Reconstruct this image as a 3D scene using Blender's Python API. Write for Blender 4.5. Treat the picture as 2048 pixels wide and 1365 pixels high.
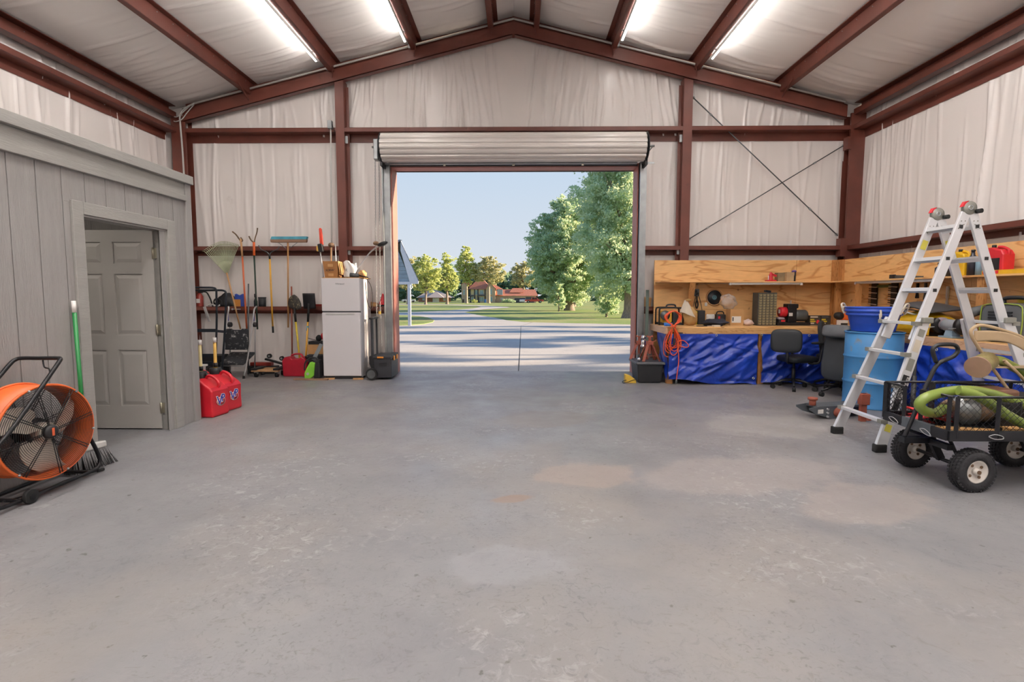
import bpy, bmesh, math, random
import numpy as np
from mathutils import Vector, Matrix, Euler
random.seed(7); rng = np.random.default_rng(7)
for o in list(bpy.data.objects): bpy.data.objects.remove(o)
SC = bpy.context.scene; COL = SC.collection
PI = math.pi; RAD = math.radians

# ---------------------------------------------------------------- camera
cd = bpy.data.cameras.new('camera'); cam = bpy.data.objects.new('camera', cd); COL.objects.link(cam)
cd.sensor_width = 36.0; cd.sensor_fit = 'HORIZONTAL'; cd.lens = 36.0 * 1060 / 2048
cd.shift_y = -8.0 / 2048; cd.clip_start = 0.05; cd.clip_end = 2000
cam.location = (0, 0, 1.35); cam.rotation_euler = (RAD(90 - 4.6), 0, RAD(0.8))
SC.camera = cam

# ---------------------------------------------------------------- sky
wd = bpy.data.worlds.new('sky'); SC.world = wd; wd.use_nodes = True
nt = wd.node_tree; nt.nodes.clear()
N = nt.nodes.new; K = nt.links.new
wo = N('ShaderNodeOutputWorld'); bg = N('ShaderNodeBackground'); tc = N('ShaderNodeTexCoord')
sx = N('ShaderNodeSeparateXYZ'); rp = N('ShaderNodeValToRGB')
K(tc.outputs['Generated'], sx.inputs[0]); K(sx.outputs['Z'], rp.inputs[0]); K(rp.outputs[0], bg.inputs[0]); K(bg.outputs[0], wo.inputs[0])
rp.color_ramp.elements[0].position = 0.0; rp.color_ramp.elements[0].color = (.80, .84, .90, 1)
rp.color_ramp.elements[1].position = 1.0; rp.color_ramp.elements[1].color = (.17, .36, .82, 1)
e = rp.color_ramp.elements.new(0.24); e.color = (.61, .75, .92, 1); e = rp.color_ramp.elements.new(0.5); e.color = (.33, .53, .90, 1)
bg.inputs[1].default_value = .92

# ---------------------------------------------------------------- sun (low, from the right beyond the door)
sl = bpy.data.lights.new('sun', 'SUN'); so = bpy.data.objects.new('sun', sl); COL.objects.link(so)
sl.energy = 17.0; sl.color = (1.0, .79, .58); sl.angle = RAD(0.6)
SUN_AZ, SUN_EL = RAD(9.0), RAD(15.0)          # azimuth measured from +X towards +Y
sd = Vector((math.cos(SUN_EL) * math.cos(SUN_AZ), math.cos(SUN_EL) * math.sin(SUN_AZ), math.sin(SUN_EL)))
so.rotation_euler = sd.to_track_quat('Z', 'Y').to_euler(); so.location = (60, 20, 40)

# ---------------------------------------------------------------- exposure
vs = SC.view_settings; vs.view_transform = 'Standard'; vs.look = 'None'; vs.exposure = 0.0; vs.gamma = 1.0; vs.use_curve_mapping = False
STRIP = 40.0                                   # emission of the ceiling LED tubes

# ================================================================ helpers
def H(h):
    c = [int(h[i:i+2], 16) / 255 for i in (0, 2, 4)]
    return tuple(x / 12.92 if x <= .04045 else ((x + .055) / 1.055) ** 2.4 for x in c)
MATS = {}
def mat(name, hexc, rough=.5, metal=0.0, var=.12, scale=8.0, bump=0.0, bscale=60.0, spec=.5, stretch=(1, 1, 1), dirt=None, dirt_amt=.5, dscale=6.0, coat=0.0, alpha=1.0):
    """principled material with a noise tint, optional stains of a second colour and a fine bump"""
    if name in MATS: return MATS[name]
    c = H(hexc) if isinstance(hexc, str) else hexc
    m = bpy.data.materials.new(name); m.use_nodes = True; t = m.node_tree
    p = t.nodes['Principled BSDF']; n = t.nodes.new; k = t.links.new
    p.inputs['Roughness'].default_value = rough; p.inputs['Metallic'].default_value = metal
    p.inputs['Specular IOR Level'].default_value = spec
    if coat: p.inputs['Coat Weight'].default_value = coat
    if alpha < 1: p.inputs['Alpha'].default_value = alpha
    tc = n('ShaderNodeTexCoord'); mp = n('ShaderNodeMapping'); mp.inputs['Scale'].default_value = stretch
    k(tc.outputs['Object'], mp.inputs[0])
    no = n('ShaderNodeTexNoise'); no.inputs['Scale'].default_value = scale; no.inputs['Detail'].default_value = 5
    k(mp.outputs[0], no.inputs['Vector'])
    r = n('ShaderNodeValToRGB'); r.color_ramp.elements[0].position = .3; r.color_ramp.elements[1].position = .7
    r.color_ramp.elements[0].color = (*[max(0, x * (1 - var)) for x in c], 1); r.color_ramp.elements[1].color = (*[min(1, x * (1 + var)) for x in c], 1)
    k(no.outputs['Fac'], r.inputs[0]); last = r.outputs[0]
    if dirt:
        d = n('ShaderNodeTexNoise'); d.inputs['Scale'].default_value = dscale; d.inputs['Detail'].default_value = 8; d.inputs['Roughness'].default_value = .7
        k(tc.outputs['Object'], d.inputs['Vector'])
        r2 = n('ShaderNodeValToRGB'); r2.color_ramp.elements[0].position = 1 - dirt_amt - .04; r2.color_ramp.elements[1].position = 1 - dirt_amt + .08
        k(d.outputs['Fac'], r2.inputs[0])
        mx = n('ShaderNodeMix'); mx.data_type = 'RGBA'; k(r2.outputs[0], mx.inputs[0]); k(last, mx.inputs[6]); mx.inputs[7].default_value = (*H(dirt), 1)
        last = mx.outputs[2]
    k(last, p.inputs['Base Color'])
    if bump:
        b = n('ShaderNodeBump'); b.inputs['Strength'].default_value = bump; b.inputs['Distance'].default_value = .01
        n2 = n('ShaderNodeTexNoise'); n2.inputs['Scale'].default_value = bscale; n2.inputs['Detail'].default_value = 4
        k(mp.outputs[0], n2.inputs['Vector']); k(n2.outputs['Fac'], b.inputs['Height']); k(b.outputs[0], p.inputs['Normal'])
    MATS[name] = m; return m
def emis(name, hexc, s):
    m = bpy.data.materials.new(name); m.use_nodes = True; t = m.node_tree; t.nodes.clear()
    o = t.nodes.new('ShaderNodeOutputMaterial'); e = t.nodes.new('ShaderNodeEmission'); e.inputs[0].default_value = (*H(hexc), 1); e.inputs[1].default_value = s
    t.links.new(e.outputs[0], o.inputs[0]); MATS[name] = m; return m

def frames(pts):
    """parallel-transport frames along a polyline"""
    P = [Vector(p) for p in pts]; n = len(P); T = []
    for i in range(n):
        a = P[max(i - 1, 0)]; b = P[min(i + 1, n - 1)]; d = b - a
        T.append(d.normalized() if d.length > 1e-9 else Vector((0, 0, 1)))
    u = T[0].orthogonal().normalized(); out = []
    for i in range(n):
        if i: u = (T[i - 1].rotation_difference(T[i]) @ u)
        u = (u - T[i] * u.dot(T[i])).normalized(); out.append((P[i], u, T[i].cross(u)))
    return out
def smooth_path(pts, k=6, closed=False):
    """Catmull-Rom through the points"""
    P = [Vector(p) for p in pts]; n = len(P); out = []
    rngi = range(n if closed else n - 1)
    for i in rngi:
        g = (lambda j: P[j % n]) if closed else (lambda j: P[min(max(j, 0), n - 1)])
        p0, p1, p2, p3 = g(i - 1), g(i), g(i + 1), g(i + 2)
        for s in range(k):
            t = s / k; out.append(.5 * ((2 * p1) + (p2 - p0) * t + (2 * p0 - 5 * p1 + 4 * p2 - p3) * t * t + (3 * p1 - p0 - 3 * p2 + p3) * t ** 3))
    if not closed: out.append(P[-1])
    return out
class B:
    def __init__(s, M=None): s.v = []; s.f = []; s.s = []; s.M = M
    def add(s, vs, fs, sm=False):
        o = len(s.v)
        s.v += [tuple(s.M @ Vector(v)) for v in vs] if s.M else [tuple(v) for v in vs]
        s.f += [tuple(i + o for i in f) for f in fs]; s.s += [sm] * len(fs); return s
    def box(s, x0, x1, y0, y1, z0, z1):
        return s.add([(x0, y0, z0), (x1, y0, z0), (x1, y1, z0), (x0, y1, z0), (x0, y0, z1), (x1, y0, z1), (x1, y1, z1), (x0, y1, z1)],
                     [(0, 3, 2, 1), (4, 5, 6, 7), (0, 1, 5, 4), (1, 2, 6, 5), (2, 3, 7, 6), (3, 0, 4, 7)])
    def obox(s, c, d, rot=(0, 0, 0), taper=1.0):
        m = Matrix.Translation(c) @ (rot if isinstance(rot, Matrix) else Euler(rot).to_matrix().to_4x4()); x, y, z = d[0] / 2, d[1] / 2, d[2] / 2; q = taper
        vs = [(-x, -y, -z), (x, -y, -z), (x, y, -z), (-x, y, -z), (-x*q, -y*q, z), (x*q, -y*q, z), (x*q, y*q, z), (-x*q, y*q, z)]
        return s.add([m @ Vector(v) for v in vs], [(0, 3, 2, 1), (4, 5, 6, 7), (0, 1, 5, 4), (1, 2, 6, 5), (2, 3, 7, 6), (3, 0, 4, 7)])
    def bar(s, p0, p1, w, h, up=(0, 0, 1)):
        """rectangular bar from p0 to p1; w across, h along 'up'"""
        p0 = Vector(p0); p1 = Vector(p1); d = (p1 - p0).normalized(); u = Vector(up); a = d.cross(u)
        a = a.normalized() if a.length > 1e-6 else d.orthogonal().normalized(); u = a.cross(d).normalized()
        vs = []
        for p in (p0, p1):
            for i, j in ((-1, -1), (1, -1), (1, 1), (-1, 1)): vs.append(p + a * (i * w / 2) + u * (j * h / 2))
        return s.add(vs, [(0, 1, 2, 3), (7, 6, 5, 4), (0, 4, 5, 1), (1, 5, 6, 2), (2, 6, 7, 3), (3, 7, 4, 0)])
    def tube(s, pts, r, n=8, closed=False):
        fr = frames(list(pts) + ([pts[0], pts[1]] if closed else [])); 
        if closed: fr = fr[:-1]; fr = [fr[-1]] + fr[1:-1] + [fr[-1]]
        m = len(fr); vs = []
        for i, (p, a, b) in enumerate(fr):
            q = r[min(i, len(r) - 1)] if isinstance(r, (list, tuple)) else r
            for k in range(n):
                t = 2 * PI * k / n; vs.append(p + a * (q * math.cos(t)) + b * (q * math.sin(t)))
        fs = [(i * n + k, i * n + (k + 1) % n, (i + 1) * n + (k + 1) % n, (i + 1) * n + k) for i in range(m - 1) for k in range(n)]
        s.add(vs, fs, True)
        if not closed: s.f += [tuple(len(s.v) - len(vs) + k for k in reversed(range(n))), tuple(len(s.v) - n + k for k in range(n))]; s.s += [False, False]
        return s
    def cyl(s, p0, p1, r0, r1=None, n=16):
        return s.tube([p0, p1], [r0, r0 if r1 is None else r1], n)
    def lathe(s, prof, o=(0, 0, 0), n=24, ax=None, a0=0, a1=2 * PI):
        """profile [(r, h)] around the local Z of matrix ax"""
        full = abs(a1 - a0 - 2 * PI) < 1e-6; k = n if full else n + 1; vs = []
        m = Matrix.Translation(o) @ (ax if ax else Matrix.Identity(4))
        for r, h in prof:
            for i in range(k):
                t = a0 + (a1 - a0) * i / n; vs.append(m @ Vector((r * math.cos(t), r * math.sin(t), h)))
        fs = []
        for j in range(len(prof) - 1):
            for i in range(n):
                i2 = (i + 1) % k; fs.append((j * k + i, j * k + i2, (j + 1) * k + i2, (j + 1) * k + i))
        s.add(vs, fs, True); base = len(s.v) - len(vs)
        if full:
            if prof[0][0] > 1e-5: s.f.append(tuple(base + i for i in reversed(range(k)))); s.s.append(False)
            if prof[-1][0] > 1e-5: s.f.append(tuple(base + (len(prof) - 1) * k + i for i in range(k))); s.s.append(False)
        return s
    def prism(s, poly, y0, y1, m=None):
        """polygon in XZ (counter-clockwise seen from -Y) extruded from y0 to y1"""
        n = len(poly); vs = [(a, y0, b) for a, b in poly] + [(a, y1, b) for a, b in poly]
        if m is not None: vs = [m @ Vector(v) for v in vs]
        return s.add(vs, [tuple(range(n)), tuple(reversed(range(n, 2 * n)))] + [(i, n + i, n + (i + 1) % n, (i + 1) % n) for i in range(n)])
    def ball(s, c, r, nu=12, nv=8, m=None):
        r = r if isinstance(r, (tuple, list)) else (r, r, r); vs = []; c = Vector(c)
        for j in range(nv + 1):
            a = PI * j / nv
            for i in range(nu):
                t = 2 * PI * i / nu; q = Vector((r[0] * math.sin(a) * math.cos(t), r[1] * math.sin(a) * math.sin(t), r[2] * math.cos(a)))
                vs.append(c + (m @ q if m else q))
        return s.add(vs, [(j * nu + i, (j + 1) * nu + i, (j + 1) * nu + (i + 1) % nu, j * nu + (i + 1) % nu) for j in range(nv) for i in range(nu)], True)
    def torus(s, c, R, r, ax=None, n=24, k=8):
        m = Matrix.Translation(c) @ (ax if ax else Matrix.Identity(4))
        return s.tube([m @ Vector((R * math.cos(2 * PI * i / n), R * math.sin(2 * PI * i / n), 0)) for i in range(n)], r, k, True)
    def grid(s, fn, nu, nv, sm=True):
        vs = [fn(i / nu, j / nv) for j in range(nv + 1) for i in range(nu + 1)]; k = nu + 1
        return s.add(vs, [(j * k + i, j * k + i + 1, (j + 1) * k + i + 1, (j + 1) * k + i) for j in range(nv) for i in range(nu)], sm)
    def build(s, name, m, parent=None, w=False, bev=0, seg=2, loc=None, rot=None, sol=0, sub=0):
        me = bpy.data.meshes.new(name); V = np.array(s.v, float); base = Vector((0, 0, 0))
        if parent is not None and w: V = V - np.array(parent.location)
        if parent is None and loc is None:
            base = Vector(((V[:, 0].min() + V[:, 0].max()) / 2, (V[:, 1].min() + V[:, 1].max()) / 2, V[:, 2].min())); V = V - np.array(base)
        me.from_pydata([tuple(v) for v in V], [], s.f); me.polygons.foreach_set('use_smooth', s.s); me.update()
        if m: me.materials.append(m if not isinstance(m, str) else MATS[m])
        o = bpy.data.objects.new(name, me); COL.objects.link(o); o.parent = parent
        if parent is None and loc is None: o.location = base
        if loc is not None: o.location = loc
        if rot is not None: o.rotation_euler = rot
        if sol: q = o.modifiers.new('t', 'SOLIDIFY'); q.thickness = sol; q.offset = 0
        if bev: q = o.modifiers.new('b', 'BEVEL'); q.width = bev; q.segments = seg; q.limit_method = 'ANGLE'; q.angle_limit = RAD(40)
        if sub: q = o.modifiers.new('s', 'SUBSURF'); q.levels = sub; q.render_levels = sub
        return o
def T(name, label, cat, loc=(0, 0, 0), rz=0, group=None):
    o = bpy.data.objects.new(name, None); COL.objects.link(o); o.location = loc; o.rotation_euler = (0, 0, rz); o.empty_display_size = .1
    o['label'] = label; o['category'] = cat
    if group: o['group'] = group
    return o
def tag(o, label, cat, group=None):
    o['label'] = label; o['category'] = cat
    if group: o['group'] = group
    return o
def struct(o, label=None):
    o['kind'] = 'structure'
    if label: o['label'] = label
    return o
def dup(o, name=None, parent=None, loc=None, rot=None):
    c = o.copy(); COL.objects.link(c); c.parent = parent
    if name: c.name = name
    if loc is not None: c.location = loc
    if rot is not None: c.rotation_euler = rot
    return c
def dup_tree(r, label=None, group=None, loc=None, rz=None):
    c = dup(r)
    if loc is not None: c.location = loc
    if rz is not None: c.rotation_euler = (0, 0, rz)
    if label: c['label'] = label
    if group: c['group'] = group
    for a in list(r.children):
        x = dup(a, parent=c)
        for b in list(a.children): dup(b, parent=x)
    return c
def text(name, s, size, m, parent, loc, rot, ext=.001, sx=1.0, shear=0, bold=0, align='CENTER'):
    cu = bpy.data.curves.new(name, 'FONT'); cu.body = s; cu.size = size; cu.extrude = ext; cu.align_x = align; cu.align_y = 'CENTER'; cu.shear = shear; cu.offset = bold; cu.resolution_u = 3
    t = bpy.data.objects.new(name, cu); COL.objects.link(t)
    me = bpy.data.meshes.new_from_object(t.evaluated_get(bpy.context.evaluated_depsgraph_get())); bpy.data.objects.remove(t)
    me.materials.clear(); me.materials.append(m if not isinstance(m, str) else MATS[m])
    o = bpy.data.objects.new(name, me); COL.objects.link(o); o.parent = parent; o.location = loc
    o.rotation_euler = rot if not isinstance(rot, Matrix) else rot.to_euler(); o.scale = (sx, 1, 1); return o
def RX(a): return Matrix.Rotation(a, 4, 'X')
def RY(a): return Matrix.Rotation(a, 4, 'Y')
def RZ(a): return Matrix.Rotation(a, 4, 'Z')
AXX = RY(PI / 2)      # local Z -> world X
AXY = RX(-PI / 2)     # local Z -> world Y
# ================================================================ materials of the shell
def node_mat(name):
    m = bpy.data.materials.new(name); m.use_nodes = True; MATS[name] = m; t = m.node_tree
    return m, t, t.nodes['Principled BSDF'], t.nodes.new, t.links.new
def ramp(n, stops):
    r = n('ShaderNodeValToRGB'); e = r.color_ramp.elements
    while len(e) < len(stops): e.new(.5)
    for i, (p, c) in enumerate(stops):
        e[i].position = p; e[i].color = (*(H(c) if isinstance(c, str) else c), 1) if not isinstance(c, float) else (c, c, c, 1)
    return r
def concrete(name, c0, c1, stain, patches=(), rough=.42, streak=None):
    m, t, p, n, k = node_mat(name); tc = n('ShaderNodeTexCoord'); V = tc.outputs['Object']
    def noise(s, d=6, r=.55, vec=V, dist=0):
        x = n('ShaderNodeTexNoise'); x.inputs['Scale'].default_value = s; x.inputs['Detail'].default_value = d; x.inputs['Roughness'].default_value = r; x.inputs['Distortion'].default_value = dist; k(vec, x.inputs['Vector']); return x.outputs['Fac']
    def mixc(f, a, b):
        x = n('ShaderNodeMix'); x.data_type = 'RGBA'; k(f, x.inputs[0]); k(a, x.inputs[6])
        if isinstance(b, str): x.inputs[7].default_value = (*H(b), 1)
        else: k(b, x.inputs[7])
        return x.outputs[2]
    r = ramp(n, [(.28, c0), (.72, c1)]); k(noise(.55, 9, .66), r.inputs[0]); col = r.outputs[0]
    r2 = ramp(n, [(.56, 0.0), (.74, .55)]); k(noise(2.6, 10, .72, dist=.8), r2.inputs[0]); col = mixc(r2.outputs[0], col, stain)
    r4 = ramp(n, [(.57, 0.0), (.64, .6)]); k(noise(7, 12, .8, dist=1.5), r4.inputs[0]); col = mixc(r4.outputs[0], col, '6a6766')
    r3 = ramp(n, [(.69, 0.0), (.74, .75)]); k(noise(17, 3, .5), r3.inputs[0]); col = mixc(r3.outputs[0], col, '4b4846')
    lt = ramp(n, [(.56, 0.0), (.74, .6)]); k(noise(1.3, 9, .75, dist=1.0), lt.inputs[0]); col = mixc(lt.outputs[0], col, c1)
    # hairline scratches
    sc = n('ShaderNodeMapping'); sc.inputs['Rotation'].default_value = (0, 0, .5); sc.inputs['Scale'].default_value = (2.2, 9, 1); k(V, sc.inputs[0])
    r5 = ramp(n, [(.60, 0.0), (.66, .65)]); k(noise(2.4, 8, .75, sc.outputs[0], 2.0), r5.inputs[0]); col = mixc(r5.outputs[0], col, '6d6a69')
    def masked(f, m_, lo, hi, amt):
        r_a = ramp(n, [(lo, 0.0), (hi, amt)]); k(f, r_a.inputs[0]); mu = n('ShaderNodeMath'); mu.operation = 'MULTIPLY'; k(r_a.outputs[0], mu.inputs[0]); k(m_, mu.inputs[1]); return mu.outputs[0]
    def mask(s_, lo, hi):
        r_a = ramp(n, [(lo, 0.0), (hi, 1.0)]); k(noise(s_, 3, .5), r_a.inputs[0]); return r_a.outputs[0]
    if patches:
        col = mixc(masked(noise(.42, 5, .6), mask(.3, .2, .5), .46, .62, .55), col, '8d857e')
        col = mixc(masked(noise(1.1, 8, .7, dist=.6), mask(.5, .35, .6), .52, .68, .55), col, '6b6b72')
        col = mixc(masked(noise(15, 5, .66, dist=1.8), mask(.75, .38, .56), .565, .66, .5), col, '5c5b60')
        col = mixc(masked(noise(23, 5, .6, dist=1.8), mask(1.2, .42, .6), .57, .66, .45), col, '5a5858')
        col = mixc(masked(noise(15, 9, .7, dist=.8), mask(.9, .48, .62), .52, .66, .7), col, 'a5a4a5')
    for (x, y, rx, ry, ang, c, amt) in patches:
        mp = n('ShaderNodeMapping'); mp.vector_type = 'TEXTURE'; mp.inputs['Location'].default_value = (x, y, 0); mp.inputs['Rotation'].default_value = (0, 0, ang); mp.inputs['Scale'].default_value = (rx, ry, 1)
        k(V, mp.inputs[0]); g = n('ShaderNodeVectorMath'); g.operation = 'LENGTH'; k(mp.outputs[0], g.inputs[0])
        ad = n('ShaderNodeMath'); ad.operation = 'MULTIPLY_ADD'; k(noise(3.2, 7, .65), ad.inputs[0]); ad.inputs[1].default_value = 1.3; k(g.outputs['Value'], ad.inputs[2])
        rr = ramp(n, [(0, amt * .8), (.72, amt), (.80, amt * .25), (.86, 0.0)]); dv = n('ShaderNodeMath'); dv.operation = 'MULTIPLY'; k(ad.outputs[0], dv.inputs[0]); dv.inputs[1].default_value = .5
        k(dv.outputs[0], rr.inputs[0]); col = mixc(rr.outputs[0], col, c)
    k(col, p.inputs['Base Color'])
    rg = ramp(n, [(.3, rough - .1), (.7, rough + .18)]); k(noise(1.8, 6), rg.inputs[0]); k(rg.outputs[0], p.inputs['Roughness'])
    b = n('ShaderNodeBump'); b.inputs['Strength'].default_value = .25; b.inputs['Distance'].default_value = .006; k(noise(28, 8, .6), b.inputs['Height']); k(b.outputs[0], p.inputs['Normal'])
    p.inputs['Specular IOR Level'].default_value = .35
    return m
concrete('floor_concrete', '727276', '888789', '65646a', [
    (.50, 3.89, .42, .30, 0, '9a8c84', .6), (1.7, 3.95, .95, .42, .2, '9c9491', .42), (2.25, 3.36, .55, .32, .5, '9b918c', .45),
    (.10, 6.9, .55, .75, .3, '7b7773', .7), (.30, 5.7, .60, .42, .4, '7e7772', .65), (-.05, 2.55, .34, .2, 0, 'a0a0a5', .26), (-.04, 3.41, .14, .07, .3, '8c786d', .8), (2.6, 5.4, .7, .5, .1, 'a8a5a2', .4)])
concrete('drive_concrete', 'a6a29c', 'b8b4ad', '96918b', rough=.7)
mat('vinyl', 'e2dcd8', .27, var=.03, scale=1.2, spec=.6, dirt='c9c0b8', dirt_amt=.30, dscale=1.1)
mat('vinyl_roof', 'f7f4f0', .36, var=.03, scale=1.0, spec=.4, dirt='efe9e2', dirt_amt=.33, dscale=.9)
mat('steel_brown', '66362b', .42, var=.18, scale=3, dirt='4b2620', dirt_amt=.35, dscale=4, bump=.05)
mat('steel_red', 'a3685e', .5, var=.12, scale=4, dirt='8a4a40', dirt_amt=.35)
mat('galv', '9a9ea0', .38, .75, var=.12, scale=9)
mat('galv_dark', '5d6163', .45, .6, var=.15)
mat('curtain_steel', 'd3cec9', .33, .15, var=.05, scale=2)
mat('black_metal', '17171a', .42, .3, var=.25)
mat('black_plastic', '1b1c1f', .5, var=.25, bump=.04)
mat('black_rubber', '161617', .75, var=.3, bump=.15, bscale=120)
mat('white_plastic', 'dad8d4', .4, var=.04)
mat('cable_grey', 'b9b8b4', .5, var=.06)
emis('led', 'fff9f4', STRIP); emis('led_far', 'fff9f4', STRIP * 4.6)  # second, stronger emission is for the unseen tubes added overhead
def wood(name, c0, c1, sx=(1, 1, 1), rot=0, knots=True, scale=2.2):
    m, t, p, n, k = node_mat(name); tc = n('ShaderNodeTexCoord'); mp = n('ShaderNodeMapping'); mp.inputs['Scale'].default_value = sx; mp.inputs['Rotation'].default_value = (0, 0, rot); k(tc.outputs['Object'], mp.inputs[0])
    wv = n('ShaderNodeTexNoise'); wv.inputs['Scale'].default_value = scale; wv.inputs['Detail'].default_value = 3; wv.inputs['Distortion'].default_value = .7; k(mp.outputs[0], wv.inputs['Vector'])
    ml = n('ShaderNodeMath'); ml.operation = 'MULTIPLY'; ml.inputs[1].default_value = 7; k(wv.outputs['Fac'], ml.inputs[0])
    fr = n('ShaderNodeMath'); fr.operation = 'PINGPONG'; fr.inputs[1].default_value = .5; k(ml.outputs[0], fr.inputs[0])
    r = ramp(n, [(.02, c1), (.16, c0), (.5, c0)]); mu = n('ShaderNodeMath'); mu.operation = 'MULTIPLY'; mu.inputs[1].default_value = 1.0; k(fr.outputs[0], mu.inputs[0]); k(mu.outputs[0], r.inputs[0])
    n2 = n('ShaderNodeTexNoise'); n2.inputs['Scale'].default_value = scale * 14; n2.inputs['Detail'].default_value = 4; k(mp.outputs[0], n2.inputs['Vector'])
    mx = n('ShaderNodeMix'); mx.data_type = 'RGBA'; mx.blend_type = 'MULTIPLY'; mx.inputs[0].default_value = .35; k(r.outputs[0], mx.inputs[6]); rb = ramp(n, [(.3, .65), (.7, 1.0)]); k(n2.outputs['Fac'], rb.inputs[0]); k(rb.outputs[0], mx.inputs[7]); col = mx.outputs[2]
    if knots:
        vo = n('ShaderNodeTexNoise'); vo.inputs['Scale'].default_value = 6; vo.inputs['Detail'].default_value = 1; k(tc.outputs['Object'], vo.inputs['Vector'])
        rk = ramp(n, [(.73, 0.0), (.76, .8)]); k(vo.outputs['Fac'], rk.inputs[0])
        m2 = n('ShaderNodeMix'); m2.data_type = 'RGBA'; k(rk.outputs[0], m2.inputs[0]); k(col, m2.inputs[6]); m2.inputs[7].default_value = (*H('6b3d1c'), 1); col = m2.outputs[2]
    k(col, p.inputs['Base Color']); p.inputs['Roughness'].default_value = .6; return m
wood('ply_x', 'e6b87c', 'c99156', (.45, 1, 2.2), scale=1.25)
wood('ply_y', 'e6b87c', 'c99156', (1, .45, 2.2), scale=1.25)
wood('pine_x', 'd0a26a', 'b4834b', (.5, 4, 6), scale=3)
wood('pine_y', 'd0a988', 'b58a66', (4, .5, 6), scale=3)
wood('pine_z', 'b8824c', '94602f', (5, 5, .5), scale=3)
mat('siding', '959290', .75, var=.06, scale=5, stretch=(6, 6, .5), bump=.55, bscale=26)
mat('siding_trim', '979591', .72, var=.05, scale=4, stretch=(6, .6, 6), bump=.35, bscale=24)
mat('door_paint', 'b8b5b1', .5, var=.03, scale=3, bump=.05)
mat('dark_gap', '2a2626', .9)
mat('brass', 'bdb7a4', .35, .8, var=.1)

# ================================================================ building constants
XC = -.10; XL, XR = -5.90, 5.65; XLF, XRF = -5.70, 5.45; YW, YF = 9.18, 8.98; YB = -4.0
def zceil(x): return 5.93 - .252 * abs(x - XC)
def zraf(x): return 5.557 - .247 * abs(x - XC)

# floor slab
fl = B(); fl.box(XL - .1, XR + .1, YB, YW + .1, -.2, 0); fl = fl.build('floor', 'floor_concrete', loc=(0, 0, 0)); struct(fl, 'grey stained concrete workshop floor')

# wrinkled vinyl sheets
def sheet(parent, p00, p10, p01, p11, nrm, pleats, amp, res, name='insulation_panel', m='vinyl', slant=.08, nv=14, sag=0, fan=None):
    """quilted vinyl sheet stretched between four corners, with raised pleats that run from its lower to its upper edge"""
    p00, p10, p01, p11, nrm = (np.array(q, float) for q in (p00, p10, p01, p11, nrm))
    L = max(np.linalg.norm(p10 - p00), np.linalg.norm(p11 - p01)); nu = max(4, int(L / res))
    u = np.linspace(0, 1, nu + 1)[None, :, None]; v = np.linspace(0, 1, nv + 1)[:, None, None]
    P = (1 - u) * (1 - v) * p00 + u * (1 - v) * p10 + (1 - u) * v * p01 + u * v * p11
    U = (u * L)[..., 0]; Vv = v[..., 0]; D = np.zeros((nv + 1, nu + 1))
    for _ in range(pleats):
        x0 = rng.uniform(0, L); w = rng.uniform(.008, .028); a = 1.7 * amp * rng.uniform(.25, 1) * rng.choice([1, 1, 1, -.6])
        x1 = x0 + rng.normal(0, slant) + ((x0 - L / 2) * fan if fan else 0)
        c0, c1 = rng.uniform(-.3, .7), rng.uniform(.3, 1.3); lo, hi = min(c0, c1), max(c0, c1)
        env = np.clip((Vv - lo) / .2, 0, 1) * np.clip((hi - Vv) / .2, 0, 1)
        bend = x0 + (x1 - x0) * Vv + .02 * np.sin(Vv * 5 + x0 * 3)
        D += a * np.exp(-((U - bend) / w) ** 2) * env
    for _ in range(max(2, int(L / .5))):
        x0 = rng.uniform(0, L); D += rng.uniform(-.5, .8) * amp * np.exp(-((U - x0) / rng.uniform(.1, .3)) ** 2) * np.sin(Vv * PI)
    D += sag * np.sin(np.pi * Vv) + 0 * U
    edge = np.clip(np.minimum(U, L - U) / .06, 0, 1); D *= edge
    P = P + D[..., None] * nrm; k = nu + 1
    b = B(); b.v = [tuple(q) for q in P.reshape(-1, 3)]
    b.f = [(j * k + i, j * k + i + 1, (j + 1) * k + i + 1, (j + 1) * k + i) for j in range(nv) for i in range(nu)]; b.s = [True] * len(b.f)
    return b.build(name, m, parent)

# ---- back wall: a slab with the door opening, vinyl panels between the steel
JL, JR, HZ = -2.11, 1.94, 3.44
wb = B()
wb.box(XL - .1, JL - .02, YW + .02, YW + .10, -.2, HZ); wb.box(JR + .02, XR + .1, YW + .02, YW + .10, -.2, HZ)
wb.prism([(XL - .1, HZ), (XR + .1, HZ), (XR + .1, zceil(XR) + .05), (XC, 5.98), (XL - .1, zceil(XL) + .05)], YW + .02, YW + .10)
wb = wb.build('wall_back', 'vinyl', loc=(0, 0, 0)); struct(wb, 'end wall of white vinyl insulation behind brown steel framing')
def bpanel(x0, x1, z0, z1, z0b=None, z1b=None, **kw):
    sheet(wb, (x0, YW, z0), (x1, YW, z0), (x0, YW, z1), (x1, YW, z1b if z1b is not None else z1), (0, -1, 0), **kw)
CL, CR = -2.97, 2.757
for (x0, x1) in ((XL, CL), (CR, XR)):
    n = 46
    bpanel(x0, x1, 4.0, zceil(x0), None, zceil(x1), pleats=n, amp=.013, res=.016)
    bpanel(x0, x1, 2.05, 4.0, pleats=n, amp=.010, res=.016)
    bpanel(x0, x1, 1.03, 2.05, pleats=30, amp=.010, res=.02)
    bpanel(x0, x1, 0, 1.03, pleats=50, amp=.011, res=.018)
sheet(wb, (CL, YW, 4.0), (XC, YW, 4.0), (CL, YW, zceil(CL)), (XC, YW, 5.93), (0, -1, 0), pleats=75, amp=.020, res=.014, slant=.12, nv=24, fan=-.22)
sheet(wb, (XC, YW, 4.0), (CR, YW, 4.0), (XC, YW, 5.93), (CR, YW, zceil(CR)), (0, -1, 0), pleats=75, amp=.020, res=.014, slant=.12, nv=24, fan=-.22)
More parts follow.
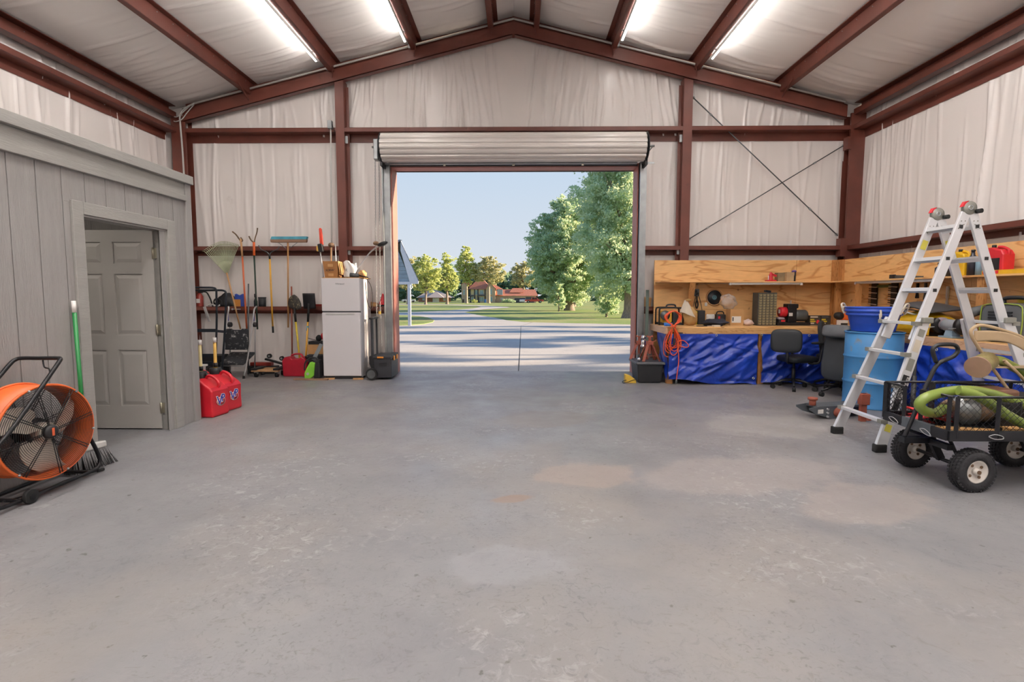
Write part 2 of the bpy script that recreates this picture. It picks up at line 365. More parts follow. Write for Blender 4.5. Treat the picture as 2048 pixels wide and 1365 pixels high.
for (x0, x1) in ((CL, JL - .02), (JR + .02, CR)):
    bpanel(x0, x1, 2.05, 4.0, pleats=12, amp=.008, res=.02); bpanel(x0, x1, 1.03, 2.05, pleats=26, amp=.010, res=.02, slant=.2); bpanel(x0, x1, 0, 1.03, pleats=14, amp=.008, res=.02)
bpanel(JL - .02, JR + .02, HZ, 4.0, pleats=10, amp=.005, res=.04)
# ---- side walls and rear wall
def slab(name, x0, x1, y0, y1, z0, z1, m='vinyl', label=None): o = B().box(x0, x1, y0, y1, z0, z1).build(name, m, loc=(0, 0, 0)); return struct(o, label)
wl = slab('wall_left', XL - .10, XL - .03, YB, YW + .1, -.2, 4.44, label='left wall of white vinyl insulation above the grey office'); wr = slab('wall_right', XR + .03, XR + .10, YB, YW + .1, -.2, 4.44, label='right wall of white vinyl insulation with brown girts')
wre = B(); wre.prism([(XL - .1, -.2), (XR + .1, -.2), (XR + .1, 4.47), (XC, 5.98), (XL - .1, 4.47)], YB - .08, YB); wre = struct(wre.build('wall_rear', 'vinyl', loc=(0, 0, 0)), 'rear wall of white vinyl insulation')
for (x, wall, n) in ((XL, wl, 1), (XR, wr, -1)):
    for (z0, z1, pl, y0) in ((4.0, 4.47, 130, 0), (2.05, 4.0, 170, 0), (0, 2.05, 120, 3.0 if n < 0 else 5.5)):
        sheet(wall, (x, y0, z0), (x, YW, z0), (x, y0, z1), (x, YW, z1), (n, 0, 0), pleats=pl, amp=.016 if z0 == 2.05 else .013, res=.018, slant=.1, nv=16)
        if y0 > -3.9: sheet(wall, (x, YB, z0), (x, y0, z0), (x, YB, z1), (x, y0, z1), (n, 0, 0), pleats=30, amp=.012, res=.06, nv=6)
# ---- roof
ce = B(); xs = [XL - .1, XC, XR + .1]
for a, b in ((0, 1), (1, 2)):
    ce.prism([(xs[a], zceil(xs[a]) + .03), (xs[b], zceil(xs[b]) + .03), (xs[b], zceil(xs[b]) + .12), (xs[a], zceil(xs[a]) + .12)], YB, YW + .35)
ce = struct(ce.build('ceiling', 'galv', loc=(0, 0, 0)), 'gabled roof lined with white vinyl between brown purlins')
PX = [-4.33, -2.94, -1.59, -.335, .335, 1.59, 2.94, 4.33]
edges = [XL - XC] + PX + [XR - XC]
for i in range(len(edges) - 1):
    a, b = XC + edges[i], XC + edges[i + 1]
    if a < XC < b:
        for q0, q1 in ((a, XC), (XC, b)): sheet(ce, (q0, YW, zceil(q0)), (q0, YB, zceil(q0)), (q1, YW, zceil(q1)), (q1, YB, zceil(q1)), (0, 0, -1), pleats=30, amp=.008, res=.06, m='vinyl_roof', nv=5)
    else:
        sheet(ce, (a, YW, zceil(a)), (a, YB, zceil(a)), (b, YW, zceil(b)), (b, YB, zceil(b)), (0, 0, -1), pleats=150, amp=.011, res=.03, m='vinyl_roof', nv=12, sag=.045, slant=.10)
# purlins: Z sections on the rafter, with screw heads and a flange brace at the rafter
for i, dx in enumerate(PX):
    x = XC + dx; s = -1 if dx < 0 else 1; zt = zceil(x); b = B()
    b.box(x - .004, x + .004, YB, YW - .02, zt - .20, zt + .005)
    f0, f1 = sorted((x, x + s * .075)); b.box(f0, f1, YB, YW - .02, zt - .205, zt - .197)
    l = x + s * .075; b.box(l - .003, l + .003, YB, YW - .02, zt - .205, zt - .18)
    f0, f1 = sorted((x, x - s * .075)); b.box(f0, f1, YB, YW - .02, zt - .012, zt - .004 + .0)
    pu = b.build('purlin', 'steel_brown', ce)
    hb = B()
    for y in np.arange(1.0, 8.9, .3): hb.ball((x - s * .008, y, zt - .05), .007, 6, 4)
    hb = hb.build('screw_heads', 'galv', pu); hb['kind'] = 'stuff'
    if abs(dx) < 4.4: B().bar((x - s * .02, YF - .46 if abs(dx) > 4 else YF - .15, zt - .16), (x + s * .03, YF - .03, zraf(x) + .06), .035, .006, (1, 0, 0)).build('flange_brace', 'steel_brown', pu)
for x, s in ((XLF - .12, 1), (XRF + .12, -1)):   # eave struts
    b = B(); f0, f1 = sorted((x, x + s * .12)); b.box(x - .006, x + .006, YB, YF, 4.27, 4.47); b.box(f0, f1, YB, YF, 4.27, 4.278); l = x + s * .12
    b.box(l - .004, l + .004, YB, YF, 4.27, 4.36); b.box(f0, f1, YB, YF, 4.455, 4.463); es = b.build('eave_strut', 'steel_brown', ce)
    hb = B(); [hb.ball((x + s * .012, y, 4.42), .007, 6, 4) for y in np.arange(1, 8.9, .3)]; hb.build('screw_heads', 'galv', es)['kind'] = 'stuff'
# rafters against the end wall
for s in (-1, 1):
    xe = XLF + .12 if s < 0 else XRF - .12; b = B()
    def rb(z0, z1, y0, y1):
        q = [(xe, zraf(xe) + z0), (XC, zraf(XC) + z0), (XC, zraf(XC) + z1), (xe, zraf(xe) + z1)]
        b.prism(q if s < 0 else [q[1], q[0], q[3], q[2]], y0, y1)
    rb(0, .012, YF - .02, YF + .08); rb(0, .21, YF - .02, YF - .012); rb(.20, .212, YF - .02, YF + .06); rb(.0, .33, YF + .08, YF + .09)
    b.build('rafter', 'steel_brown', wb)
B().box(XC - .02, XC + .02, YF - .03, YF - .02, zraf(XC) - .06, zraf(XC) + .2).build('ridge_plate', 'steel_brown', wb)
# columns: C sections
def column(x0, x1, z1, back=YF + .2, s=1, ribs=True, zl=None):
    b = B(); b.box(x0, x1, YF - .005, YF + .005, 0, z1); xx = x0 if s > 0 else x1; b.box(xx - .004, xx + .004, YF, back, 0, z1); b.box(x0, x1, back - .012, back - .004, 0, z1)
    b.box(x0 + (x1-x0)*.0, x0 + .006, YF, YF + .03, 0, z1); b.box(x1 - .006, x1, YF, YF + .03, 0, z1)
    return b.build('column', 'steel_brown', wb)
column(-3.045, -2.905, zraf(-2.97) + .02, s=-1)
column(2.685, 2.828, zraf(2.76) + .02, s=1)
for x in (-2.905, 2.685):
    s = 1 if x < 0 else -1; B().box(*sorted((x, x + s * .055)), YF + .10, YF + .11, 0, zraf(x) - .08).build('column_flange', 'steel_brown', wb)
column(-5.79, -5.56, 4.30, s=1); column(5.41, 5.65, 4.30, s=-1)
B().box(5.36, 5.42, YF - .03, YF + .1, 3.72, 3.92).build('brace_plate', 'steel_brown', wb); B().box(5.32, 5.42, YF - .03, YF + .1, 1.98, 2.28).build('brace_plate', 'steel_brown', wb)
# girts: Z sections, inner flange up, outer flange down on the wall
def girt(wall, a0, a1, zt, zb, axis='x', wallc=YW - .012, flc=YF, hole=True):
    b = B(); zw = zt - .065
    def bx(c0, c1, z0, z1):
        c0, c1 = sorted((c0, c1))
        b.box(a0, a1, c0, c1, z0, z1) if axis == 'x' else b.box(c0, c1, a0, a1, z0, z1)
    bx(flc, wallc, zw - .003, zw + .003); bx(flc, flc + .005 * (1 if wallc > flc else -1), zw, zt); bx(wallc, wallc + .004 * (-1 if wallc > flc else 1), zb, zw); bx(flc, flc + .02 * (1 if wallc > flc else -1), zt - .004, zt)
    return b.build('girt', 'steel_brown', wall)
for zt, zb in ((4.105, 3.91), (2.16, 2.015), (1.145, 1.018)):
    girt(wb, -5.56, -3.05, zt, zb); girt(wb, 2.83, 5.41, zt, zb)
    if zt > 4: girt(wb, -2.90, 2.68, zt, zb)
    else: girt(wb, -2.90, JL - .1, zt, zb); girt(wb, JR + .12, 2.68, zt, zb)
for zt, zb in ((4.105, 3.91), (2.16, 2.015)):
    girt(wl, YB, YF, zt, zb, 'y', XL + .012, XLF); girt(wr, YB, YF, zt, zb, 'y', XR - .012, XRF)
for x in (-2.88, 2.66): B().box(x - .02, x + .02, YF + .04, YF + .05, 2.02, 2.10).build('girt_clip', 'galv', wb); B().box(x - .02, x + .02, YF + .04, YF + .05, 3.86, 3.98).build('girt_clip', 'galv', wb)

# ---- door opening: red steel jambs and header
tr = struct(B().box(JL - .05, JL, YF - .05, 9.27, 0, HZ + .06).build('trim_1', 'steel_red', loc=(0, 0, 0)), 'red steel jamb on the left of the roll-up door')
tr2 = struct(B().box(JR, JR + .05, YF - .05, 9.27, 0, HZ + .06).build('trim_2', 'steel_red', loc=(0, 0, 0)), 'red steel jamb on the right of the roll-up door')
tr3 = struct(B().box(JL, JR, YF - .05, 9.27, HZ, HZ + .06).build('trim_3', 'steel_red', loc=(0, 0, 0)), 'red steel header over the door opening')

# ---- roll-up door
rd = T('roll_up_door', 'rolled-up corrugated steel door above the driveway opening', 'door', (XC, 8.66, 3.3))
prof = []
NS = 16
for i in range(NS * 6):
    t = 2 * PI * i / (NS * 6); ph = (i % 6) / 6; bump = [0, .018, .020, .020, .018, 0][i % 6]; rr = .204 + bump + .004 * math.sin(t); prof.append((rr * math.cos(t), rr * math.sin(t)))
b = B()
n = len(prof); x0, x1 = -2.19, 1.98
b.add([(x0, 8.66 + a, 3.685 + c) for a, c in prof] + [(x1, 8.66 + a, 3.685 + c) for a, c in prof], [(i, (i + 1) % n, n + (i + 1) % n, n + i) for i in range(n)] + [tuple(reversed(range(n))), tuple(range(n, 2 * n))])
b.build('curtain_roll', 'curtain_steel', rd, True)
b = B().box(-2.12, 1.90, 8.80, 8.825, 3.50, 3.56).box(-2.12, 1.90, 8.76, 8.83, 3.452, 3.50).build('bottom_bar', 'galv', rd, True, bev=.004)
B().box(-2.12, 1.92, 8.83, 8.86, 3.44, 3.455).build('weather_seal', 'black_rubber', rd, True)
for x in (-1.22, -.1, 1.02): B().box(x - .018, x + .018, 8.775, 8.79, 3.43, 3.53).build('stop_clip', 'brass', rd, True)
B().box(-.36, -.20, 8.782, 8.79, 3.468, 3.49).build('maker_plate', 'galv_dark', rd, True)
for x, s in ((-2.22, -1), (2.0, 1)):
    bk = B().lathe([(.205, 0), (.235, .012), (.205, .024)], (x, 8.66, 3.685), 28, AXX).box(x - .006, x + .03, 8.62, 8.95, 3.40, 3.52).build('end_plate', 'black_metal', rd, True)
    B().cyl((x, 8.66, 3.70), (x + s * .14, 8.66, 3.70), .018, n=10).bar((x + s * .11, 8.66, 3.69), (x, 8.72, 3.55), .03, .008).build('axle', 'galv', rd, True)
    gx = -2.19 if s < 0 else 2.02
    B().box(gx - .06, gx + .055, 8.86, 8.93, 0, 3.5).box(gx - .06, gx - .045, 8.80, 8.93, 0, 3.5).build('guide_track', 'galv', rd, True)
    B().box(gx - .05, gx + .16, 8.79, 8.80, 3.455, 3.485).build('slide_bolt', 'galv', rd, True)
B().box(-2.33, -2.26, 8.62, 8.78, 3.50, 3.82).build('chain_wheel_cover', 'galv', rd, True, bev=.01)
# hand chain: real links, joined
ch = B()
def chain(x, y, z0, z1, dx=0):
    k = 0; z = z0
    while z > z1:
        q = RZ(PI / 2 * (k % 2) + .5); c = Vector((x + dx * (z0 - z), y, z))
        pts = [c + q @ Vector((.0085 * math.cos(a), 0, .017 * math.sin(a))) for a in [2 * PI * i / 8 for i in range(8)]]
        ch.tube(pts, .0028, 4, True); z -= .026; k += 1
chain(-2.33, 8.72, 3.52, .95, -.01); chain(-2.275, 8.755, 3.52, 1.0, -.012); chain(-2.292, 8.735, .98, .50, .01)
cho = ch.build('hand_chain', 'galv', rd, True); cho['kind'] = 'stuff'

# ---- cross bracing cables
for i, (p, q, lab) in enumerate((((2.84, 9.06, 4.60), (5.33, 9.06, 2.33), 'steel bracing cable falling to the right across the end wall'), ((2.84, 9.09, 2.27), (5.40, 9.09, 3.83), 'steel bracing cable rising to the right across the end wall'))):
    p, q = Vector(p), Vector(q); d = (q - p).normalized()
    c = T('bracing_cable', lab, 'cable', tuple(p if p.z < q.z else q))
    B().cyl(p, q, .009, n=6).build('cable', 'galv_dark', c, True)
    for a, sgn in ((p, 1), (q, -1)):
        B().torus(a + d * sgn * .03, .022, .006, RX(PI / 2), 12, 5).build('eye', 'galv', c, True)
    for k in (.12, .8): B().cyl(p + d * ((q - p).length * k), p + d * ((q - p).length * k + .05), .016, n=6).build('cable_clip', 'galv', c, True)

# ---- ceiling LED tubes along four purlins
def strip(dx, y0, y1, lab, grp=None, lm='led', drop=0):
    s = -1 if dx < 0 else 1; x = XC + dx + s * .10; z = zceil(XC + dx) - .245 - drop
    t = T('led_tube_light', lab, 'light', (x, y0, z), 0, grp)
    B().box(*sorted((-s * .018, -s * .034)), 0, y1 - y0, -.012, .022).build('housing', 'white_plastic', t)
    B().cyl((0, .03, 0), (0, y1 - y0 - .03, 0), .016, n=10).build('tube', lm, t)
    for y in (0, y1 - y0 - .03): B().cyl((0, y, 0), (0, y + .03, 0), .019, n=10).build('end_cap', 'white_plastic', t)
    for y in (.3, y1 - y0 - .3):
        if drop: B().cyl((-s * .026, y, .02), (-s * .026, y, drop + .05), .003, n=5).build('hanger_wire', 'galv', t)
        else: B().box(*sorted((-s * .06, -s * .02)), y, y + .02, .012, .020).build('mounting_clip', 'galv', t)
strip(-2.94, 6.1, 8.47, 'LED tube on the outer left purlin near the end wall'); strip(-1.59, 6.25, 8.60, 'LED tube on the inner left purlin near the end wall')
strip(1.59, 6.25, 8.60, 'LED tube on the inner right purlin near the end wall'); strip(2.94, 6.1, 8.47, 'LED tube on the outer right purlin near the end wall')
for dx in (-2.94, -1.59, 1.59, 2.94):  # unseen tubes added overhead to brighten the room and ceiling
    strip(dx, 3.3, 5.7, 'LED tube further along the purlin towards the camera, above the frame', 'ceiling LED tubes above the camera', 'led_far'); strip(dx, .4, 2.8, 'hanging LED tube overhead, out of the frame', 'hanging LED tubes overhead', 'led_far', .7); strip(dx, -2.5, -.1, 'hanging LED tube overhead, out of the frame', 'hanging LED tubes overhead', 'led_far', .7)
# ---- conduit along the rafters with a junction box at each purlin
for s in (-1, 1):
    xe = -5.35 if s < 0 else 5.28; cz = lambda x: zraf(x) + .235; yy = YF - .035
    cn = T('electrical_conduit', 'grey electrical conduit along the %s rafter' % ('left' if s < 0 else 'right'), 'conduit', (xe, yy, cz(xe)))
    B().tube([(xe, yy, cz(xe)), (XC, yy, cz(XC))], .016, 8).build('pipe', 'cable_grey', cn, True)
    for dx in PX:
        if dx * s > .5: x = XC + dx - s * -.07; B().box(x - .05, x + .05, yy - .04, yy + .03, cz(x) - .05, cz(x) + .04).build('junction_box', 'galv', cn, True, bev=.006)
wr_ = [(-5.35, YF - .04, zraf(-5.35) + .235), (-5.52, YF - .05, 4.40), (-5.60, YF - .05, 4.30), (-5.615, YF - .03, 4.12), (-5.60, YF - .03, 3.7), (-5.595, YF - .03, 3.0), (-5.595, YF - .03, 1.6)]
tag(B().tube(smooth_path(wr_), .014, 7).build('power_cable', 'cable_grey'), 'grey power cable running down the left corner column', 'cable')
for i, pts in enumerate(([(-5.40, YF - .05, 4.47), (-5.52, YF - .06, 4.36), (-5.62, YF - .06, 4.28), (-5.68, YF - .06, 4.27), (-5.72, YF - .03, 4.29)], [(-5.36, YF - .05, 4.47), (-5.46, YF - .08, 4.33), (-5.56, YF - .08, 4.22), (-5.66, YF - .07, 4.19), (-5.72, YF - .03, 4.21)])):
    tag(B().tube(smooth_path(pts), .008, 6).build('wire', 'cable_grey'), ['thin white wire curving into the left roof corner, the upper one', 'thin white wire curving into the left roof corner, the lower one'][i], 'wire')
jb = T('wall_outlet_box', 'grey electrical box with conduit beside the left column', 'electrical box', (-3.12, YF - .04, 1.7))
B().box(-3.155, -3.085, YF - .08, YF - .005, 4.07, 4.20).build('box', 'galv', jb, True, bev=.006)
B().cyl((-3.115, YF - .035, 4.08), (-3.16, YF - .035, 1.72), .013, n=8).build('pipe', 'cable_grey', jb, True)
B().tube(smooth_path([(-3.09, YF - .04, 4.15), (-3.06, YF - .05, 4.06), (-3.05, YF - .02, 4.01)]), .006, 6).build('wire', 'black_rubber', jb, True)

# ================================================================ grey office
OX = -3.46; OY = 5.60
ow = B().box(OX - .10, OX - .012, YB, 4.20, 0, 2.49).box(OX - .10, OX - .012, 5.20, OY - .02, 0, 2.49).box(OX - .10, OX - .012, 4.20, 5.20, 1.98, 2.49).build('wall_office', 'dark_gap', loc=(0, 0, 0)); struct(ow, 'grey board siding wall of the office with a doorway')
yb = 5.328; edges_y = [5.51] + [5.328 - .2155 * k for k in range(25)]
for y1, y0 in zip(edges_y[:-1], edges_y[1:]):
    segs = [(0, 2.33, y1)]
    if y0 > 4.11 and y1 < 5.30: segs = [(2.06, 2.33, y1)]
    elif y0 < 4.11 < y1: segs = [(0, 2.06, 4.11), (2.06, 2.33, y1)]
    for z0, z1, y1 in segs: B().box(OX - .012, OX, y0 + .003, y1 - .003, z0, z1).build('siding_board', 'siding', ow, bev=.002, seg=1)
for (z0, z1, d) in ((2.487, 2.572, .055), (2.367, 2.487, .012), (2.308, 2.367, .035)): B().box(OX - .012, OX + d, YB, OY - (.0 if d > .05 else .095), z0, z1).build('fascia_board', 'siding_trim', ow, bev=.004)
B().box(OX - .02, OX + .022, OY - .095, OY, 0, 2.49).build('corner_board', 'siding', ow, bev=.004)
for (y0, y1, z0, z1) in ((4.095, 4.20, 0, 2.078), (5.20, 5.313, 0, 2.078), (4.20, 5.20, 1.98, 2.078)): B().box(OX, OX + .022, y0, y1, z0, z1).build('door_casing', 'siding_trim', ow, bev=.004)
for (y0, y1, z0, z1) in ((4.195, 4.215, 0, 1.98), (5.185, 5.205, 0, 1.98), (4.2, 5.2, 1.965, 1.985)): B().box(OX - .13, OX + .005, y0, y1, z0, z1).build('door_jamb', 'siding_trim', ow)
B().box(OX - .075, OX - .055, 5.165, 5.19, 0, 1.97).build('door_stop', 'siding_trim', ow)
oe = struct(B().box(-5.86, OX - .02, OY - .08, OY, 0, 2.55).build('wall_office_end', 'siding', loc=(0, 0, 0)), 'end wall of the grey office')
for k in range(10):
    x = OX - .12 - .2155 * k; B().box(x - .2125, x, OY - .092, OY - .08, 0, 2.4).build('siding_board', 'siding', oe)
struct(B().box(-5.86, OX - .02, YB, OY, 2.44, 2.50).build('ceiling_office', 'siding', loc=(0, 0, 0)), 'flat ceiling of the grey office')
ol = T('office_ceiling_light', 'ceiling light inside the grey office', 'light', (-4.6, 4.2, 2.38)); B().box(-.1, .1, -.5, .5, .03, .06).build('base', 'white_plastic', ol); B().box(-.08, .08, -.48, .48, 0, .03).build('diffuser', emis('office_led', 'fff4e6', 16.0), ol)  # unseen lamp added so the office interior does not go black
# door leaf, opened inwards by a right angle
d1 = B(); DX0, DX1, DY = -4.49, -3.575, 5.17; DH = 1.975
st = [DX0, DX0 + .115, DX0 + .40, DX0 + .515, DX0 + .80, DX1]
d1.box(DX0, DX1, DY + .012, DY + .04, .012, DH)
for x0, x1 in ((st[0], st[1]), (st[2], st[3]), (st[4], st[5])): d1.box(x0, x1, DY, DY + .014, .012, DH)
rows = ((.012, .24), (.80, .95), (1.55, 1.65), (1.86, DH))
for z0, z1 in rows:
    for x0, x1 in ((st[1], st[2]), (st[3], st[4])): d1.box(x0, x1, DY, DY + .014, z0, z1)
d1 = struct(d1.build('door_1', 'door_paint', loc=(0, 0, 0)), 'grey six-panel office door standing open')
for (z0, z1) in ((.24, .80), (.95, 1.55), (1.65, 1.86)):
    for x0, x1 in ((st[1], st[2]), (st[3], st[4])):
        b = B(); i, j = .012, .045
        b.add([(x0 + i, DY + .012, z0 + i), (x1 - i, DY + .012, z0 + i), (x1 - i, DY + .012, z1 - i), (x0 + i, DY + .012, z1 - i), (x0 + j, DY + .003, z0 + j), (x1 - j, DY + .003, z0 + j), (x1 - j, DY + .003, z1 - j), (x0 + j, DY + .003, z1 - j)],
              [(4, 5, 6, 7), (0, 1, 5, 4), (1, 2, 6, 5), (2, 3, 7, 6), (3, 0, 4, 7)]); b.build('door_panel', 'door_paint', d1)
for z in (.22, 1.0, 1.75):
    hg = B().box(DX1 - .012, DX1 + .04, DY - .004, DY + .004, z - .05, z + .05).cyl((DX1 + .006, DY - .008, z - .055), (DX1 + .006, DY - .008, z + .055), .008, n=8).build('hinge', 'brass', d1)
# ================================================================ outdoors
def zt(Y): return 0.0 if Y <= 9.1 else (-.4 * (Y - 9.1) / 20.9 if Y < 30 else (-.4 - .006 * (Y - 30) if Y < 165 else -1.21))
YS = [9.1, 30.0, 165.0]
def ground_poly(name, pts, lift, m, parent=None, thick=0):
    bm = bmesh.new(); vs = [bm.verts.new((x, y, 0)) for x, y in pts]; bm.faces.new(vs)
    for y in YS:
        bmesh.ops.bisect_plane(bm, geom=bm.verts[:] + bm.edges[:] + bm.faces[:], plane_co=(0, y, 0), plane_no=(0, 1, 0))
    bmesh.ops.triangulate(bm, faces=bm.faces[:])
    for v in bm.verts: v.co.z = zt(v.co.y) + lift
    if thick:
        r = bmesh.ops.extrude_face_region(bm, geom=bm.faces[:]); 
        for g in r['geom']:
            if isinstance(g, bmesh.types.BMVert): g.co.z -= thick
    bmesh.ops.recalc_face_normals(bm, faces=bm.faces[:])
    me = bpy.data.meshes.new(name); bm.to_mesh(me); bm.free(); me.materials.append(MATS[m]); o = bpy.data.objects.new(name, me); COL.objects.link(o); o.parent = parent; return o
m, t, p, n, k = node_mat('grass')
tc = n('ShaderNodeTexCoord'); g1 = n('ShaderNodeTexNoise'); g1.inputs['Scale'].default_value = .22; g1.inputs['Detail'].default_value = 9; g1.inputs['Roughness'].default_value = .65; k(tc.outputs['Object'], g1.inputs['Vector'])
r = ramp(n, [(.32, '7f9458'), (.50, '909f66'), (.64, 'a8a274'), (.78, 'a49272')]); k(g1.outputs['Fac'], r.inputs[0])
g2 = n('ShaderNodeTexNoise'); g2.inputs['Scale'].default_value = 9; g2.inputs['Detail'].default_value = 5; k(tc.outputs['Object'], g2.inputs['Vector'])
mx = n('ShaderNodeMix'); mx.data_type = 'RGBA'; mx.blend_type = 'MULTIPLY'; mx.inputs[0].default_value = .6; k(r.outputs[0], mx.inputs[6]); rb = ramp(n, [(.3, .55), (.7, 1.0)]); k(g2.outputs['Fac'], rb.inputs[0]); k(rb.outputs[0], mx.inputs[7])
k(mx.outputs[2], p.inputs['Base Color']); p.inputs['Roughness'].default_value = .95; p.inputs['Specular IOR Level'].default_value = .1
bb = n('ShaderNodeBump'); bb.inputs['Strength'].default_value = .8; bb.inputs['Distance'].default_value = .05; k(g2.outputs['Fac'], bb.inputs['Height']); k(bb.outputs[0], p.inputs['Normal'])
lawn = struct(ground_poly('lawn', [(-320, YW + .12), (320, YW + .12), (320, 420), (-320, 420)], -.03, 'grass'), 'green lawn with dry patches beyond the driveway')
mat('joint', '625f5b', .95, var=.2)
drv = struct(ground_poly('driveway', [(-12, 9.285), (16, 9.285), (16, 29.6), (11, 30.2), (6.4, 31.0), (4.6, 32.0), (2.5, 32.8), (.3, 34.0), (-.9, 36.9), (-2.05, 42.0), (-3.2, 45.8), (-4.4, 50.5), (-5.4, 54.4), (-5.8, 56.5), (-5.7, 60.5), (-4.9, 70.5), (-3.7, 76.5), (-1.9, 81.5), (-1.4, 84.5), (-2.2, 90), (-4.8, 99), (-8.2, 108), (-13.5, 119), (-34, 132), (-60, 138), (-60, 131), (-34, 124), (-15, 112), (-8, 100), (-6.5, 90), (-6.7, 77), (-8.0, 69), (-9.5, 62.5), (-11, 58.5), (-14, 54.6), (-22, 52.5), (-22, 46.5), (-14, 46.8), (-12, 30)], -.012, 'joint'), 'pale concrete driveway in broken sunlight winding to the road')
drv['label'] = 'pale concrete driveway in broken sunlight winding to the road'
# slabs laid over the bed, with open joints between
edge_r = [(16, 29.6), (11, 30.2), (6.4, 31.0), (4.6, 32.0), (2.5, 32.8), (.30, 34.0)]
ground_poly('concrete_slab', [(-.005, 9.30), (16, 9.30), (16, 19.0), (.05, 19.0)], .0, 'drive_concrete', drv)
ground_poly('concrete_slab', [(.052, 19.02), (16, 19.02)] + edge_r[:-1] + [(.85, 33.7), (.10, 29.5)], .0, 'drive_concrete', drv)
ground_poly('concrete_slab', [(-12, 9.30), (-.025, 9.30), (.03, 19.0), (-12, 19.0)], .0, 'drive_concrete', drv)
ground_poly('concrete_slab', [(-12, 19.02), (.032, 19.02), (.08, 29.5), (.80, 33.75), (.3, 34.0), (-.9, 36.9), (-2.05, 42.0), (-3.2, 45.8), (-4.4, 50.5), (-5.4, 54.4), (-5.8, 56.5), (-9.2, 63), (-11, 58.5), (-14, 54.6), (-22, 52.5), (-22, 46.5), (-14, 46.8), (-12, 30)], .0, 'drive_concrete', drv)
ground_poly('concrete_slab', [(-5.8, 56.55), (-5.7, 60.5), (-4.9, 70.5), (-3.7, 76.5), (-1.9, 81.5), (-1.4, 84.5), (-2.2, 90), (-4.8, 99), (-8.2, 108), (-13.5, 119), (-34, 132), (-60, 138), (-60, 131), (-34, 124), (-15, 112), (-8, 100), (-6.5, 90), (-6.7, 77), (-8.0, 69), (-9.15, 63.05)], .0, 'drive_concrete', drv)
struct(ground_poly('lawn_island', [(-14, 29.7), (-6.8, 29.6), (-6.1, 30.1), (-5.6, 31.3), (-5.5, 33.6), (-5.9, 36.6), (-7.1, 41), (-8.4, 44.2), (-9.8, 46.4), (-14, 46.7)], .03, 'grass', thick=.06), 'rounded grass island beside the white porch post')
struct(B().box(JL - .02, JR + .02, 9.20, 9.29, -.2, -.002).build('threshold', 'drive_concrete', loc=(0, 0, 0)), 'concrete threshold of the door')

# ---------------------------------------------------------------- trees
def leafmat(name, c0, c1, tr):
    m, t, p, n, k = node_mat(name); tc = n('ShaderNodeTexCoord'); no = n('ShaderNodeTexNoise'); no.inputs['Scale'].default_value = 1.3; no.inputs['Detail'].default_value = 4; k(tc.outputs['Object'], no.inputs['Vector'])
    r = ramp(n, [(.3, c0), (.7, c1)]); k(no.outputs['Fac'], r.inputs[0]); k(r.outputs[0], p.inputs['Base Color']); p.inputs['Roughness'].default_value = .6; p.inputs['Specular IOR Level'].default_value = .25
    tb = n('ShaderNodeBsdfTranslucent'); tb.inputs[0].default_value = (*H(tr), 1); ms = n('ShaderNodeMixShader'); ms.inputs[0].default_value = .46
    k(p.outputs[0], ms.inputs[1]); k(tb.outputs[0], ms.inputs[2]); k(ms.outputs[0], t.nodes['Material Output'].inputs[0]); return m
leafmat('leaf_oak', 'a2c8ae', 'c8dcc0', 'dbe2b0'); leafmat('leaf_bright', 'b0bf78', 'd0d696', 'dcdf98'); leafmat('leaf_olive', 'b0b488', 'cfcba2', 'd8d4a4'); leafmat('leaf_dark', '6e8f78', '94ad96', 'a8c294')
mat('bark', '8a7a6c', .9, var=.3, scale=5, stretch=(3, 3, .6), bump=.6, bscale=12); mat('bark_pale', 'b39c86', .9, var=.25, scale=5, stretch=(3, 3, .6))
def leaves(blobs, n, size, seed, droop=0):
    r = np.random.default_rng(seed); w = np.array([b[3] * b[4] * b[5] for b in blobs]) ** .67; w = w / w.sum(); idx = r.choice(len(blobs), n, p=w)
    C = np.array([b[:3] for b in blobs])[idx]; R = np.array([b[3:6] for b in blobs])[idx]
    d = r.normal(size=(n, 3)); d /= np.linalg.norm(d, axis=1)[:, None]
    # leaves gather in sprays round twig tips, so gaps open between the sprays
    nc = max(10, n // 48); ci = r.choice(len(blobs), nc, p=w); cdir = r.normal(size=(nc, 3)); cdir /= np.linalg.norm(cdir, axis=1)[:, None]
    CC = np.array([b[:3] for b in blobs])[ci]; CR = np.array([b[3:6] for b in blobs])[ci]; CP = CC + CR * cdir * (r.uniform(.25, 1.12, nc) ** .6)[:, None]
    sg = .5 * CR.mean(1) * r.uniform(.22, .5, nc); cid = r.integers(0, nc, n)
    P = CP[cid] + r.normal(size=(n, 3)) * sg[cid][:, None] * np.array([1, 1, .55])
    a = r.normal(size=(n, 3)); a /= np.linalg.norm(a, axis=1)[:, None]; b = np.cross(a, r.normal(size=(n, 3))); b /= np.linalg.norm(b, axis=1)[:, None]
    s = size * r.uniform(.6, 1.3, n)[:, None]; a = a * s; b = b * s * .55
    V = np.stack([P - a, P - b * .9 + a * .1, P + a, P + b * .9 + a * .1], 1).reshape(-1, 3); return V
def leaf_mesh(name, V, m, parent):
    n = len(V) // 4; me = bpy.data.meshes.new(name); me.vertices.add(len(V)); me.vertices.foreach_set('co', V.astype(np.float32).ravel())
    me.loops.add(4 * n); me.loops.foreach_set('vertex_index', np.arange(4 * n, dtype=np.int32)); me.polygons.add(n); me.polygons.foreach_set('loop_start', np.arange(0, 4 * n, 4, dtype=np.int32)); me.polygons.foreach_set('loop_total', np.full(n, 4, np.int32)); me.update(); me.validate()
    me.materials.append(MATS[m]); o = bpy.data.objects.new(name, me); COL.objects.link(o); o.parent = parent; o['kind'] = 'stuff'; return o
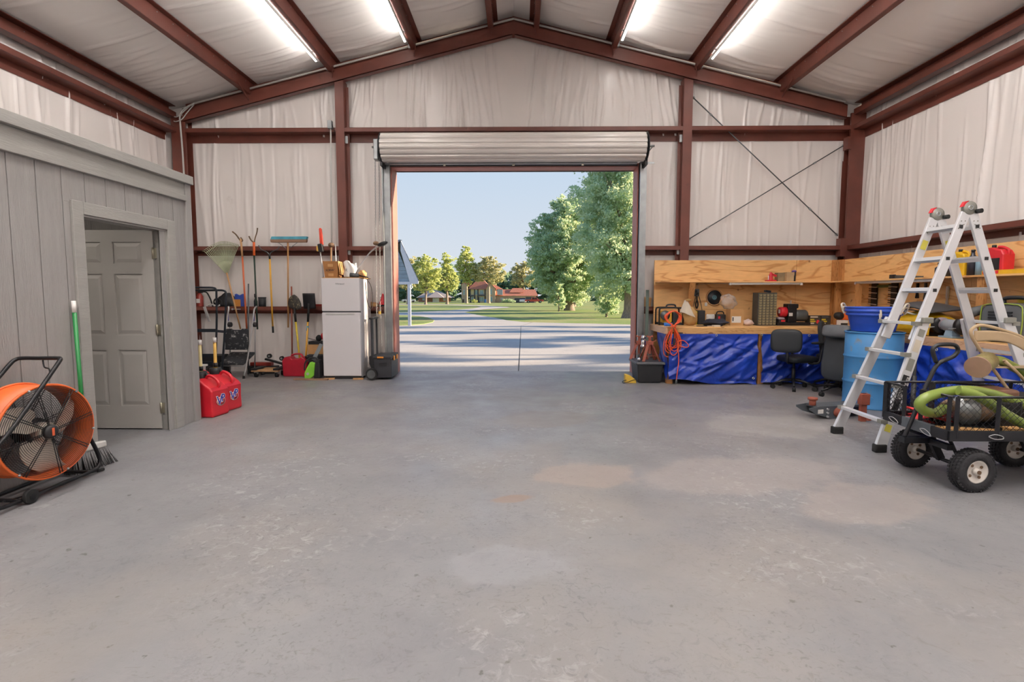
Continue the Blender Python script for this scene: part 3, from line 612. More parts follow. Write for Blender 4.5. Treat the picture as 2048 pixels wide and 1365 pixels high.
def tree(name, label, x, y, trunk_r, blobs, n, size, lm, bark='bark', fork=.35, group='trees beyond the lawn', cat='tree', lean=0):
    z0 = zt(y) - .05; t = T(name, label, cat, (x, y, z0), 0, group); r = random.Random(int(x * 13 + y * 7))
    top = max(b[2] for b in blobs); hf = min(b[2] - b[5] for b in blobs) + (top - min(b[2] - b[5] for b in blobs)) * fork; hf = max(hf, 1.0)
    b = B().tube([(0, 0, -.1), (0, 0, .05), (.05 * trunk_r, 0, trunk_r * 1.6), (lean * .5, 0, hf * .6), (lean, .05, hf)], [trunk_r * 1.9, trunk_r * 1.5, trunk_r * 1.05, trunk_r * .9, trunk_r * .72], 10)
    b.build('trunk', bark, t)
    for q in sorted(blobs, key=lambda q: -q[3])[:9]:
        c = Vector(q[:3]); s = Vector((lean, .05, hf * r.uniform(.8, 1.0))); mid = (s + c) / 2 + Vector((0, 0, .08 * (c - s).length))
        bo = B().tube([tuple(s), tuple(mid), tuple(c)], [trunk_r * .5, trunk_r * .3, trunk_r * .1], 6)
        for _ in range(3): 
            dd = Vector((r.uniform(-1, 1) * q[3], r.uniform(-1, 1) * q[4], r.uniform(-.4, 1) * q[5])) * .7; bo.tube([tuple(mid.lerp(c, r.random())), tuple(c + dd)], [trunk_r * .14, trunk_r * .03], 4)
        bo.build('branch', bark, t)
    leaf_mesh('foliage', leaves(blobs, n, size, int(abs(x) * 31 + y)), lm, t); return t
def crown(rx, ry, z0, z1, nb, seed, top=.5, rs=.42, cx=0):
    """blobs filling an egg-shaped crown"""
    r = random.Random(seed); out = []; zc = (z0 + z1) / 2
    for i in range(nb):
        h = (i + .5) / nb; z = z0 + (z1 - z0) * (.12 + .80 * h); env = math.sin(PI * min(max(h * (1 - top) + top * h ** .6, .06), .96)) ** .6
        a = i * 2.4 + r.random(); d = env * .62 * (r.random() ** .4); q = rs * r.uniform(.75, 1.15) * (.6 + .4 * env)
        out.append((cx + rx * d * math.cos(a), ry * d * math.sin(a), z, rx * q, ry * q, (z1 - z0) * q * .42))
    return out
# the broad oaks right of the driveway
tree('oak_tree', 'broad dark green oak nearest the door on the right', 8.55, 41.5, .42, crown(6.2, 5.0, .1, 17.5, 80, 3, .2, .23), 70000, .13, 'leaf_oak', fork=.22, group='big oaks by the driveway')
tree('oak_tree', 'broad dark green oak behind the nearest one, trunk bare at lawn level', 6.2, 66.0, .5, crown(8.0, 6, .1, 14.2, 90, 5, .45, .22), 70000, .17, 'leaf_oak', fork=.25, group='big oaks by the driveway')
tree('oak_tree', 'tall dark oak between the two near oaks', 12.0, 56.0, .5, crown(8.5, 6, .3, 19, 60, 11, .3, .25), 46000, .19, 'leaf_oak', fork=.25, group='big oaks by the driveway')
tree('oak_tree', 'dark oak low behind the red pickup truck', 9.5, 95.0, .45, crown(8.5, 5, .2, 12.5, 44, 12, .4, .26), 28000, .22, 'leaf_oak', fork=.25, group='big oaks by the driveway')
tree('understory_shrub', 'leafy green sapling at the foot of the far oak', 4.6, 62.0, .08, crown(1.3, 1.2, .1, 3.6, 8, 8), 4000, .12, 'leaf_oak', cat='shrub', group=None)
tree('understory_shrub', 'drooping green bush beside the near oak trunk', 7.2, 44.0, .08, crown(1.9, 1.5, -.1, 3.8, 10, 9), 6500, .1, 'leaf_oak', cat='shrub', group=None)
# trees by the road and the houses
tree('tulip_tree', 'tall narrow bright green tree left of the brick house', -14.9, 150, .3, crown(3.9, 2.6, 4.4, 16.6, 40, 21, .2, .3), 13000, .22, 'leaf_bright', 'bark_pale', .5)
tree('spreading_tree', 'wide olive green tree with forked pale trunk before the brick house', -8.6, 150, .32, crown(7.6, 4, 4.8, 13.6, 46, 22, .5, .27), 14000, .22, 'leaf_olive', 'bark_pale', .25)
tree('pine_tree', 'pine with open tufted top above the low grey roofed house', -18.0, 132, .3, crown(2.3, 1.8, 8.0, 12.8, 10, 23, .3, .5) + crown(4.4, 2.6, 2.6, 9.0, 30, 24, .4, .3), 12000, .19, 'leaf_bright', 'bark', .5)
tree('leafy_tree', 'bright green tree right of the porch gable', -21.6, 122, .26, crown(6.0, 3.2, 2.2, 12.0, 44, 25, .35, .28), 14000, .19, 'leaf_bright', 'bark', .3, lean=.3)
tree('leafy_tree', 'olive tree half hidden behind the porch gable', -26.5, 126, .28, crown(6.0, 3.2, 3.2, 11.5, 36, 26, .35, .28), 11000, .2, 'leaf_olive', 'bark', .3)
tree('leafy_tree', 'pale olive tree behind the oaks above the garage roof', 1.5, 190, .4, crown(7, 4, 4, 15.5, 40, 27, .4, .28), 12000, .26, 'leaf_olive', 'bark', .3)
r_ = random.Random(4)
# dark wood far behind the houses
for i, x in enumerate(range(-78, 60, 5)):
    lab = 'dark green woodland tree in the row behind the houses'
    tree('woodland_tree', lab, x + r_.uniform(-2, 2), 212 + r_.uniform(-6, 14), .4, crown(6.5, 5, -.6, r_.uniform(11.5, 15.5), 20, 40 + i, .5, .46), 6500, .5, 'leaf_dark', fork=.3, group='woodland behind the houses')
# trees out of frame to the right that break up the low sun
for i, (x, y, h) in enumerate(((27, 15.5, 12), (36, 23, 14), (31, 32, 13), (48, 17, 15), (30, 27, 12), (25, 20.5, 9))):
    tree('shade_tree', 'broad oak right of the driveway beyond the door frame', x, y, .4, crown(4.6, 3.2, 2.2, h, 12, 60 + i, .3, .34), 1500, .30, 'leaf_oak', fork=.25, group='oaks shading the driveway')

# ---------------------------------------------------------------- porch gable on the left
mat('trim_white', 'd5d8dc', .6, var=.04); mat('shake', '8fa0aa', .85, var=.14, scale=3); mat('shingle', '77808c', .9, var=.2)
GY = 29.5
pg = T('porch_gable', 'blue-grey shingled porch gable with white trim and post', 'porch', (-6.1, GY, zt(GY)))
ap = (-6.55, 4.30); tip = (-5.60, 1.93); dl = (ap[1] - tip[1]) / (ap[0] - tip[0])
B().box(-6.21, -6.05, GY - .08, GY + .08, zt(GY), 1.96).build('post', 'trim_white', pg, True, bev=.01)
B().box(-12.5, -5.98, GY - .1, GY + .1, 1.90, 2.05).build('beam', 'trim_white', pg, True)
# shingled face, courses one by one
for k in range(11):
    z0 = 2.05 + .21 * k; xr = -6.02 + (z0 - 2.05) / dl if True else 0
    xr1 = -6.02 + (z0 + .21 - 2.05) / dl; b = B()
    x = xr
    xl = -6.55 - (4.28 - z0) * 1.06; xl1 = -6.55 - (4.28 - z0 - .2) * 1.06; b.prism([(xl, z0), (xr, z0), (max(xr1, xl1), z0 + .20), (min(xl1, xr1), z0 + .20)], GY - .03 - .012 * (k % 2), GY + .02); b.build('shingle_course', 'shake', pg, True)
B().prism([(tip[0], tip[1]), (tip[0] + .02, tip[1] + .16), (ap[0] + .02, ap[1]), (ap[0] - .0, ap[1] - .55), (-6.06, 2.0), (-6.0, tip[1])], GY - .12, GY - .05).build('rake_board', 'trim_white', pg, True)
def slope(p, q, th, nm):                             # roof plane running back from the gable along the skewed ridge
    bk = Vector((-6.5, 9.0, 0)); a_, b_ = Vector((p[0], GY - .14, p[1])), Vector((q[0], GY - .14, q[1])); u = Vector((0, 0, th))
    B().add([a_, b_, b_ + bk, a_ + bk, a_ + u, b_ + u, b_ + bk + u, a_ + bk + u], [(0, 3, 2, 1), (4, 5, 6, 7), (0, 1, 5, 4), (1, 2, 6, 5), (2, 3, 7, 6), (3, 0, 4, 7)]).build(nm, 'shingle', pg, True)
slope((tip[0] + .03, tip[1] + .15), (ap[0], ap[1]), .06, 'roof_edge'); slope((ap[0], ap[1]), (-9.0, 2.0), .06, 'roof_slope')
B().tube([(-6.0, GY - .1, 1.9), (-5.93, GY - .1, 1.75), (-6.06, GY - .1, 1.6), (-6.06, GY - .1, -.2)], .035, 6).build('downspout', 'trim_white', pg, True)

# ---------------------------------------------------------------- far houses
mat('roof_red', 'b8765c', .85, var=.15, scale=2); mat('roof_grey', 'a89c93', .85, var=.12); mat('brick_tan', 'bda78e', .85, var=.15, scale=4); mat('brick_red', 'a5745c', .85, var=.15, scale=4); mat('timber', '4a4d55', .7); mat('wall_cream', 'cbbd98', .8, var=.08); mat('pane', '7fa3a8', .2, var=.2); mat('slate_wall', 'a7b3ba', .7)
HB = -1.23; HY = 165.0
def win(parent, x, z, w, h, y, fr='trim_white', pm='pane', mull=1):
    f = B().box(x - w / 2, x + w / 2, y - .1, y + .02, z, z + h).build('window', fr, parent, True)
    n = mull + 1
    for i in range(n):
        a = x - w / 2 + .08 + i * (w - .16 + .08) / n; B().box(a, a + (w - .16 + .08) / n - .08, y - .13, y - .09, z + .08, z + h - .08).build('pane', pm, f, True) if False else None
    return f
def win2(parent, x, z, w, h, y, nx=1, nz=1, fr='trim_white'):
    f = B().box(x - w / 2, x + w / 2, y - .1, y + .05, z, z + h).build('window', fr, parent, True)
    cw, chh = (w - .1 * (nx + 1)) / nx, (h - .1 * (nz + 1)) / nz
    for i in range(nx):
        for j in range(nz):
            a = x - w / 2 + .1 + i * (cw + .1); c = z + .1 + j * (chh + .1); q = B().box(a, a + cw, y - .13, y - .09, c, c + chh); q.v = [(v[0] - parent.location.x, v[1] - parent.location.y, v[2] - parent.location.z) for v in q.v]; q.build('pane', 'pane', f)
    return f
hs = T('brick_house', 'two storey house with steep red hip roof beyond the lawn', 'house', (-12.5, HY, HB))
B().box(-15.4, -10.4, HY, HY + 8, HB, 3.05).build('wall', 'wall_cream', hs, True)
B().box(-10.4, -7.5, HY - .8, HY + 8, HB, 3.1).build('gable_wing', 'brick_tan', hs, True)
B().prism([(-10.4, 3.1), (-7.3, 3.1), (-8.95, 4.75)], HY - .8, HY + 5).build('gable', 'brick_tan', hs, True)
B().prism([(-18.0, HB), (-16.4, HB), (-16.4, 3.9), (-17.2, 4.9), (-18.0, 4.4)], HY + .2, HY + 6).build('side_wing', 'brick_tan', hs, True)
B().prism([(-18.3, 4.3), (-17.4, 5.2), (-15.4, 4.9), (-15.2, 3.6)], HY + .4, HY + 6).build('side_roof', 'roof_red', hs, True)
def hip(x0, x1, y0, y1, z0, ax0, ax1, ay, z1):
    return B().add([(x0, y0, z0), (x1, y0, z0), (x1, y1, z0), (x0, y1, z0), (ax0, ay, z1), (ax1, ay, z1)], [(0, 1, 5, 4), (1, 2, 5), (2, 3, 4, 5), (3, 0, 4), (3, 2, 1, 0)])
hip(-15.9, -8.6, HY - .5, HY + 8.5, 2.95, -12.5, -12.1, HY + 3, 6.9).build('roof', 'roof_red', hs, True)
hip(-11.0, -5.2, HY - .3, HY + 7, 2.95, -9.2, -8.6, HY + 3, 4.9).build('wing_roof', 'roof_red', hs, True)
B().add([(-10.6, HY - 1.0, 2.9), (-8.95, HY - 1.0, 4.95), (-7.1, HY - 1.0, 2.9), (-10.6, HY + 3, 2.9), (-8.95, HY + 3, 4.95), (-7.1, HY + 3, 2.9)], [(0, 1, 4, 3), (1, 2, 5, 4)]).build('gable_roof', 'roof_red', hs, True, sol=.12)
for x in (-15.3, -13.9, -12.9, -10.6): B().box(x - .2, x + .2, HY - .12, HY, HB, 3.0).build('timber_post', 'timber', hs, True)
B().box(-13.0, -10.5, HY - 1.0, HY, .85, 1.25).build('balcony', 'timber', hs, True); B().box(-15.3, -14.2, HY - .5, HY, .7, 1.1).build('balcony', 'timber', hs, True)
win2(hs, -11.7, 1.35, 1.1, 1.4, HY, 2, 1); win2(hs, -11.7, -.9, 1.4, 1.5, HY, 2, 1); win2(hs, -13.4, 1.2, .7, 1.5, HY); win2(hs, -8.9, 1.3, .95, 1.7, HY - .8, 2, 3); win2(hs, -8.9, -.9, 1.1, 1.5, HY - .8); win2(hs, -17.2, 1.2, .5, 1.5, HY + .2); win2(hs, -14.6, -.9, .7, 1.6, HY)
B().box(-12.9, -12.2, HY - .05, HY + .05, HB, .5).build('door', 'timber', hs, True)
gg = T('garage_wing', 'long low brick garage with red roof beside the brick house', 'building', (-1.0, HY + 1, HB))
B().box(-7.5, 5.2, HY + .5, HY + 8, HB, .95).build('wall', 'brick_tan', gg, True)
B().add([(-8.2, HY, .9), (5.8, HY, .9), (5.8, HY + 8.5, .9), (-8.2, HY + 8.5, .9), (-6.9, HY + 4, 2.9), (5.0, HY + 4, 2.9)], [(0, 1, 5, 4), (1, 2, 5), (2, 3, 4, 5), (3, 0, 4)]).build('roof', 'roof_red', gg, True)
B().add([(-3.2, HY + 1.6, 1.9), (1.2, HY + 1.6, 1.9), (1.0, HY + 4, 3.3), (-2.2, HY + 4, 3.3)], [(0, 1, 2, 3)]).build('dormer', 'roof_red', gg, True, sol=.1)
B().box(-6.9, -5.2, HY - .2, HY + .5, 1.2, 2.9).build('dormer_wall', 'slate_wall', gg, True)
for x0, x1, z1 in ((-1.5, 1.5, .2), (2.0, 4.6, .55)): B().box(x0, x1, HY + .42, HY + .5, HB, z1).build('garage_door', 'timber', gg, True)
win2(gg, -5.4, -.35, .9, .6, HY + .5, 2, 2)
h2 = T('grey_roofed_house', 'low house with pale grey hip roof at the far left', 'house', (-30, 181, HB))
B().box(-34.5, -24.5, 181, 189, HB, .3).build('wall', 'brick_red', h2, True)
hip(-35.2, -23.2, 180.4, 190, .25, -31.0, -29.5, 185, 3.1).build('roof', 'roof_grey', h2, True); hip(-31.5, -25.5, 179, 184, .25, -28.6, -28.4, 182.2, 2.3).build('porch_roof', 'roof_grey', h2, True)
B().box(-31.0, -30.2, 183, 183.8, 2.2, 3.4).build('chimney', 'brick_tan', h2, True); B().box(-29.6, -27.4, 180.8, 181, HB, .1).build('garage_door', 'trim_white', h2, True)
win2(h2, -25.6, -.8, .7, .9, 181, 1, 2); win2(h2, -32.4, -.7, 1.3, .8, 181, 2, 1); B().box(-23.9, -22.6, 179.5, 180.2, HB, .2).build('porch_post', 'trim_white', h2, True) if False else None
# wheelie bins, hedge, parked cars
mat('bin_black', '2b2c2e', .6); mat('bin_blue', '3f6fb5', .6)
for x, mm, lab in ((-16.7, 'bin_black', 'black wheelie bin by the far road'), (-10.2, 'bin_blue', 'blue recycling bin by the far road')):
    t = T('wheelie_bin', lab, 'bin', (x, 158, zt(158))); B().obox((0, 0, .5), (.5, .6, .9), taper=1.15).build('body', mm, t); B().obox((0, 0, 1.0), (.66, .74, .1)).build('lid', mm, t)
    for s in (-1, 1): B().cyl((s * .2, .3, .1), (s * .26, .3, .1), .1, n=10).build('wheel', 'black_rubber', t)
hd = T('hedge', 'clipped green hedge before the brick garage', 'hedge', (-3.6, HY - 1.5, HB)); leaf_mesh('foliage', leaves([(-1.2, 0, .5, 1.3, .7, .65), (.3, 0, .55, 1.4, .7, .65), (1.5, 0, .45, 1.0, .7, .6)], 2500, .12, 5), 'leaf_oak', hd); B().tube([(0, 0, 0), (0, 0, .4)], .08, 5).build('stem', 'bark', hd)
sh = T('shrub', 'small bright green shrub at the brick house door', 'shrub', (-13.9, HY - 2.0, HB)); leaf_mesh('foliage', leaves([(0, 0, .7, .9, .7, .7), (.5, 0, .5, .6, .5, .5)], 1300, .12, 6), 'leaf_bright', sh); B().tube([(0, 0, 0), (0, 0, .5)], .06, 5).build('stem', 'bark', sh)
mat('car_red', 'c03a34', .35, coat=.6); mat('car_silver', 'a9b3bb', .3, .4); mat('glass_dark', '222a30', .1)
def pickup(t, m):
    B().prism([(-2.75, .45), (-2.75, .95), (-.75, 1.0), (-.75, 1.02), (1.25, 1.02), (2.55, .95), (2.75, .80), (2.75, .45)], -.92, .92).build('body', m, t, bev=.05)
    B().prism([(-.85, 1.0), (-.75, 1.62), (.45, 1.65), (1.25, 1.02)], -.8, .8).build('cab', m, t, bev=.06)
    for x0, x1, sl in ((-.62, .12, 0), (.2, .95, .35)): B().prism([(x0, 1.08), (x1, 1.08), (x1 - sl, 1.55), (x0 + .04, 1.55)], -.83, -.79).build('side_window', 'glass_dark', t)
    for x in (-1.75, 1.75):
        for y in (-.85, .85):
            w = B().cyl((x, y - .11, .38), (x, y + .11, .38), .38, n=18).build('wheel', 'black_rubber', t); B().cyl((x, y - .125, .38), (x, y - .105, .38), .22, n=12).build('hub', 'galv', w)
    B().box(2.72, 2.80, -.9, .9, .45, .62).build('bumper', 'galv', t); B().box(-2.80, -2.72, -.9, .9, .45, .6).build('bumper', 'galv', t)
pk = T('pickup_truck', 'red pickup truck parked by the far road', 'truck', (4.3, 156, zt(156)), RAD(4)); pickup(pk, 'car_red')
def sedan(t, m):
    B().prism([(-2.2, .3), (-2.2, .85), (-1.5, .95), (1.0, .95), (2.1, .78), (2.2, .3)], -.85, .85).build('body', m, t, bev=.06); B().prism([(-1.6, .93), (-1.0, 1.4), (.3, 1.42), (1.1, .93)], -.75, .75).build('cabin', 'glass_dark', t, bev=.05)
    for x in (-1.35, 1.35):
        for y in (-.78, .78): B().cyl((x, y - .1, .32), (x, y + .1, .32), .32, n=14).build('wheel', 'black_rubber', t)
sedan(T('parked_car', 'silver car parked left of the grey roofed house', 'car', (-35.5, 170, -1.21), RAD(20)), 'car_silver')
sedan(T('parked_car', 'white car parked behind the red pickup truck', 'car', (1.2, 161, zt(161)), RAD(80)), 'trim_white')
# ================================================================ left side of the workshop
mat('orange_paint', 'd9642b', .4, var=.08); mat('fan_blade', 'cfc8ba', .35, .35, var=.08); mat('wire_black', '1c1c1f', .5, .3)
mat('broom_green', '1f7a3d', .4); mat('bristle', '6b6a6b', .9, var=.3, scale=40, stretch=(8, 8, 1)); mat('red_plastic', 'c21f2c', .42, var=.08); mat('clear_spout', 'd8c894', .3, var=.15); mat('spout_yellow', 'd9ac52', .35, var=.1)
mat('logo_blue', '2f2f9a', .5); mat('logo_white', 'e6e2de', .5); mat('logo_orange', 'd9633c', .5)
# ---- drum fan
fan = T('drum_fan', 'orange drum fan on a black tube frame beside the office wall', 'fan', (-3.24, 3.5, 0))
FA = RZ(RAD(-10)) @ AXX; FC = Vector((-3.14, 3.425, .44)); R0 = .306
FM = Matrix.Translation(FC) @ FA                              # local Z = blowing direction
b = B(FM); n = 48; prof = [(R0, -.22), (R0, 0)]
b.lathe([(R0 + .0, -.23), (R0 + .0, 0.0), (R0 - .006, 0.0), (R0 - .006, -.23), (R0, -.23)], n=n); b.f = b.f[:-2]; b.s = b.s[:-2]
b.build('drum', 'orange_paint', fan, True)
for z in (0, -.23): B(FM).torus((0, 0, z), R0 + .004, .009, None, 48, 8).build('drum_rim', 'orange_paint', fan, True)
for zz, nm in ((.012, 'front_guard'), (-.225, 'rear_guard')):
    b = B(FM)
    for i in range(22): b.torus((0, 0, zz + (.02 if zz > 0 else -.02) * (1 - i / 22)), .055 + (R0 - .06) * i / 21, .0016, None, 40, 4)
    for i in range(8):
        a = 2 * PI * i / 8 + .2
        for da in (-.03, .03): b.tube([(.05 * math.cos(a + da * 3), .05 * math.sin(a + da * 3), zz + .012), (R0 * math.cos(a + da), R0 * math.sin(a + da), zz)], .003, 5)
    o = b.build(nm, 'wire_black', fan, True)
    if zz > 0:
        for i in range(6):
            a = 2 * PI * i / 6 + .35; b2 = B(FM); b2.ball((R0 * math.cos(a), R0 * math.sin(a), .012), .009, 8, 6); b2.build('screw', 'galv', o).location = -Vector(fan.location)
hubm = Matrix.Translation((0, 0, 0))
B(FM).lathe([(.0, .045), (.035, .043), (.045, .034), (.047, .02), (.047, .012)], n=24).build('badge', 'black_plastic', fan, True)
B(FM).box(-.026, .026, -.008, .008, .0455, .047).build('badge_plate', 'logo_orange', fan, True)
B(FM).lathe([(.0, .012), (.06, .01), (.06, -.07), (.0, -.07)], n=20).build('hub', 'fan_blade', fan, True)
B(FM).lathe([(.0, -.08), (.085, -.08), (.085, -.2), (.0, -.2)], n=20).build('motor', 'black_metal', fan, True)
for i in range(3):
    a0 = 2 * PI * i / 3 + 1.75
    def bl(u, v):
        r = .05 + .235 * u; sweep = a0 + .55 * u * u; w = .045 + .06 * math.sin(PI * (u * .8 + .1)); t = (v - .5)
        a = sweep + t * w * 2 / max(r, .12) * .9; return (r * math.cos(a), r * math.sin(a), -.045 + t * .10 * (1 - .35 * u) - .02 * (1 - 4 * t * t))
    B(FM).grid(bl, 12, 8).build('blade', 'fan_blade', fan, True, sol=.004)
b = B(); X0, X1 = -2.99, -3.42
def ft(pts, nm, r=.0135, k=5): B().tube(smooth_path(pts, k), r, 8).build(nm, 'black_metal', fan, True)
XA, XB = -3.185, -3.42
for x_ in (XA, XB): ft([(x_ - .03 if x_ == XA else x_ + .05, 3.03, .50), (x_, 3.02, .25), (x_, 3.04, .10), (x_, 3.10, .045), (x_, 3.22, .035), (x_, 3.6, .035), (x_, 3.80, .035), (x_, 3.88, .06), (x_ - .005, 3.885, .15), (x_ - .03 if x_ == XA else x_ + .08, 3.78, .42)], 'frame_side')
ft([(-3.10, 3.0, .42), (-3.10, 3.13, .52), (-3.10, 3.33, .72), (-3.10, 3.49, .885), (-3.11, 3.525, .915), (-3.15, 3.535, .918), (-3.26, 3.53, .918), (-3.37, 3.53, .918), (-3.41, 3.52, .91), (-3.42, 3.47, .87), (-3.42, 3.25, .66), (-3.42, 3.0, .42)], 'handle', .013)
ft([(XA, 3.25, .035), (XB, 3.25, .035)], 'frame_crossbar'); ft([(XA, 3.80, .035), (XB, 3.80, .035)], 'frame_crossbar')
for x in (-3.16, -3.435):
    w = B().cyl((x - .014, 3.29, .048), (x + .014, 3.29, .048), .046, n=22).build('wheel', 'black_rubber', fan, True); B().cyl((x + .012, 3.29, .048), (x + .018, 3.29, .048), .02, n=10).build('hub_cap', 'black_metal', w).location = -Vector(fan.location)
ft([(-3.25, 3.2, .05), (-3.3, 3.3, .02), (-3.26, 3.5, .012), (-3.27, 3.7, .012), (-3.22, 3.83, .012), (-3.20, 3.88, .015)], 'power_cord', .005)
B().cyl((-3.20, 3.88, .016), (-3.185, 3.925, .016), .012, n=8).build('plug', 'black_rubber', fan, True)
ft([(-3.24, 3.535, .915), (-3.22, 3.52, .86), (-3.17, 3.50, .85), (-3.11, 3.44, .83)], 'cord_wrap', .005)
# ---- broom
br = T('push_broom', 'broom with green handle and grey bristles leaning on the office wall', 'broom', (-3.36, 4.02, 0))
B().cyl((-3.43, 4.04, 1.22), (-3.36, 3.98, .17), .0145, n=10).build('handle', 'broom_green', br, True)
B().cyl((-3.436, 4.045, 1.30), (-3.43, 4.04, 1.21), .0155, n=10).build('grip', 'white_plastic', br, True)
B().obox((-3.345, 3.98, .165), (.06, .26, .05), (0, RAD(-6), RAD(-14))).build('head', 'cable_grey', br, True, bev=.012)
b = B(RZ(0))
for i in range(34):
    for j in range(5):
        u = (i / 33 - .5) * .24; w = (j / 4 - .5) * .045; c = Vector((-3.345 + w - u * -.24, 3.98 + u, .145)); d = Vector((random.gauss(0, .012) + w * .9 + .02, u * .36 + random.gauss(0, .01), 0))
        b.tube([c, (c.x + d.x, c.y + d.y, .004)], [.006, .004], 4)
b.build('bristles', 'bristle', br, True)['kind'] = 'stuff'
# ---- three racing fuel cans by the office corner
def fuel_can(loc, rz, label, sp='clear_spout'):
    t = T('fuel_can', label, 'fuel can', loc, rz, 'red fuel cans by the office corner')
    bd = B().prism([(-.15, .0), (.145, .0), (.15, .03), (.145, .15), (.15, .29), (.125, .325), (.0, .405), (-.03, .42), (-.15, .42)], -.135, .135).build('body', 'red_plastic', t, bev=.022, seg=3)
    B().tube(smooth_path([(.115, 0, .315), (.135, 0, .355), (.10, 0, .41), (.03, 0, .445), (-.015, 0, .43), (-.03, 0, .40)]), .018, 10).build('handle', 'red_plastic', t)
    B().lathe([(.0, .415), (.062, .415), (.065, .425), (.065, .485), (.058, .492), (.0, .492)], (-.085, 0, 0), 24).build('cap', 'black_plastic', t)
    s = B().tube([(-.085, 0, .49), (-.083, 0, .53), (-.08, .0, .80)], [.026, .018, .0165], 10).build('spout', sp, t); B().cyl((-.08, 0, .79), (-.08, 0, .845), .02, n=10).build('spout_cap', 'white_plastic', s); B().cyl((-.083, 0, .50), (-.082, 0, .55), .024, n=10).build('spout_collar', 'black_plastic', s)
    B().cyl((-.02, 0, .425), (-.005, 0, .47), .016, n=8).build('vent_cap', 'black_plastic', t)
    lg = B().lathe([(.0, 0), (.068, 0), (.068, .002), (.0, .002)], (.1505, 0, .165), 24, AXX @ Matrix.Diagonal((.72, 1, 1, 1))).build('logo_ring', 'logo_white', t)
    B().lathe([(.0, 0), (.061, 0), (.061, .002), (.0, .002)], (.1512, 0, .165), 24, AXX @ Matrix.Diagonal((.70, 1, 1, 1))).build('logo_disc', 'red_plastic', lg)
    q = (PI / 2, 0, PI / 2)
    for s_, m_, ex in ((.022, 'logo_white', .0), (.006, 'logo_blue', .0012)):
        text('logo_letters', 'V', .135, m_, lg, (.1540 + ex, -.028, .172), q, .0006, bold=s_ * .35); text('logo_letters', 'P', .115, m_, lg, (.1540 + ex, .030, .195), q, .0006, bold=s_ * .35)
    return t
fuel_can((-3.475, 5.81, 0), RAD(-8), 'red racing fuel can nearest the office corner, blue letters on its side')
fuel_can((-3.49, 6.12, 0), RAD(-10), 'red racing fuel can behind the nearest one, yellow spout', 'spout_yellow')
fuel_can((-3.83, 6.20, 0), RAD(40), 'red racing fuel can furthest back, mostly hidden by the office corner')

# ---- hand truck behind the office corner
mat('truck_blue', '20262f', .45, .2); mat('alu', 'c3c4c6', .32, .7, var=.08)
ht = T('hand_truck', 'black steel hand truck standing behind the office corner', 'hand truck', (-4.9, 8.25, 0))
B().tube(smooth_path([(-5.3, 8.1, 1.455), (-4.85, 8.1, 1.455), (-4.70, 8.1, 1.45), (-4.655, 8.1, 1.42), (-4.66, 8.11, 1.3), (-4.70, 8.15, .85), (-4.80, 8.22, .10)], 4), .016, 8).build('frame_rail', 'truck_blue', ht, True)
B().tube(smooth_path([(-5.3, 8.2, 1.41), (-4.75, 8.2, 1.415), (-4.60, 8.2, 1.41), (-4.56, 8.2, 1.37), (-4.565, 8.2, 1.25), (-4.63, 8.25, .8), (-4.74, 8.3, .06)], 4), .016, 8).build('frame_rail', 'truck_blue', ht, True)
for z, x in ((.79, -4.72), (.40, -4.78), (.28, -4.80)): B().bar((-5.35, 8.14, z), (x + .0, 8.16, z), .02, .05).build('crossbar', 'truck_blue', ht, True)
B().bar((-4.72, 8.18, .78), (-4.62, 8.27, .76), .02, .04).build('crossbar', 'truck_blue', ht, True)
B().bar((-4.86, 8.12, 1.16), (-4.79, 8.12, .93), .03, .03).build('strap_bar', 'alu', ht, True)
B().box(-5.25, -4.75, 8.0, 8.3, .0, .02).build('toe_plate', 'truck_blue', ht, True)
for x in (-4.98, -5.3): B().cyl((x, 8.37, .10), (x + .06, 8.37, .10), .10, n=18).build('wheel', 'black_rubber', ht, True)
# dark crate and white bin behind the cans
tag(B().box(-5.18, -4.86, 8.50, 8.76, 0, .36).build('storage_crate', 'black_plastic', bev=.02), 'dark crate on the floor behind the hand truck', 'crate')
tag(B().prism([(-5.02, 0), (-4.62, 0), (-4.60, .30), (-5.04, .30)], 7.4, 7.66).prism([(-5.06, .30), (-4.58, .30), (-4.58, .33), (-5.06, .33)], 7.38, 7.68).build('white_bin', 'white_plastic', bev=.008), 'white plastic bin behind the fuel cans', 'bin')
# ---- paint-spattered step stool
mat('stool_black', '23262b', .55, var=.1, dirt='c9c8c4', dirt_amt=.40, dscale=14)
ss = T('step_stool', 'black step stool with silver legs and white paint spatters', 'step stool', (-4.55, 8.55, 0))
for s in (-1, 1):
    x0, x1 = (-4.72, -4.82) if s < 0 else (-4.30, -4.43)
    B().tube(smooth_path([(x0 + .02 * s + .015, 8.56, 1.16), (x0 + .0, 8.55, 1.11), (x0 - .01, 8.53, 1.0), (x0 + (x1 - x0) * .5, 8.47, .5), (x1 + .0, 8.38, .0)], 4), .0125, 8).build('front_leg', 'alu', ss, True)
    B().tube([(x0 + .0, 8.56, .92), (x0 - .1, 8.72, .4), (x0 - .185, 8.84, .02)], .0115, 8).build('rear_leg', 'alu', ss, True)
    B().cyl((x0 - .02, 8.545, .86), (x0 + .035, 8.545, .86), .04, n=14).build('joint', 'black_plastic', ss, True)
    for (fx, fy) in ((x1, 8.38), (x0 - .185, 8.84)): B().cyl((fx, fy, 0), (fx, fy, .045), .022, .017, n=10).build('foot', 'black_rubber', ss, True)
    B().cyl((x0 - .012, 8.533, .92), (x0 - .012, 8.54, 1.04), .0138, n=8).build('label_band', 'logo_blue', ss, True)
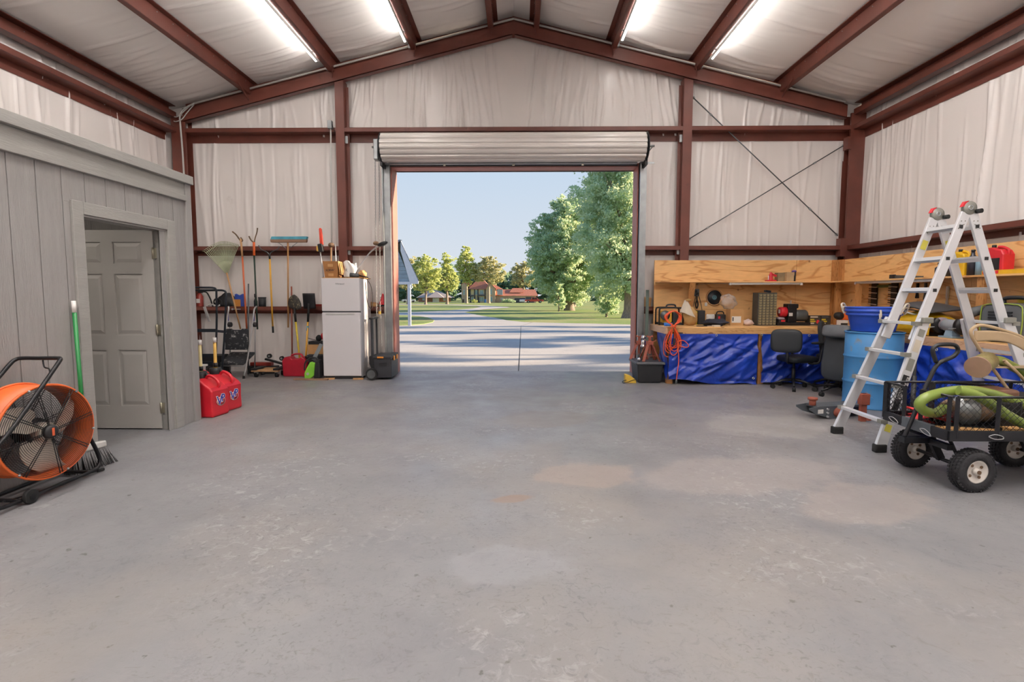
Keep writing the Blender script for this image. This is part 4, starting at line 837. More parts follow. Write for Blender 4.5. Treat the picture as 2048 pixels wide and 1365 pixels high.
B().prism([(-4.775, .455), (-4.405, .455), (-4.395, .47), (-4.375, .78), (-4.39, .795), (-4.47, .80), (-4.50, .78), (-4.62, .78), (-4.65, .80), (-4.74, .795), (-4.755, .78), (-4.785, .47)], 8.47, 8.50).build('backrest', 'stool_black', ss, True, bev=.01)
B().add([(-4.80, 8.36, .215), (-4.41, 8.36, .215), (-4.39, 8.70, .36), (-4.79, 8.70, .36), (-4.80, 8.36, .255), (-4.41, 8.36, .255), (-4.39, 8.70, .40), (-4.79, 8.70, .40)], [(0, 3, 2, 1), (4, 5, 6, 7), (0, 1, 5, 4), (1, 2, 6, 5), (2, 3, 7, 6), (3, 0, 4, 7)]).build('step', 'stool_black', ss, True, bev=.012)
B().cyl((-4.80, 8.40, .20), (-4.42, 8.40, .20), .009, n=8).build('crossbar', 'alu', ss, True)
# ---- things on the lower girt (its ledge is at z 1.08)
LZ = 1.084
fe = T('fire_extinguisher', 'red fire extinguisher on the ledge behind the office corner', 'fire extinguisher', (-5.50, 9.07, LZ))
B().lathe([(.0, 0), (.052, .0), (.055, .02), (.055, .23), (.03, .275), (.018, .29), (.0, .29)], n=20).build('cylinder', mat('ext_red', '8a2f26', .4), fe); B().box(-.02, .05, -.012, .012, .29, .33).build('valve', 'black_metal', fe); B().box(-.03, .03, -.058, -.05, .12, .19).build('label', 'white_plastic', fe)
B().tube(smooth_path([(.04, 0, .31), (.12, 0, .30), (.19, -.02, .2), (.225, -.02, .08), (.235, -.02, .05)]), .012, 8).build('hose', 'black_rubber', fe)
bg_ = T('black_bag', 'black bag with coiled straps on the ledge behind the hand truck', 'bag', (-5.03, 9.07, LZ))
def lump(rx, ry, rz, seed, k=.12):
    r = np.random.default_rng(seed); ph = r.uniform(0, 6, 6)
    def fn(u, v):
        a = 2 * PI * u; c = PI * v; d = 1 + k * (math.sin(3 * a + ph[0]) * math.sin(2 * c + ph[1]) + .7 * math.sin(5 * a + ph[2] + 4 * c) + .5 * math.sin(7 * c + ph[3]))
        return (rx * d * math.sin(c) * math.cos(a), ry * d * math.sin(c) * math.sin(a), max(-rz * .92, -rz * math.cos(c) * d) + rz * .92)
    return fn
B().grid(lump(.165, .06, .14, 1), 28, 14).build('body', 'black_plastic', bg_)
for i in range(4): B().torus((-.13, -.05 - .01 * i, .12 + .01 * i), .07 - .008 * i, .008, RX(PI / 2) @ RY(.2 * i), 18, 6).build('strap', 'black_rubber', bg_)
mat('bag_blue', '27459c', .4); mat('bag_orange', 'd08a3c', .5)
bb_ = T('chip_bag', 'blue and orange printed bag on the ledge by the rake', 'bag', (-4.80, 9.07, LZ))
B().grid(lambda u, v: (-.08 + .16 * u, -.03 * math.sin(PI * u) * math.sin(PI * min(1, v + .15)) - .02, .265 * v + .012 * math.sin(9 * u)), 10, 10).build('bag', 'bag_blue', bb_, sol=.01); B().box(-.075, .03, -.056, -.05, .06, .18).build('print', 'bag_orange', bb_)
bp = T('black_pot', 'black lidded container on the ledge behind the pole pruner', 'container', (-4.42, 9.07, LZ)); B().lathe([(.0, 0), (.058, 0), (.062, .20), (.0, .20)], n=20).build('body', 'black_plastic', bp); B().lathe([(.0, .2), (.066, .2), (.066, .22), (.0, .22)], n=20).build('lid', 'black_plastic', bp)
tag(B().lathe([(.0, 0), (.028, 0), (.03, .15), (.012, .2), (.012, .24), (.0, .24)], (-4.53, 9.06, LZ), 12).build('spray_bottle', 'truck_blue'), 'slim dark bottle beside the black lidded container', 'bottle')
tag(B().obox((-3.42, 9.07, LZ + .05), (.16, .1, .1)).build('small_box', 'ext_red', bev=.006), 'dull red box on the ledge behind the square shovel', 'box')
sc_ = T('socket_wrench', 'chrome wrench hanging at the ledge edge under the blue bag', 'wrench', (-4.81, 8.955, 1.10)); B().bar((-.07, 0, 0), (.07, 0, 0), .008, .014).build('handle', 'alu', sc_); B().cyl((-.07, -.006, 0), (-.07, .006, 0), .016, n=10).build('head', 'alu', sc_)
tag(B().tube(smooth_path([(-5.30, 8.965, 1.16), (-5.22, 8.94, 1.18), (-5.14, 8.965, 1.15), (-5.1, 8.96, 1.17)]), .012, 6).build('rope_bundle', 'cable_grey'), 'pale rope lying along the ledge by the extinguisher', 'rope')

# ---- hanging long tools
mat('rake_green', 'b4bb9c', .55); mat('wood_pole', 'b98f63', .6, var=.15, stretch=(6, 6, 1)); mat('pole_orange', 'c8643a', .45); mat('pole_green', '23382c', .45); mat('pole_yellow', 'dca53a', .45, var=.08); mat('rust', '6e5640', .7, var=.3); mat('head_wood', '8a6a55', .7); mat('brush_blue', '4f97ab', .8, var=.2); mat('pole_tan', 'a97b4a', .6, var=.12); mat('pole_redwood', '8a4630', .6, var=.15); mat('shovel_dark', '2b2723', .6, var=.4, dirt='8d8160', dirt_amt=.42, dscale=22)
TY = 8.90
rk = T('leaf_rake', 'green plastic leaf rake with wooden handle hanging fan-side up', 'rake', (-4.85, TY, .76))
nk = Vector((-4.92, TY, 1.684)); 
for i in range(23):
    u = i / 22; tip = Vector((-5.282 + .585 * u, TY, 2.07 + .109 * u + .10 * math.sin(PI * u))); d = (tip - nk)
    B().tube([nk + Vector(((u - .5) * .04, 0, .02)), nk + d * .55, tip, tip + Vector((0, -.05, .0))], .0055, 5).build('tine', 'rake_green', rk, True)
for f_ in (.40, .93):
    pts = [nk + (Vector((-5.282 + .585 * i / 12, TY, 2.07 + .109 * i / 12 + .10 * math.sin(PI * i / 12))) - nk) * f_ for i in range(13)]; B().tube(pts, .007, 5).build('cross_rib', 'rake_green', rk, True)
def webf(u, v):
    tip = Vector((-5.282 + .585 * u, TY, 2.07 + .109 * u + .10 * math.sin(PI * u))); return tuple(nk + (tip - nk) * (.02 + .40 * v))
B().grid(webf, 10, 3).build('web', 'rake_green', rk, True, sol=.006)
B().cyl(nk + Vector((0, .0, .03)), (-4.726, TY, .763), .0135, n=8).build('handle', 'wood_pole', rk, True)
p1 = T('pole_pruner', 'pole pruner with orange pole and curved saw', 'pole pruner', (-4.63, TY, .77))
B().cyl((-4.645, TY, 2.0), (-4.620, TY, .77), .0145, n=8).build('pole', 'pole_orange', p1, True); B().cyl((-4.660, TY, 2.28), (-4.645, TY, 1.98), .017, n=8).build('head', 'wood_pole', p1, True)
B().tube(smooth_path([(-4.80, TY, 2.40), (-4.74, TY, 2.35), (-4.69, TY, 2.28), (-4.66, TY, 2.24)]), [.004, .012, .014, .012], 6).build('saw_blade', 'rust', p1, True); B().tube(smooth_path([(-4.665, TY, 2.22), (-4.63, TY, 2.25), (-4.66, TY, 2.30)]), .010, 6).build('hook', 'rust', p1, True)
p2 = T('pole_saw', 'pole saw with dark green pole and orange grip', 'pole saw', (-4.44, TY, .76))
B().cyl((-4.445, TY, 2.02), (-4.437, TY, .76), .0145, n=8).build('pole', 'pole_green', p2, True); B().cyl((-4.44, TY, 2.22), (-4.445, TY, 2.0), .02, n=8).build('grip', 'orange_paint', p2, True)
B().tube(smooth_path([(-4.37, TY, 2.46), (-4.385, TY, 2.38), (-4.42, TY, 2.28), (-4.44, TY, 2.18)]), [.003, .011, .012, .01], 6).build('saw_blade', 'rust', p2, True); B().tube(smooth_path([(-4.52, TY, 2.32), (-4.49, TY, 2.26), (-4.45, TY, 2.22)]), .012, 6).build('hook', 'rust', p2, True); B().cyl((-4.442, TY - .02, 1.36), (-4.441, TY - .02, 1.30), .02, n=8).build('clamp', 'black_plastic', p2, True)
ck = T('garden_cultivator', 'long handled cultivator fork with yellow pole', 'garden fork', (-4.18, TY, .70))
B().cyl((-4.184, TY, 1.96), (-4.175, TY, .80), .0150, n=8).build('pole', 'pole_yellow', ck, True); B().cyl((-4.175, TY, .81), (-4.173, TY, .70), .0165, n=8).build('grip', 'black_rubber', ck, True); B().cyl((-4.188, TY, 2.02), (-4.184, TY, 1.94), .016, n=8).build('ferrule', 'black_metal', ck, True)
for s, e in ((-1, (-4.36, 2.17)), (1, (-4.01, 2.15))): B().tube(smooth_path([(-4.187, TY, 2.0), (-4.19 + s * .03, TY, 2.05), (-4.19 + s * .10, TY, 2.085), (e[0] - s * .03, TY, 2.11), (e[0], TY - .01, e[1])]), .009, 6).build('tine', 'galv_dark', ck, True)
pb = T('wide_push_broom', 'wide push broom with blue bristles hung head up', 'broom', (-3.9, TY, .79))
B().prism([(-4.15, 2.215), (-3.55, 2.215), (-3.54, 2.265), (-4.155, 2.265)], TY - .03, TY + .03).build('head', 'head_wood', pb, True, bev=.008); B().prism([(-4.15, 2.262), (-3.545, 2.262), (-3.53, 2.312), (-4.13, 2.312)], TY - .032, TY + .032).build('bristles', 'brush_blue', pb, True, bev=.006)
B().cyl((-3.868, TY, 2.23), (-3.912, TY, .79), .0140, n=8).build('handle', 'pole_tan', pb, True)
for s in (-1, 1): B().tube([(-3.868 + s * .16, TY, 2.215), (-3.872 + s * .03, TY - .012, 2.12)], .006, 5).build('brace', 'galv', pb, True)
tag(B().cyl((-3.842, TY + .02, 1.484), (-3.868, TY + .0, .02), .0135, n=8).build('wooden_pole', 'pole_redwood'), 'reddish wooden pole standing upright against the ledge', 'pole')
tag(B().cyl((-4.575, TY + .03, 1.53), (-4.60, TY - .05, .0), .012, n=8).build('metal_rod', 'galv_dark'), 'thin grey rod standing behind the step stool', 'rod')
s1 = T('round_point_shovel', 'muddy round point shovel leaning blade up with yellow handle', 'shovel', (-3.66, 8.8, .02))
def blade1(u, v):
    z = 1.10 + .245 * v; w = .112 * (math.sin(PI * min(.5, v * 2.0 + .14)) if v < .3 else math.cos((v - .3) / .7 * PI / 2) ** .55); x = -3.775 + .0 * v + (u - .5) * 2 * w; return (x + .0, TY - .05 + .02 * (2 * u - 1) ** 2, z - (x + 3.775) * .2)
B().grid(blade1, 12, 14).build('blade', 'shovel_dark', s1, True, sol=.004); B().cyl((-3.77, TY - .06, 1.13), (-3.752, TY - .07, .89), .02, n=8).build('socket', 'black_rubber', s1, True); B().cyl((-3.752, TY - .07, .90), (-3.66, TY - .13, .02), .0165, n=8).build('handle', mat('pole_yellow2', 'c9b035', .45), s1, True)
s2 = T('square_shovel', 'black square shovel leaning blade up with orange-yellow handle', 'shovel', (-3.56, 8.8, .02))
B().grid(lambda u, v: (-3.637 + .208 * u + .012 * (1 - v), TY - .05 + .015 * (2 * u - 1) ** 2, 1.12 + .248 * v - (.012 if v < .05 else 0)), 8, 8).build('blade', 'black_metal', s2, True, sol=.005); B().cyl((-3.525, TY - .06, 1.2), (-3.545, TY - .07, .89), .02, n=8).build('socket', 'black_rubber', s2, True); B().cyl((-3.545, TY - .07, .90), (-3.60, TY - .13, .02), .0165, n=8).build('handle', 'pole_yellow', s2, True)
B().cyl((-3.550, TY - .075, .82), (-3.556, TY - .08, .74), .0172, n=8).build('label_band', 'brush_blue', s2, True)

# ---- floor clutter left of the fridge
dl_ = T('wooden_dolly', 'low wooden dolly on four casters by the wall', 'dolly', (-4.2, 8.66, 0))
for y, dz in ((8.52, 0), (8.76, .0)): B().obox((-4.14, y, .11), (.44, .08, .03)).build('slat', 'wood_pole', dl_, True)
for x in (-4.31, -3.95): B().obox((x, 8.64, .135), (.09, .34, .03)).build('pad', 'black_rubber', dl_, True)
for x in (-4.30, -3.96):
    for y in (8.53, 8.75): c = B().cyl((x - .02, y, .04), (x + .02, y, .04), .04, n=14).build('caster', 'black_rubber', dl_, True); B().box(x - .028, x + .028, y - .02, y + .02, .05, .10).build('fork', 'galv', c).location = -Vector(dl_.location)
d2 = T('overturned_dolly', 'small dolly tipped on edge with casters up', 'dolly', (-4.15, 8.86, 0))
B().bar((-4.30, 8.86, .26), (-3.98, 8.86, .17), .06, .03).build('bar', 'black_metal', d2, True); B().bar((-4.03, 8.86, .19), (-3.94, 8.9, .02), .05, .03).build('bar', 'black_metal', d2, True)
for (x, z) in ((-4.23, .31), (-4.02, .27), (-3.96, .12)): c = B().cyl((x, 8.84, z), (x, 8.88, z), .038, n=14).build('caster', 'black_rubber', d2, True); B().cyl((x, 8.835, z), (x, 8.84, z), .018, n=10).build('hub', 'galv', c).location = -Vector(d2.location)
tag(B().obox((-4.42, 8.975, .161), (.36, .11, .06)).build('red_toolbox', 'ext_red', bev=.008), 'flat red metal case behind the step stool', 'toolbox'); tag(B().obox((-4.40, 8.98, .065), (.50, .13, .13)).build('low_crate', 'black_plastic', bev=.01), 'low black crate under the flat red case', 'crate')
gc = T('gas_can', 'dark red plastic gas can with top handle on the floor', 'gas can', (-3.69, 8.68, 0))
gcp = [(-.20, .02), (-.18, 0), (.17, 0), (.19, .02), (.19, .24), (.16, .30), (.08, .345), (-.06, .355), (-.17, .32), (-.21, .26)]
B().prism(gcp[:6] + [(.10, .325), (.06, .29), (-.05, .29), (-.08, .33)] + gcp[8:], -.09, .09).build('body', mat('can_red', 'a3162a', .45), gc, bev=.018, seg=3); B().tube(smooth_path([(.10, 0, .32), (.07, 0, .362), (-.02, 0, .365), (-.09, 0, .34)]), .016, 8).build('handle', 'can_red', gc); B().cyl((.155, 0, .30), (.20, 0, .33), .03, n=14).build('cap', 'black_plastic', gc); B().tube([(-.205, -.03, .10), (-.205, -.03, .2)], .022, 8).build('side_rib', 'can_red', gc)
B().box(-.215, -.205, -.05, .05, .10, .20).build('label', 'logo_white', gc)
cs = T('chainsaw', 'lime green chainsaw with dark cover standing against the fridge', 'chainsaw', (-3.30, 8.35, 0)); mat('lime', '7fc53c', .4)
B().prism([(-.12, .0), (-.03, .0), (.03, .06), (.05, .22), (.06, .27), (-.02, .28), (-.07, .20), (-.12, .10)], -.05, .03).build('body', 'lime', cs, bev=.012); B().tube(smooth_path([(-.13, 0, .14), (-.11, -.02, .26), (-.04, -.02, .33), (.08, -.02, .34), (.11, -.02, .26)]), .013, 8).build('front_handle', 'black_plastic', cs); B().obox((.07, .04, .16), (.11, .14, .30)).build('motor_cover', 'black_plastic', cs, bev=.02); B().cyl((-.06, -.06, .09), (-.06, -.045, .09), .022, n=12).build('fuel_cap', 'cable_grey', cs)
B().bar((.0, .04, .30), (.10, .14, .55), .06, .008, (0, 1, 0)).build('guide_bar', 'galv_dark', cs)
tag(B().obox((-3.37, 8.81, .44), (.30, .22, .16)).build('cardboard_box', mat('cardboard', 'b48a5a', .8, var=.1), bev=.003), 'open cardboard box stacked left of the fridge under black tools', 'box')
tag(B().obox((-3.36, 8.80, .18), (.30, .26, .36)).build('tool_chest', 'black_plastic', bev=.02), 'black tool chest under the cardboard box left of the fridge', 'chest')
rc = T('red_power_tool', 'red and black power tool on top of the cardboard box', 'power tool', (-3.29, 8.80, .522)); B().obox((-.06, 0, .025), (.30, .2, .05)).build('tray', 'black_plastic', rc); B().ball((.04, 0, .13), (.075, .06, .075)).build('housing', 'red_plastic', rc); B().ball((-.06, -.02, .10), (.05, .05, .055)).build('motor', 'black_rubber', rc); B().tube([(-.25, -.02, .1), (-.1, 0, .06)], .005, 5).build('cord', 'black_rubber', rc)
tag(B().box(-3.56, -3.02, 8.22, 8.30, 0, .02).build('floor_board', 'head_wood'), 'thin dark board on the floor under the green chainsaw', 'board')
# ---- fridge
mat('fridge_white', 'd5d2d4', .28, var=.015, scale=2, coat=.2)
fr = T('refrigerator', 'white two door refrigerator against the left column', 'refrigerator', (-2.82, 8.65, 0))
B().box(-3.12, -2.515, 8.40, 8.95, .03, 1.60).build('cabinet', 'fridge_white', fr, True, bev=.008)
for z0, z1, nm in ((.05, 1.063, 'lower_door'), (1.085, 1.605, 'upper_door')):
    dr = B().box(-3.122, -2.515, 8.335, 8.395, z0, z1).build(nm, 'fridge_white', fr, True, bev=.012, seg=3)
    if nm == 'lower_door': B().box(-3.06, -2.60, 8.33, 8.345, 1.028, 1.050).build('handle_recess', 'cable_grey', dr).location = -Vector(fr.location)
B().box(-3.118, -2.52, 8.36, 8.40, 1.060, 1.088).build('gap_strip', 'galv_dark', fr, True)
B().box(-3.10, -2.53, 8.36, 8.90, .0, .05).build('base', 'black_plastic', fr, True)
text('brand_lettering', 'Whirlpool', .034, 'galv_dark', fr, (-.005, -.3165, 1.515), (PI / 2, 0, 0), .0008)
for i, (x, lab) in enumerate(((-3.02, 'wooden shim under the left front of the refrigerator'), (-2.56, 'wooden shim under the right front of the refrigerator'))): tag(B().obox((x, 8.31, .012), (.16, .06, .022), (0, 0, .2)).build('wood_shim', 'wood_pole'), lab, 'shim')
# top of the fridge (z 1.605)
FT = 1.607
tag(B().box(-3.13, -2.50, 8.42, 8.92, FT, FT + .012).build('cardboard_sheet', 'cardboard'), 'flat cardboard sheet covering the refrigerator top', 'cardboard')
FT += .013
bx = T('open_carton', 'open brown carton with handwriting on the refrigerator', 'box', (-3.02, 8.62, FT))
B().add([(-.10, -.10, 0), (.10, -.10, 0), (.10, .10, 0), (-.10, .10, 0), (-.125, -.12, .26), (.115, -.12, .26), (.115, .12, .26), (-.125, .12, .26)], [(0, 3, 2, 1), (0, 1, 5, 4), (1, 2, 6, 5), (2, 3, 7, 6), (3, 0, 4, 7)]).build('carton', mat('carton_brown', '9a6a3c', .8, var=.08), bx, sol=.006)
B().add([(.115, -.12, .26), (.115, .12, .26), (.145, .11, .05), (.145, -.11, .05)], [(0, 1, 2, 3)]).build('flap', 'cardboard', bx, sol=.005)
for z in (.02, .17): B().box(-.045, .04, -.125 + .0 if z > .1 else -.113, -.122 + .003 if z > .1 else -.103, z, z + .045).build('tape', 'cardboard', bx)
text('handwriting', 'SCRW', .05, 'black_plastic', bx, (-.02, -.124, .115), (PI / 2 - .09, 0, 0), .0006, shear=.3)
ps = T('pole_chainsaw', 'pole saw with orange blade cover standing beside the carton', 'pole saw', (-3.17, 8.63, 0)); 
B().tube([(-3.15, 8.66, 0), (-3.175, 8.63, 1.4), (-3.20, 8.62, 1.80), (-3.23, 8.62, 2.08)], .011, 8).build('pole', 'alu', ps, True); B().obox((-3.215, 8.62, 2.10), (.075, .07, .13), (0, RAD(-8), 0)).build('head', 'black_plastic', ps, True, bev=.01); B().obox((-3.265, 8.62, 2.09), (.03, .05, .09)).build('oil_tank', 'spout_yellow', ps, True, bev=.008); B().prism([(-3.225, 2.15), (-3.17, 2.15), (-3.19, 2.40), (-3.205, 2.42), (-3.225, 2.42), (-3.235, 2.40)], 8.605, 8.635).build('blade_cover', mat('cover_orange', 'd0402a', .4), ps, True, bev=.008)
ml = T('wooden_mallet', 'round dark mallet standing handle down in the carton', 'mallet', (-3.07, 8.66, FT + .01)); B().cyl((-3.075, 8.66, FT + .01), (-3.062, 8.66, 2.12), .011, n=8).build('handle', 'wood_pole', ml, True); B().ball((-3.058, 8.66, 2.15), (.05, .045, .04)).build('head', 'rust', ml, True)
tag(B().cyl((-2.985, 8.66, FT + .01), (-2.99, 8.66, 2.16), .008, n=8).build('steel_rod', 'alu'), 'thin steel rod standing in the brown carton', 'rod')
wbg = T('paper_bag', 'crumpled white printed paper bag on the refrigerator', 'bag', (-2.755, 8.60, FT + .006))
B().grid(lambda u, v: (-.07 + .17 * u * (1 + .15 * v) - .012 * math.sin(8 * v), -.03 - .02 * math.sin(PI * u) + .03 * v + .012 * math.sin(11 * u + 5 * v), .24 * v + .03 * math.sin(6 * u) * v), 12, 12).build('front', 'white_plastic', wbg, sol=.03); text('print', 'R', .07, 'galv_dark', wbg, (-.025, -.075, .11), (PI / 2 - .1, 0, .1), .0006)
tag(B().grid(lump(.07, .06, .06, 4, .2), 14, 8).build('paper_wad', 'cardboard', loc=(-2.56, 8.66, FT)), 'crumpled brown paper beside the white paper bag', 'paper')
gs = T('string_trimmer', 'curved shaft string trimmer lying across the refrigerator top', 'trimmer', (-2.55, 8.7, FT))
B().tube(smooth_path([(-2.72, 8.66, FT + .03), (-2.665, 8.68, 1.74), (-2.57, 8.7, 1.87), (-2.45, 8.70, 2.02), (-2.34, 8.66, 2.10), (-2.20, 8.60, 2.16)]), .012, 8).build('shaft', 'alu', gs, True); B().ball((-2.20, 8.58, 2.16), (.09, .06, .035), m=RY(-.35).to_3x3()).build('guard', 'black_plastic', gs, True); B().ball((-2.31, 8.60, 2.17), (.05, .05, .035)).build('line_head', 'rust', gs, True); B().cyl((-2.68, 8.675, 1.70), (-2.655, 8.68, 1.755), .018, n=8).build('grip', 'black_rubber', gs, True)
rf = T('grease_gun', 'dark grease gun lying on the right end of the refrigerator', 'grease gun', (-2.6, 8.5, FT)); B().cyl((-2.70, 8.46, FT + .035), (-2.56, 8.47, FT + .03), .033, .03, n=12).build('barrel', 'galv_dark', rf, True); B().cyl((-2.56, 8.5, FT + .03), (-2.42, 8.5, FT + .0), .012, .008, n=8).build('nozzle', 'black_metal', rf, True); B().bar((-2.70, 8.47, FT + .07), (-2.50, 8.47, FT + .05), .02, .008).build('lever', 'galv_dark', rf, True)
tag(B().tube(smooth_path([(-2.505, 8.60, FT + .01), (-2.47, 8.62, 1.58), (-2.43, 8.66, 1.50), (-2.42, 8.72, 1.35), (-2.43, 8.75, 1.16), (-2.46, 8.74, 1.12), (-2.495, 8.70, 1.2), (-2.50, 8.64, 1.4), (-2.498, 8.6, 1.55)]), .005, 6).build('extension_lead', 'black_rubber'), 'thin dark lead looping down the side of the refrigerator', 'cable')
wh = T('handle_bar', 'white pipe handle poking out behind the left of the refrigerator', 'handle', (-3.24, 8.85, 1.10)); B().tube([(-3.12, 8.85, 1.36), (-3.22, 8.85, 1.30), (-3.13, 8.85, 1.28)], .012, 8).build('bar', 'white_plastic', wh, True); B().cyl((-3.18, 8.85, 1.285), (-3.10, 8.85, 1.275), .016, n=8).build('grip', 'black_rubber', wh, True); B().cyl((-3.14, 8.88, 1.15), (-3.14, 8.86, 1.30), .01, n=6).build('stem', 'galv', wh, True)
# ledge right of the fridge
fu = T('red_funnel', 'red plastic funnel on the ledge beside the door track', 'funnel', (-2.33, 9.04, LZ)); B().lathe([(.012, .28), (.02, .24), (.035, .20), (.062, .14), (.066, .10), (.066, .09), (.06, .09), (.012, .26)], n=20).build('cone', 'red_plastic', fu); B().cyl((0, 0, 0), (0, 0, .1), .05, n=16).build('base', 'black_plastic', fu)
tag(B().obox((-2.51, 9.05, LZ + .07), (.16, .12, .12), (0, .2, 0)).build('tan_box', 'cardboard', bev=.005), 'tan crumpled box on the ledge beside the red funnel', 'box'); tag(B().ball((-2.68, 9.04, LZ + .09), (.07, .06, .09)).build('dark_helmet', 'black_plastic'), 'dark rounded cover on the ledge beside the refrigerator', 'cover')
pdl = T('padlock', 'small yellow and green padlock hanging from the door chain', 'padlock', (-2.30, 8.70, 1.03)); B().obox((0, 0, .02), (.035, .02, .05)).build('body', 'spout_yellow', pdl); B().torus((0, 0, .055), .015, .004, RX(PI / 2), 12, 5).build('shackle', 'galv', pdl)
# ---- rolling tool case
tcz = T('rolling_tool_case', 'black rolling tool case with orange latches beside the door opening', 'tool case', (-2.14, 8.50, 0)); mat('case_black', '2a2b30', .5, var=.1); mat('latch_orange', 'd98a2e', .45)
CX0, CX1, CY0, CY1 = -2.30, -2.02, 8.28, 8.74
B().box(CX0, CX1, CY0, CY1, .03, .34).build('body', 'case_black', tcz, True, bev=.012); B().box(CX0 - .01, CX1 + .01, CY0 - .01, CY1 + .01, .335, .385).build('lid', 'case_black', tcz, True, bev=.012)
B().prism([(CX0 - .075, .37), (CX0 + .0, .37), (CX0, .12), (CX0 - .03, .14), (CX0 - .075, .25)], CY0 + .02, CY1 - .02).build('handle_bracket', 'black_plastic', tcz, True)
for y in (CY0 + .05, CY1 - .11): B().box(CX0 - .055, CX0 - .02, y, y + .05, .34, .97).build('handle_post', 'case_black', tcz, True, bev=.006)
B().box(CX0 - .075, CX0 - .01, CY0 + .04, CY1 - .05, .955, .985).build('grip', 'black_plastic', tcz, True, bev=.008)
B().box(CX0 + .06, CX0 + .16, CY0 - .022, CY0 - .008, .345, .372).build('latch', 'latch_orange', tcz, True, bev=.004)
for y in (CY0 + .10, CY1 - .16): B().box(CX1 + .008, CX1 + .022, y, y + .07, .30, .37).build('latch', 'latch_orange', tcz, True, bev=.004)
for y in np.linspace(CY0 + .03, CY1 - .05, 5): B().box(CX1 - .1, CX1 + .014, y, y + .02, .38, .395).build('lid_rib', 'galv_dark', tcz, True)
B().box(CX0 + .09, CX0 + .21, CY0 - .012, CY0 - .003, .22, .27).build('side_grip', 'black_plastic', tcz, True)
for y in (CY0 - .03, CY1 + .01): w = B().cyl((CX0 - .03, y - .02, .095), (CX0 - .03, y + .02, .095), .093, n=28).build('wheel', 'black_rubber', tcz, True); B().cyl((CX0 - .03, y - .026, .095), (CX0 - .03, y - .018, .095), .066, n=20).build('hub', 'galv_dark', w).location = -Vector(tcz.location)
# ================================================================ workbenches along the end wall and the right wall
m, t, p, n, k = node_mat('tarp'); tc = n('ShaderNodeTexCoord'); nz = n('ShaderNodeTexNoise'); nz.inputs['Scale'].default_value = 7; nz.inputs['Detail'].default_value = 7; nz.inputs['Distortion'].default_value = .6; k(tc.outputs['Object'], nz.inputs['Vector'])
bpn = n('ShaderNodeBump'); bpn.inputs['Strength'].default_value = .55; bpn.inputs['Distance'].default_value = .03; k(nz.outputs['Fac'], bpn.inputs['Height']); k(bpn.outputs[0], p.inputs['Normal'])
rt = ramp(n, [(.3, '0f2d8c'), (.7, '1d41b0')]); k(nz.outputs['Fac'], rt.inputs[0]); k(rt.outputs[0], p.inputs['Base Color']); p.inputs['Roughness'].default_value = .30
mat('pine_end', 'cfae8f', .65, var=.1, scale=4, stretch=(1, 1, 6)); mat('plywood_dark', '8e6238', .7, var=.12)
BZ = .862
wbk = T('workbench', 'long wooden workbench along the end wall skirted with blue tarp', 'workbench', (3.7, 8.4, 0))
B().box(2.22, 5.28, 7.965, 8.90, BZ - .022, BZ).build('top', 'ply_x', wbk, True)
B().box(2.22, 4.74, 7.945, 7.985, BZ - .105, BZ - .012).build('front_apron', 'pine_x', wbk, True, bev=.003); B().box(2.185, 2.22, 7.945, 8.90, BZ - .105, BZ - .004).build('end_apron', 'pine_end', wbk, True, bev=.003)
for x, y in ((2.235, 7.99), (3.60, 7.99), (4.62, 7.99), (2.235, 8.78), (3.60, 8.78), (5.1, 8.78)): B().box(x, x + .088, y, y + .088, 0, BZ - .03).build('leg', 'pine_z', wbk, True)
B().box(2.25, 5.2, 8.1, 8.85, .20, .22).build('under_shelf', 'plywood_dark', wbk, True)
def creases(seed, n, w, h, amp):
    """sharp fold lines across a hanging sheet"""
    r = np.random.default_rng(seed); L = [(r.uniform(0, w), r.uniform(0, h), r.normal(.62, .35), amp * r.uniform(.3, 1) * r.choice([1, 1, -1]), r.uniform(.025, .09)) for _ in range(n)]
    def d(x, z):
        s_ = 0
        for (x0, z0, a, q, wd) in L:
            e = (x - x0) * math.sin(a) - (z - z0) * math.cos(a); t_ = (x - x0) * math.cos(a) + (z - z0) * math.sin(a); s_ += q * max(0, 1 - abs(e) / wd) * math.exp(-(t_ / .35) ** 2)
        return s_
    return d
def skirt(x0, x1, zb, seed, fold):
    cr = creases(seed, 60, x1 - x0, .75, .030)
    def fn(u, v):
        x = x0 + (x1 - x0) * u; z = BZ - .10 + (zb(u) - BZ + .10) * v; f_ = min(1, v * 6)
        return (x, 7.932 - f_ * (cr(x - x0, z) + .016 * math.sin(4.3 * u * fold + 5 * v + seed) * v + .02 * v) - .008, z)
    return B().grid(fn, 110, 64).build('tarp_skirt', 'tarp', wbk, True)
t1 = skirt(2.235, 3.555, lambda u: .075 - .085 * u + .02 * math.sin(9 * u), 1, 1.4); t2 = skirt(3.62, 4.69, lambda u: .03 + .02 * math.sin(7 * u), 2, 1.6)
def fn_end(u, v):                                     # tarp folded round the bench end
    y = 7.93 + .5 * u; return (2.20 - .02 * math.sin(6 * u + 7 * v) * v + .03 * v - (1 - v) * .012, y, BZ - .10 + (.30 * u + .07 - BZ + .10) * v)
B().grid(fn_end, 20, 20).build('tarp_end', 'tarp', wbk, True)
for x, z in ((2.93, .745), (3.50, .10), (3.70, .06), (3.6, .75), (4.3, .74)): B().torus((x, 7.90, z), .014, .005, RX(PI / 2), 14, 6).build('grommet', 'alu', wbk, True)
wb2 = T('side_workbench', 'wooden workbench along the right wall behind the ladder', 'workbench', (5.0, 6.2, 0))
B().box(4.74, 5.28, 4.4, 7.96, BZ - .022, BZ).build('top', 'ply_y', wb2, True); B().box(4.705, 4.745, 4.4, 7.86, BZ - .105, BZ - .004).build('front_apron', 'pine_y', wb2, True, bev=.003)
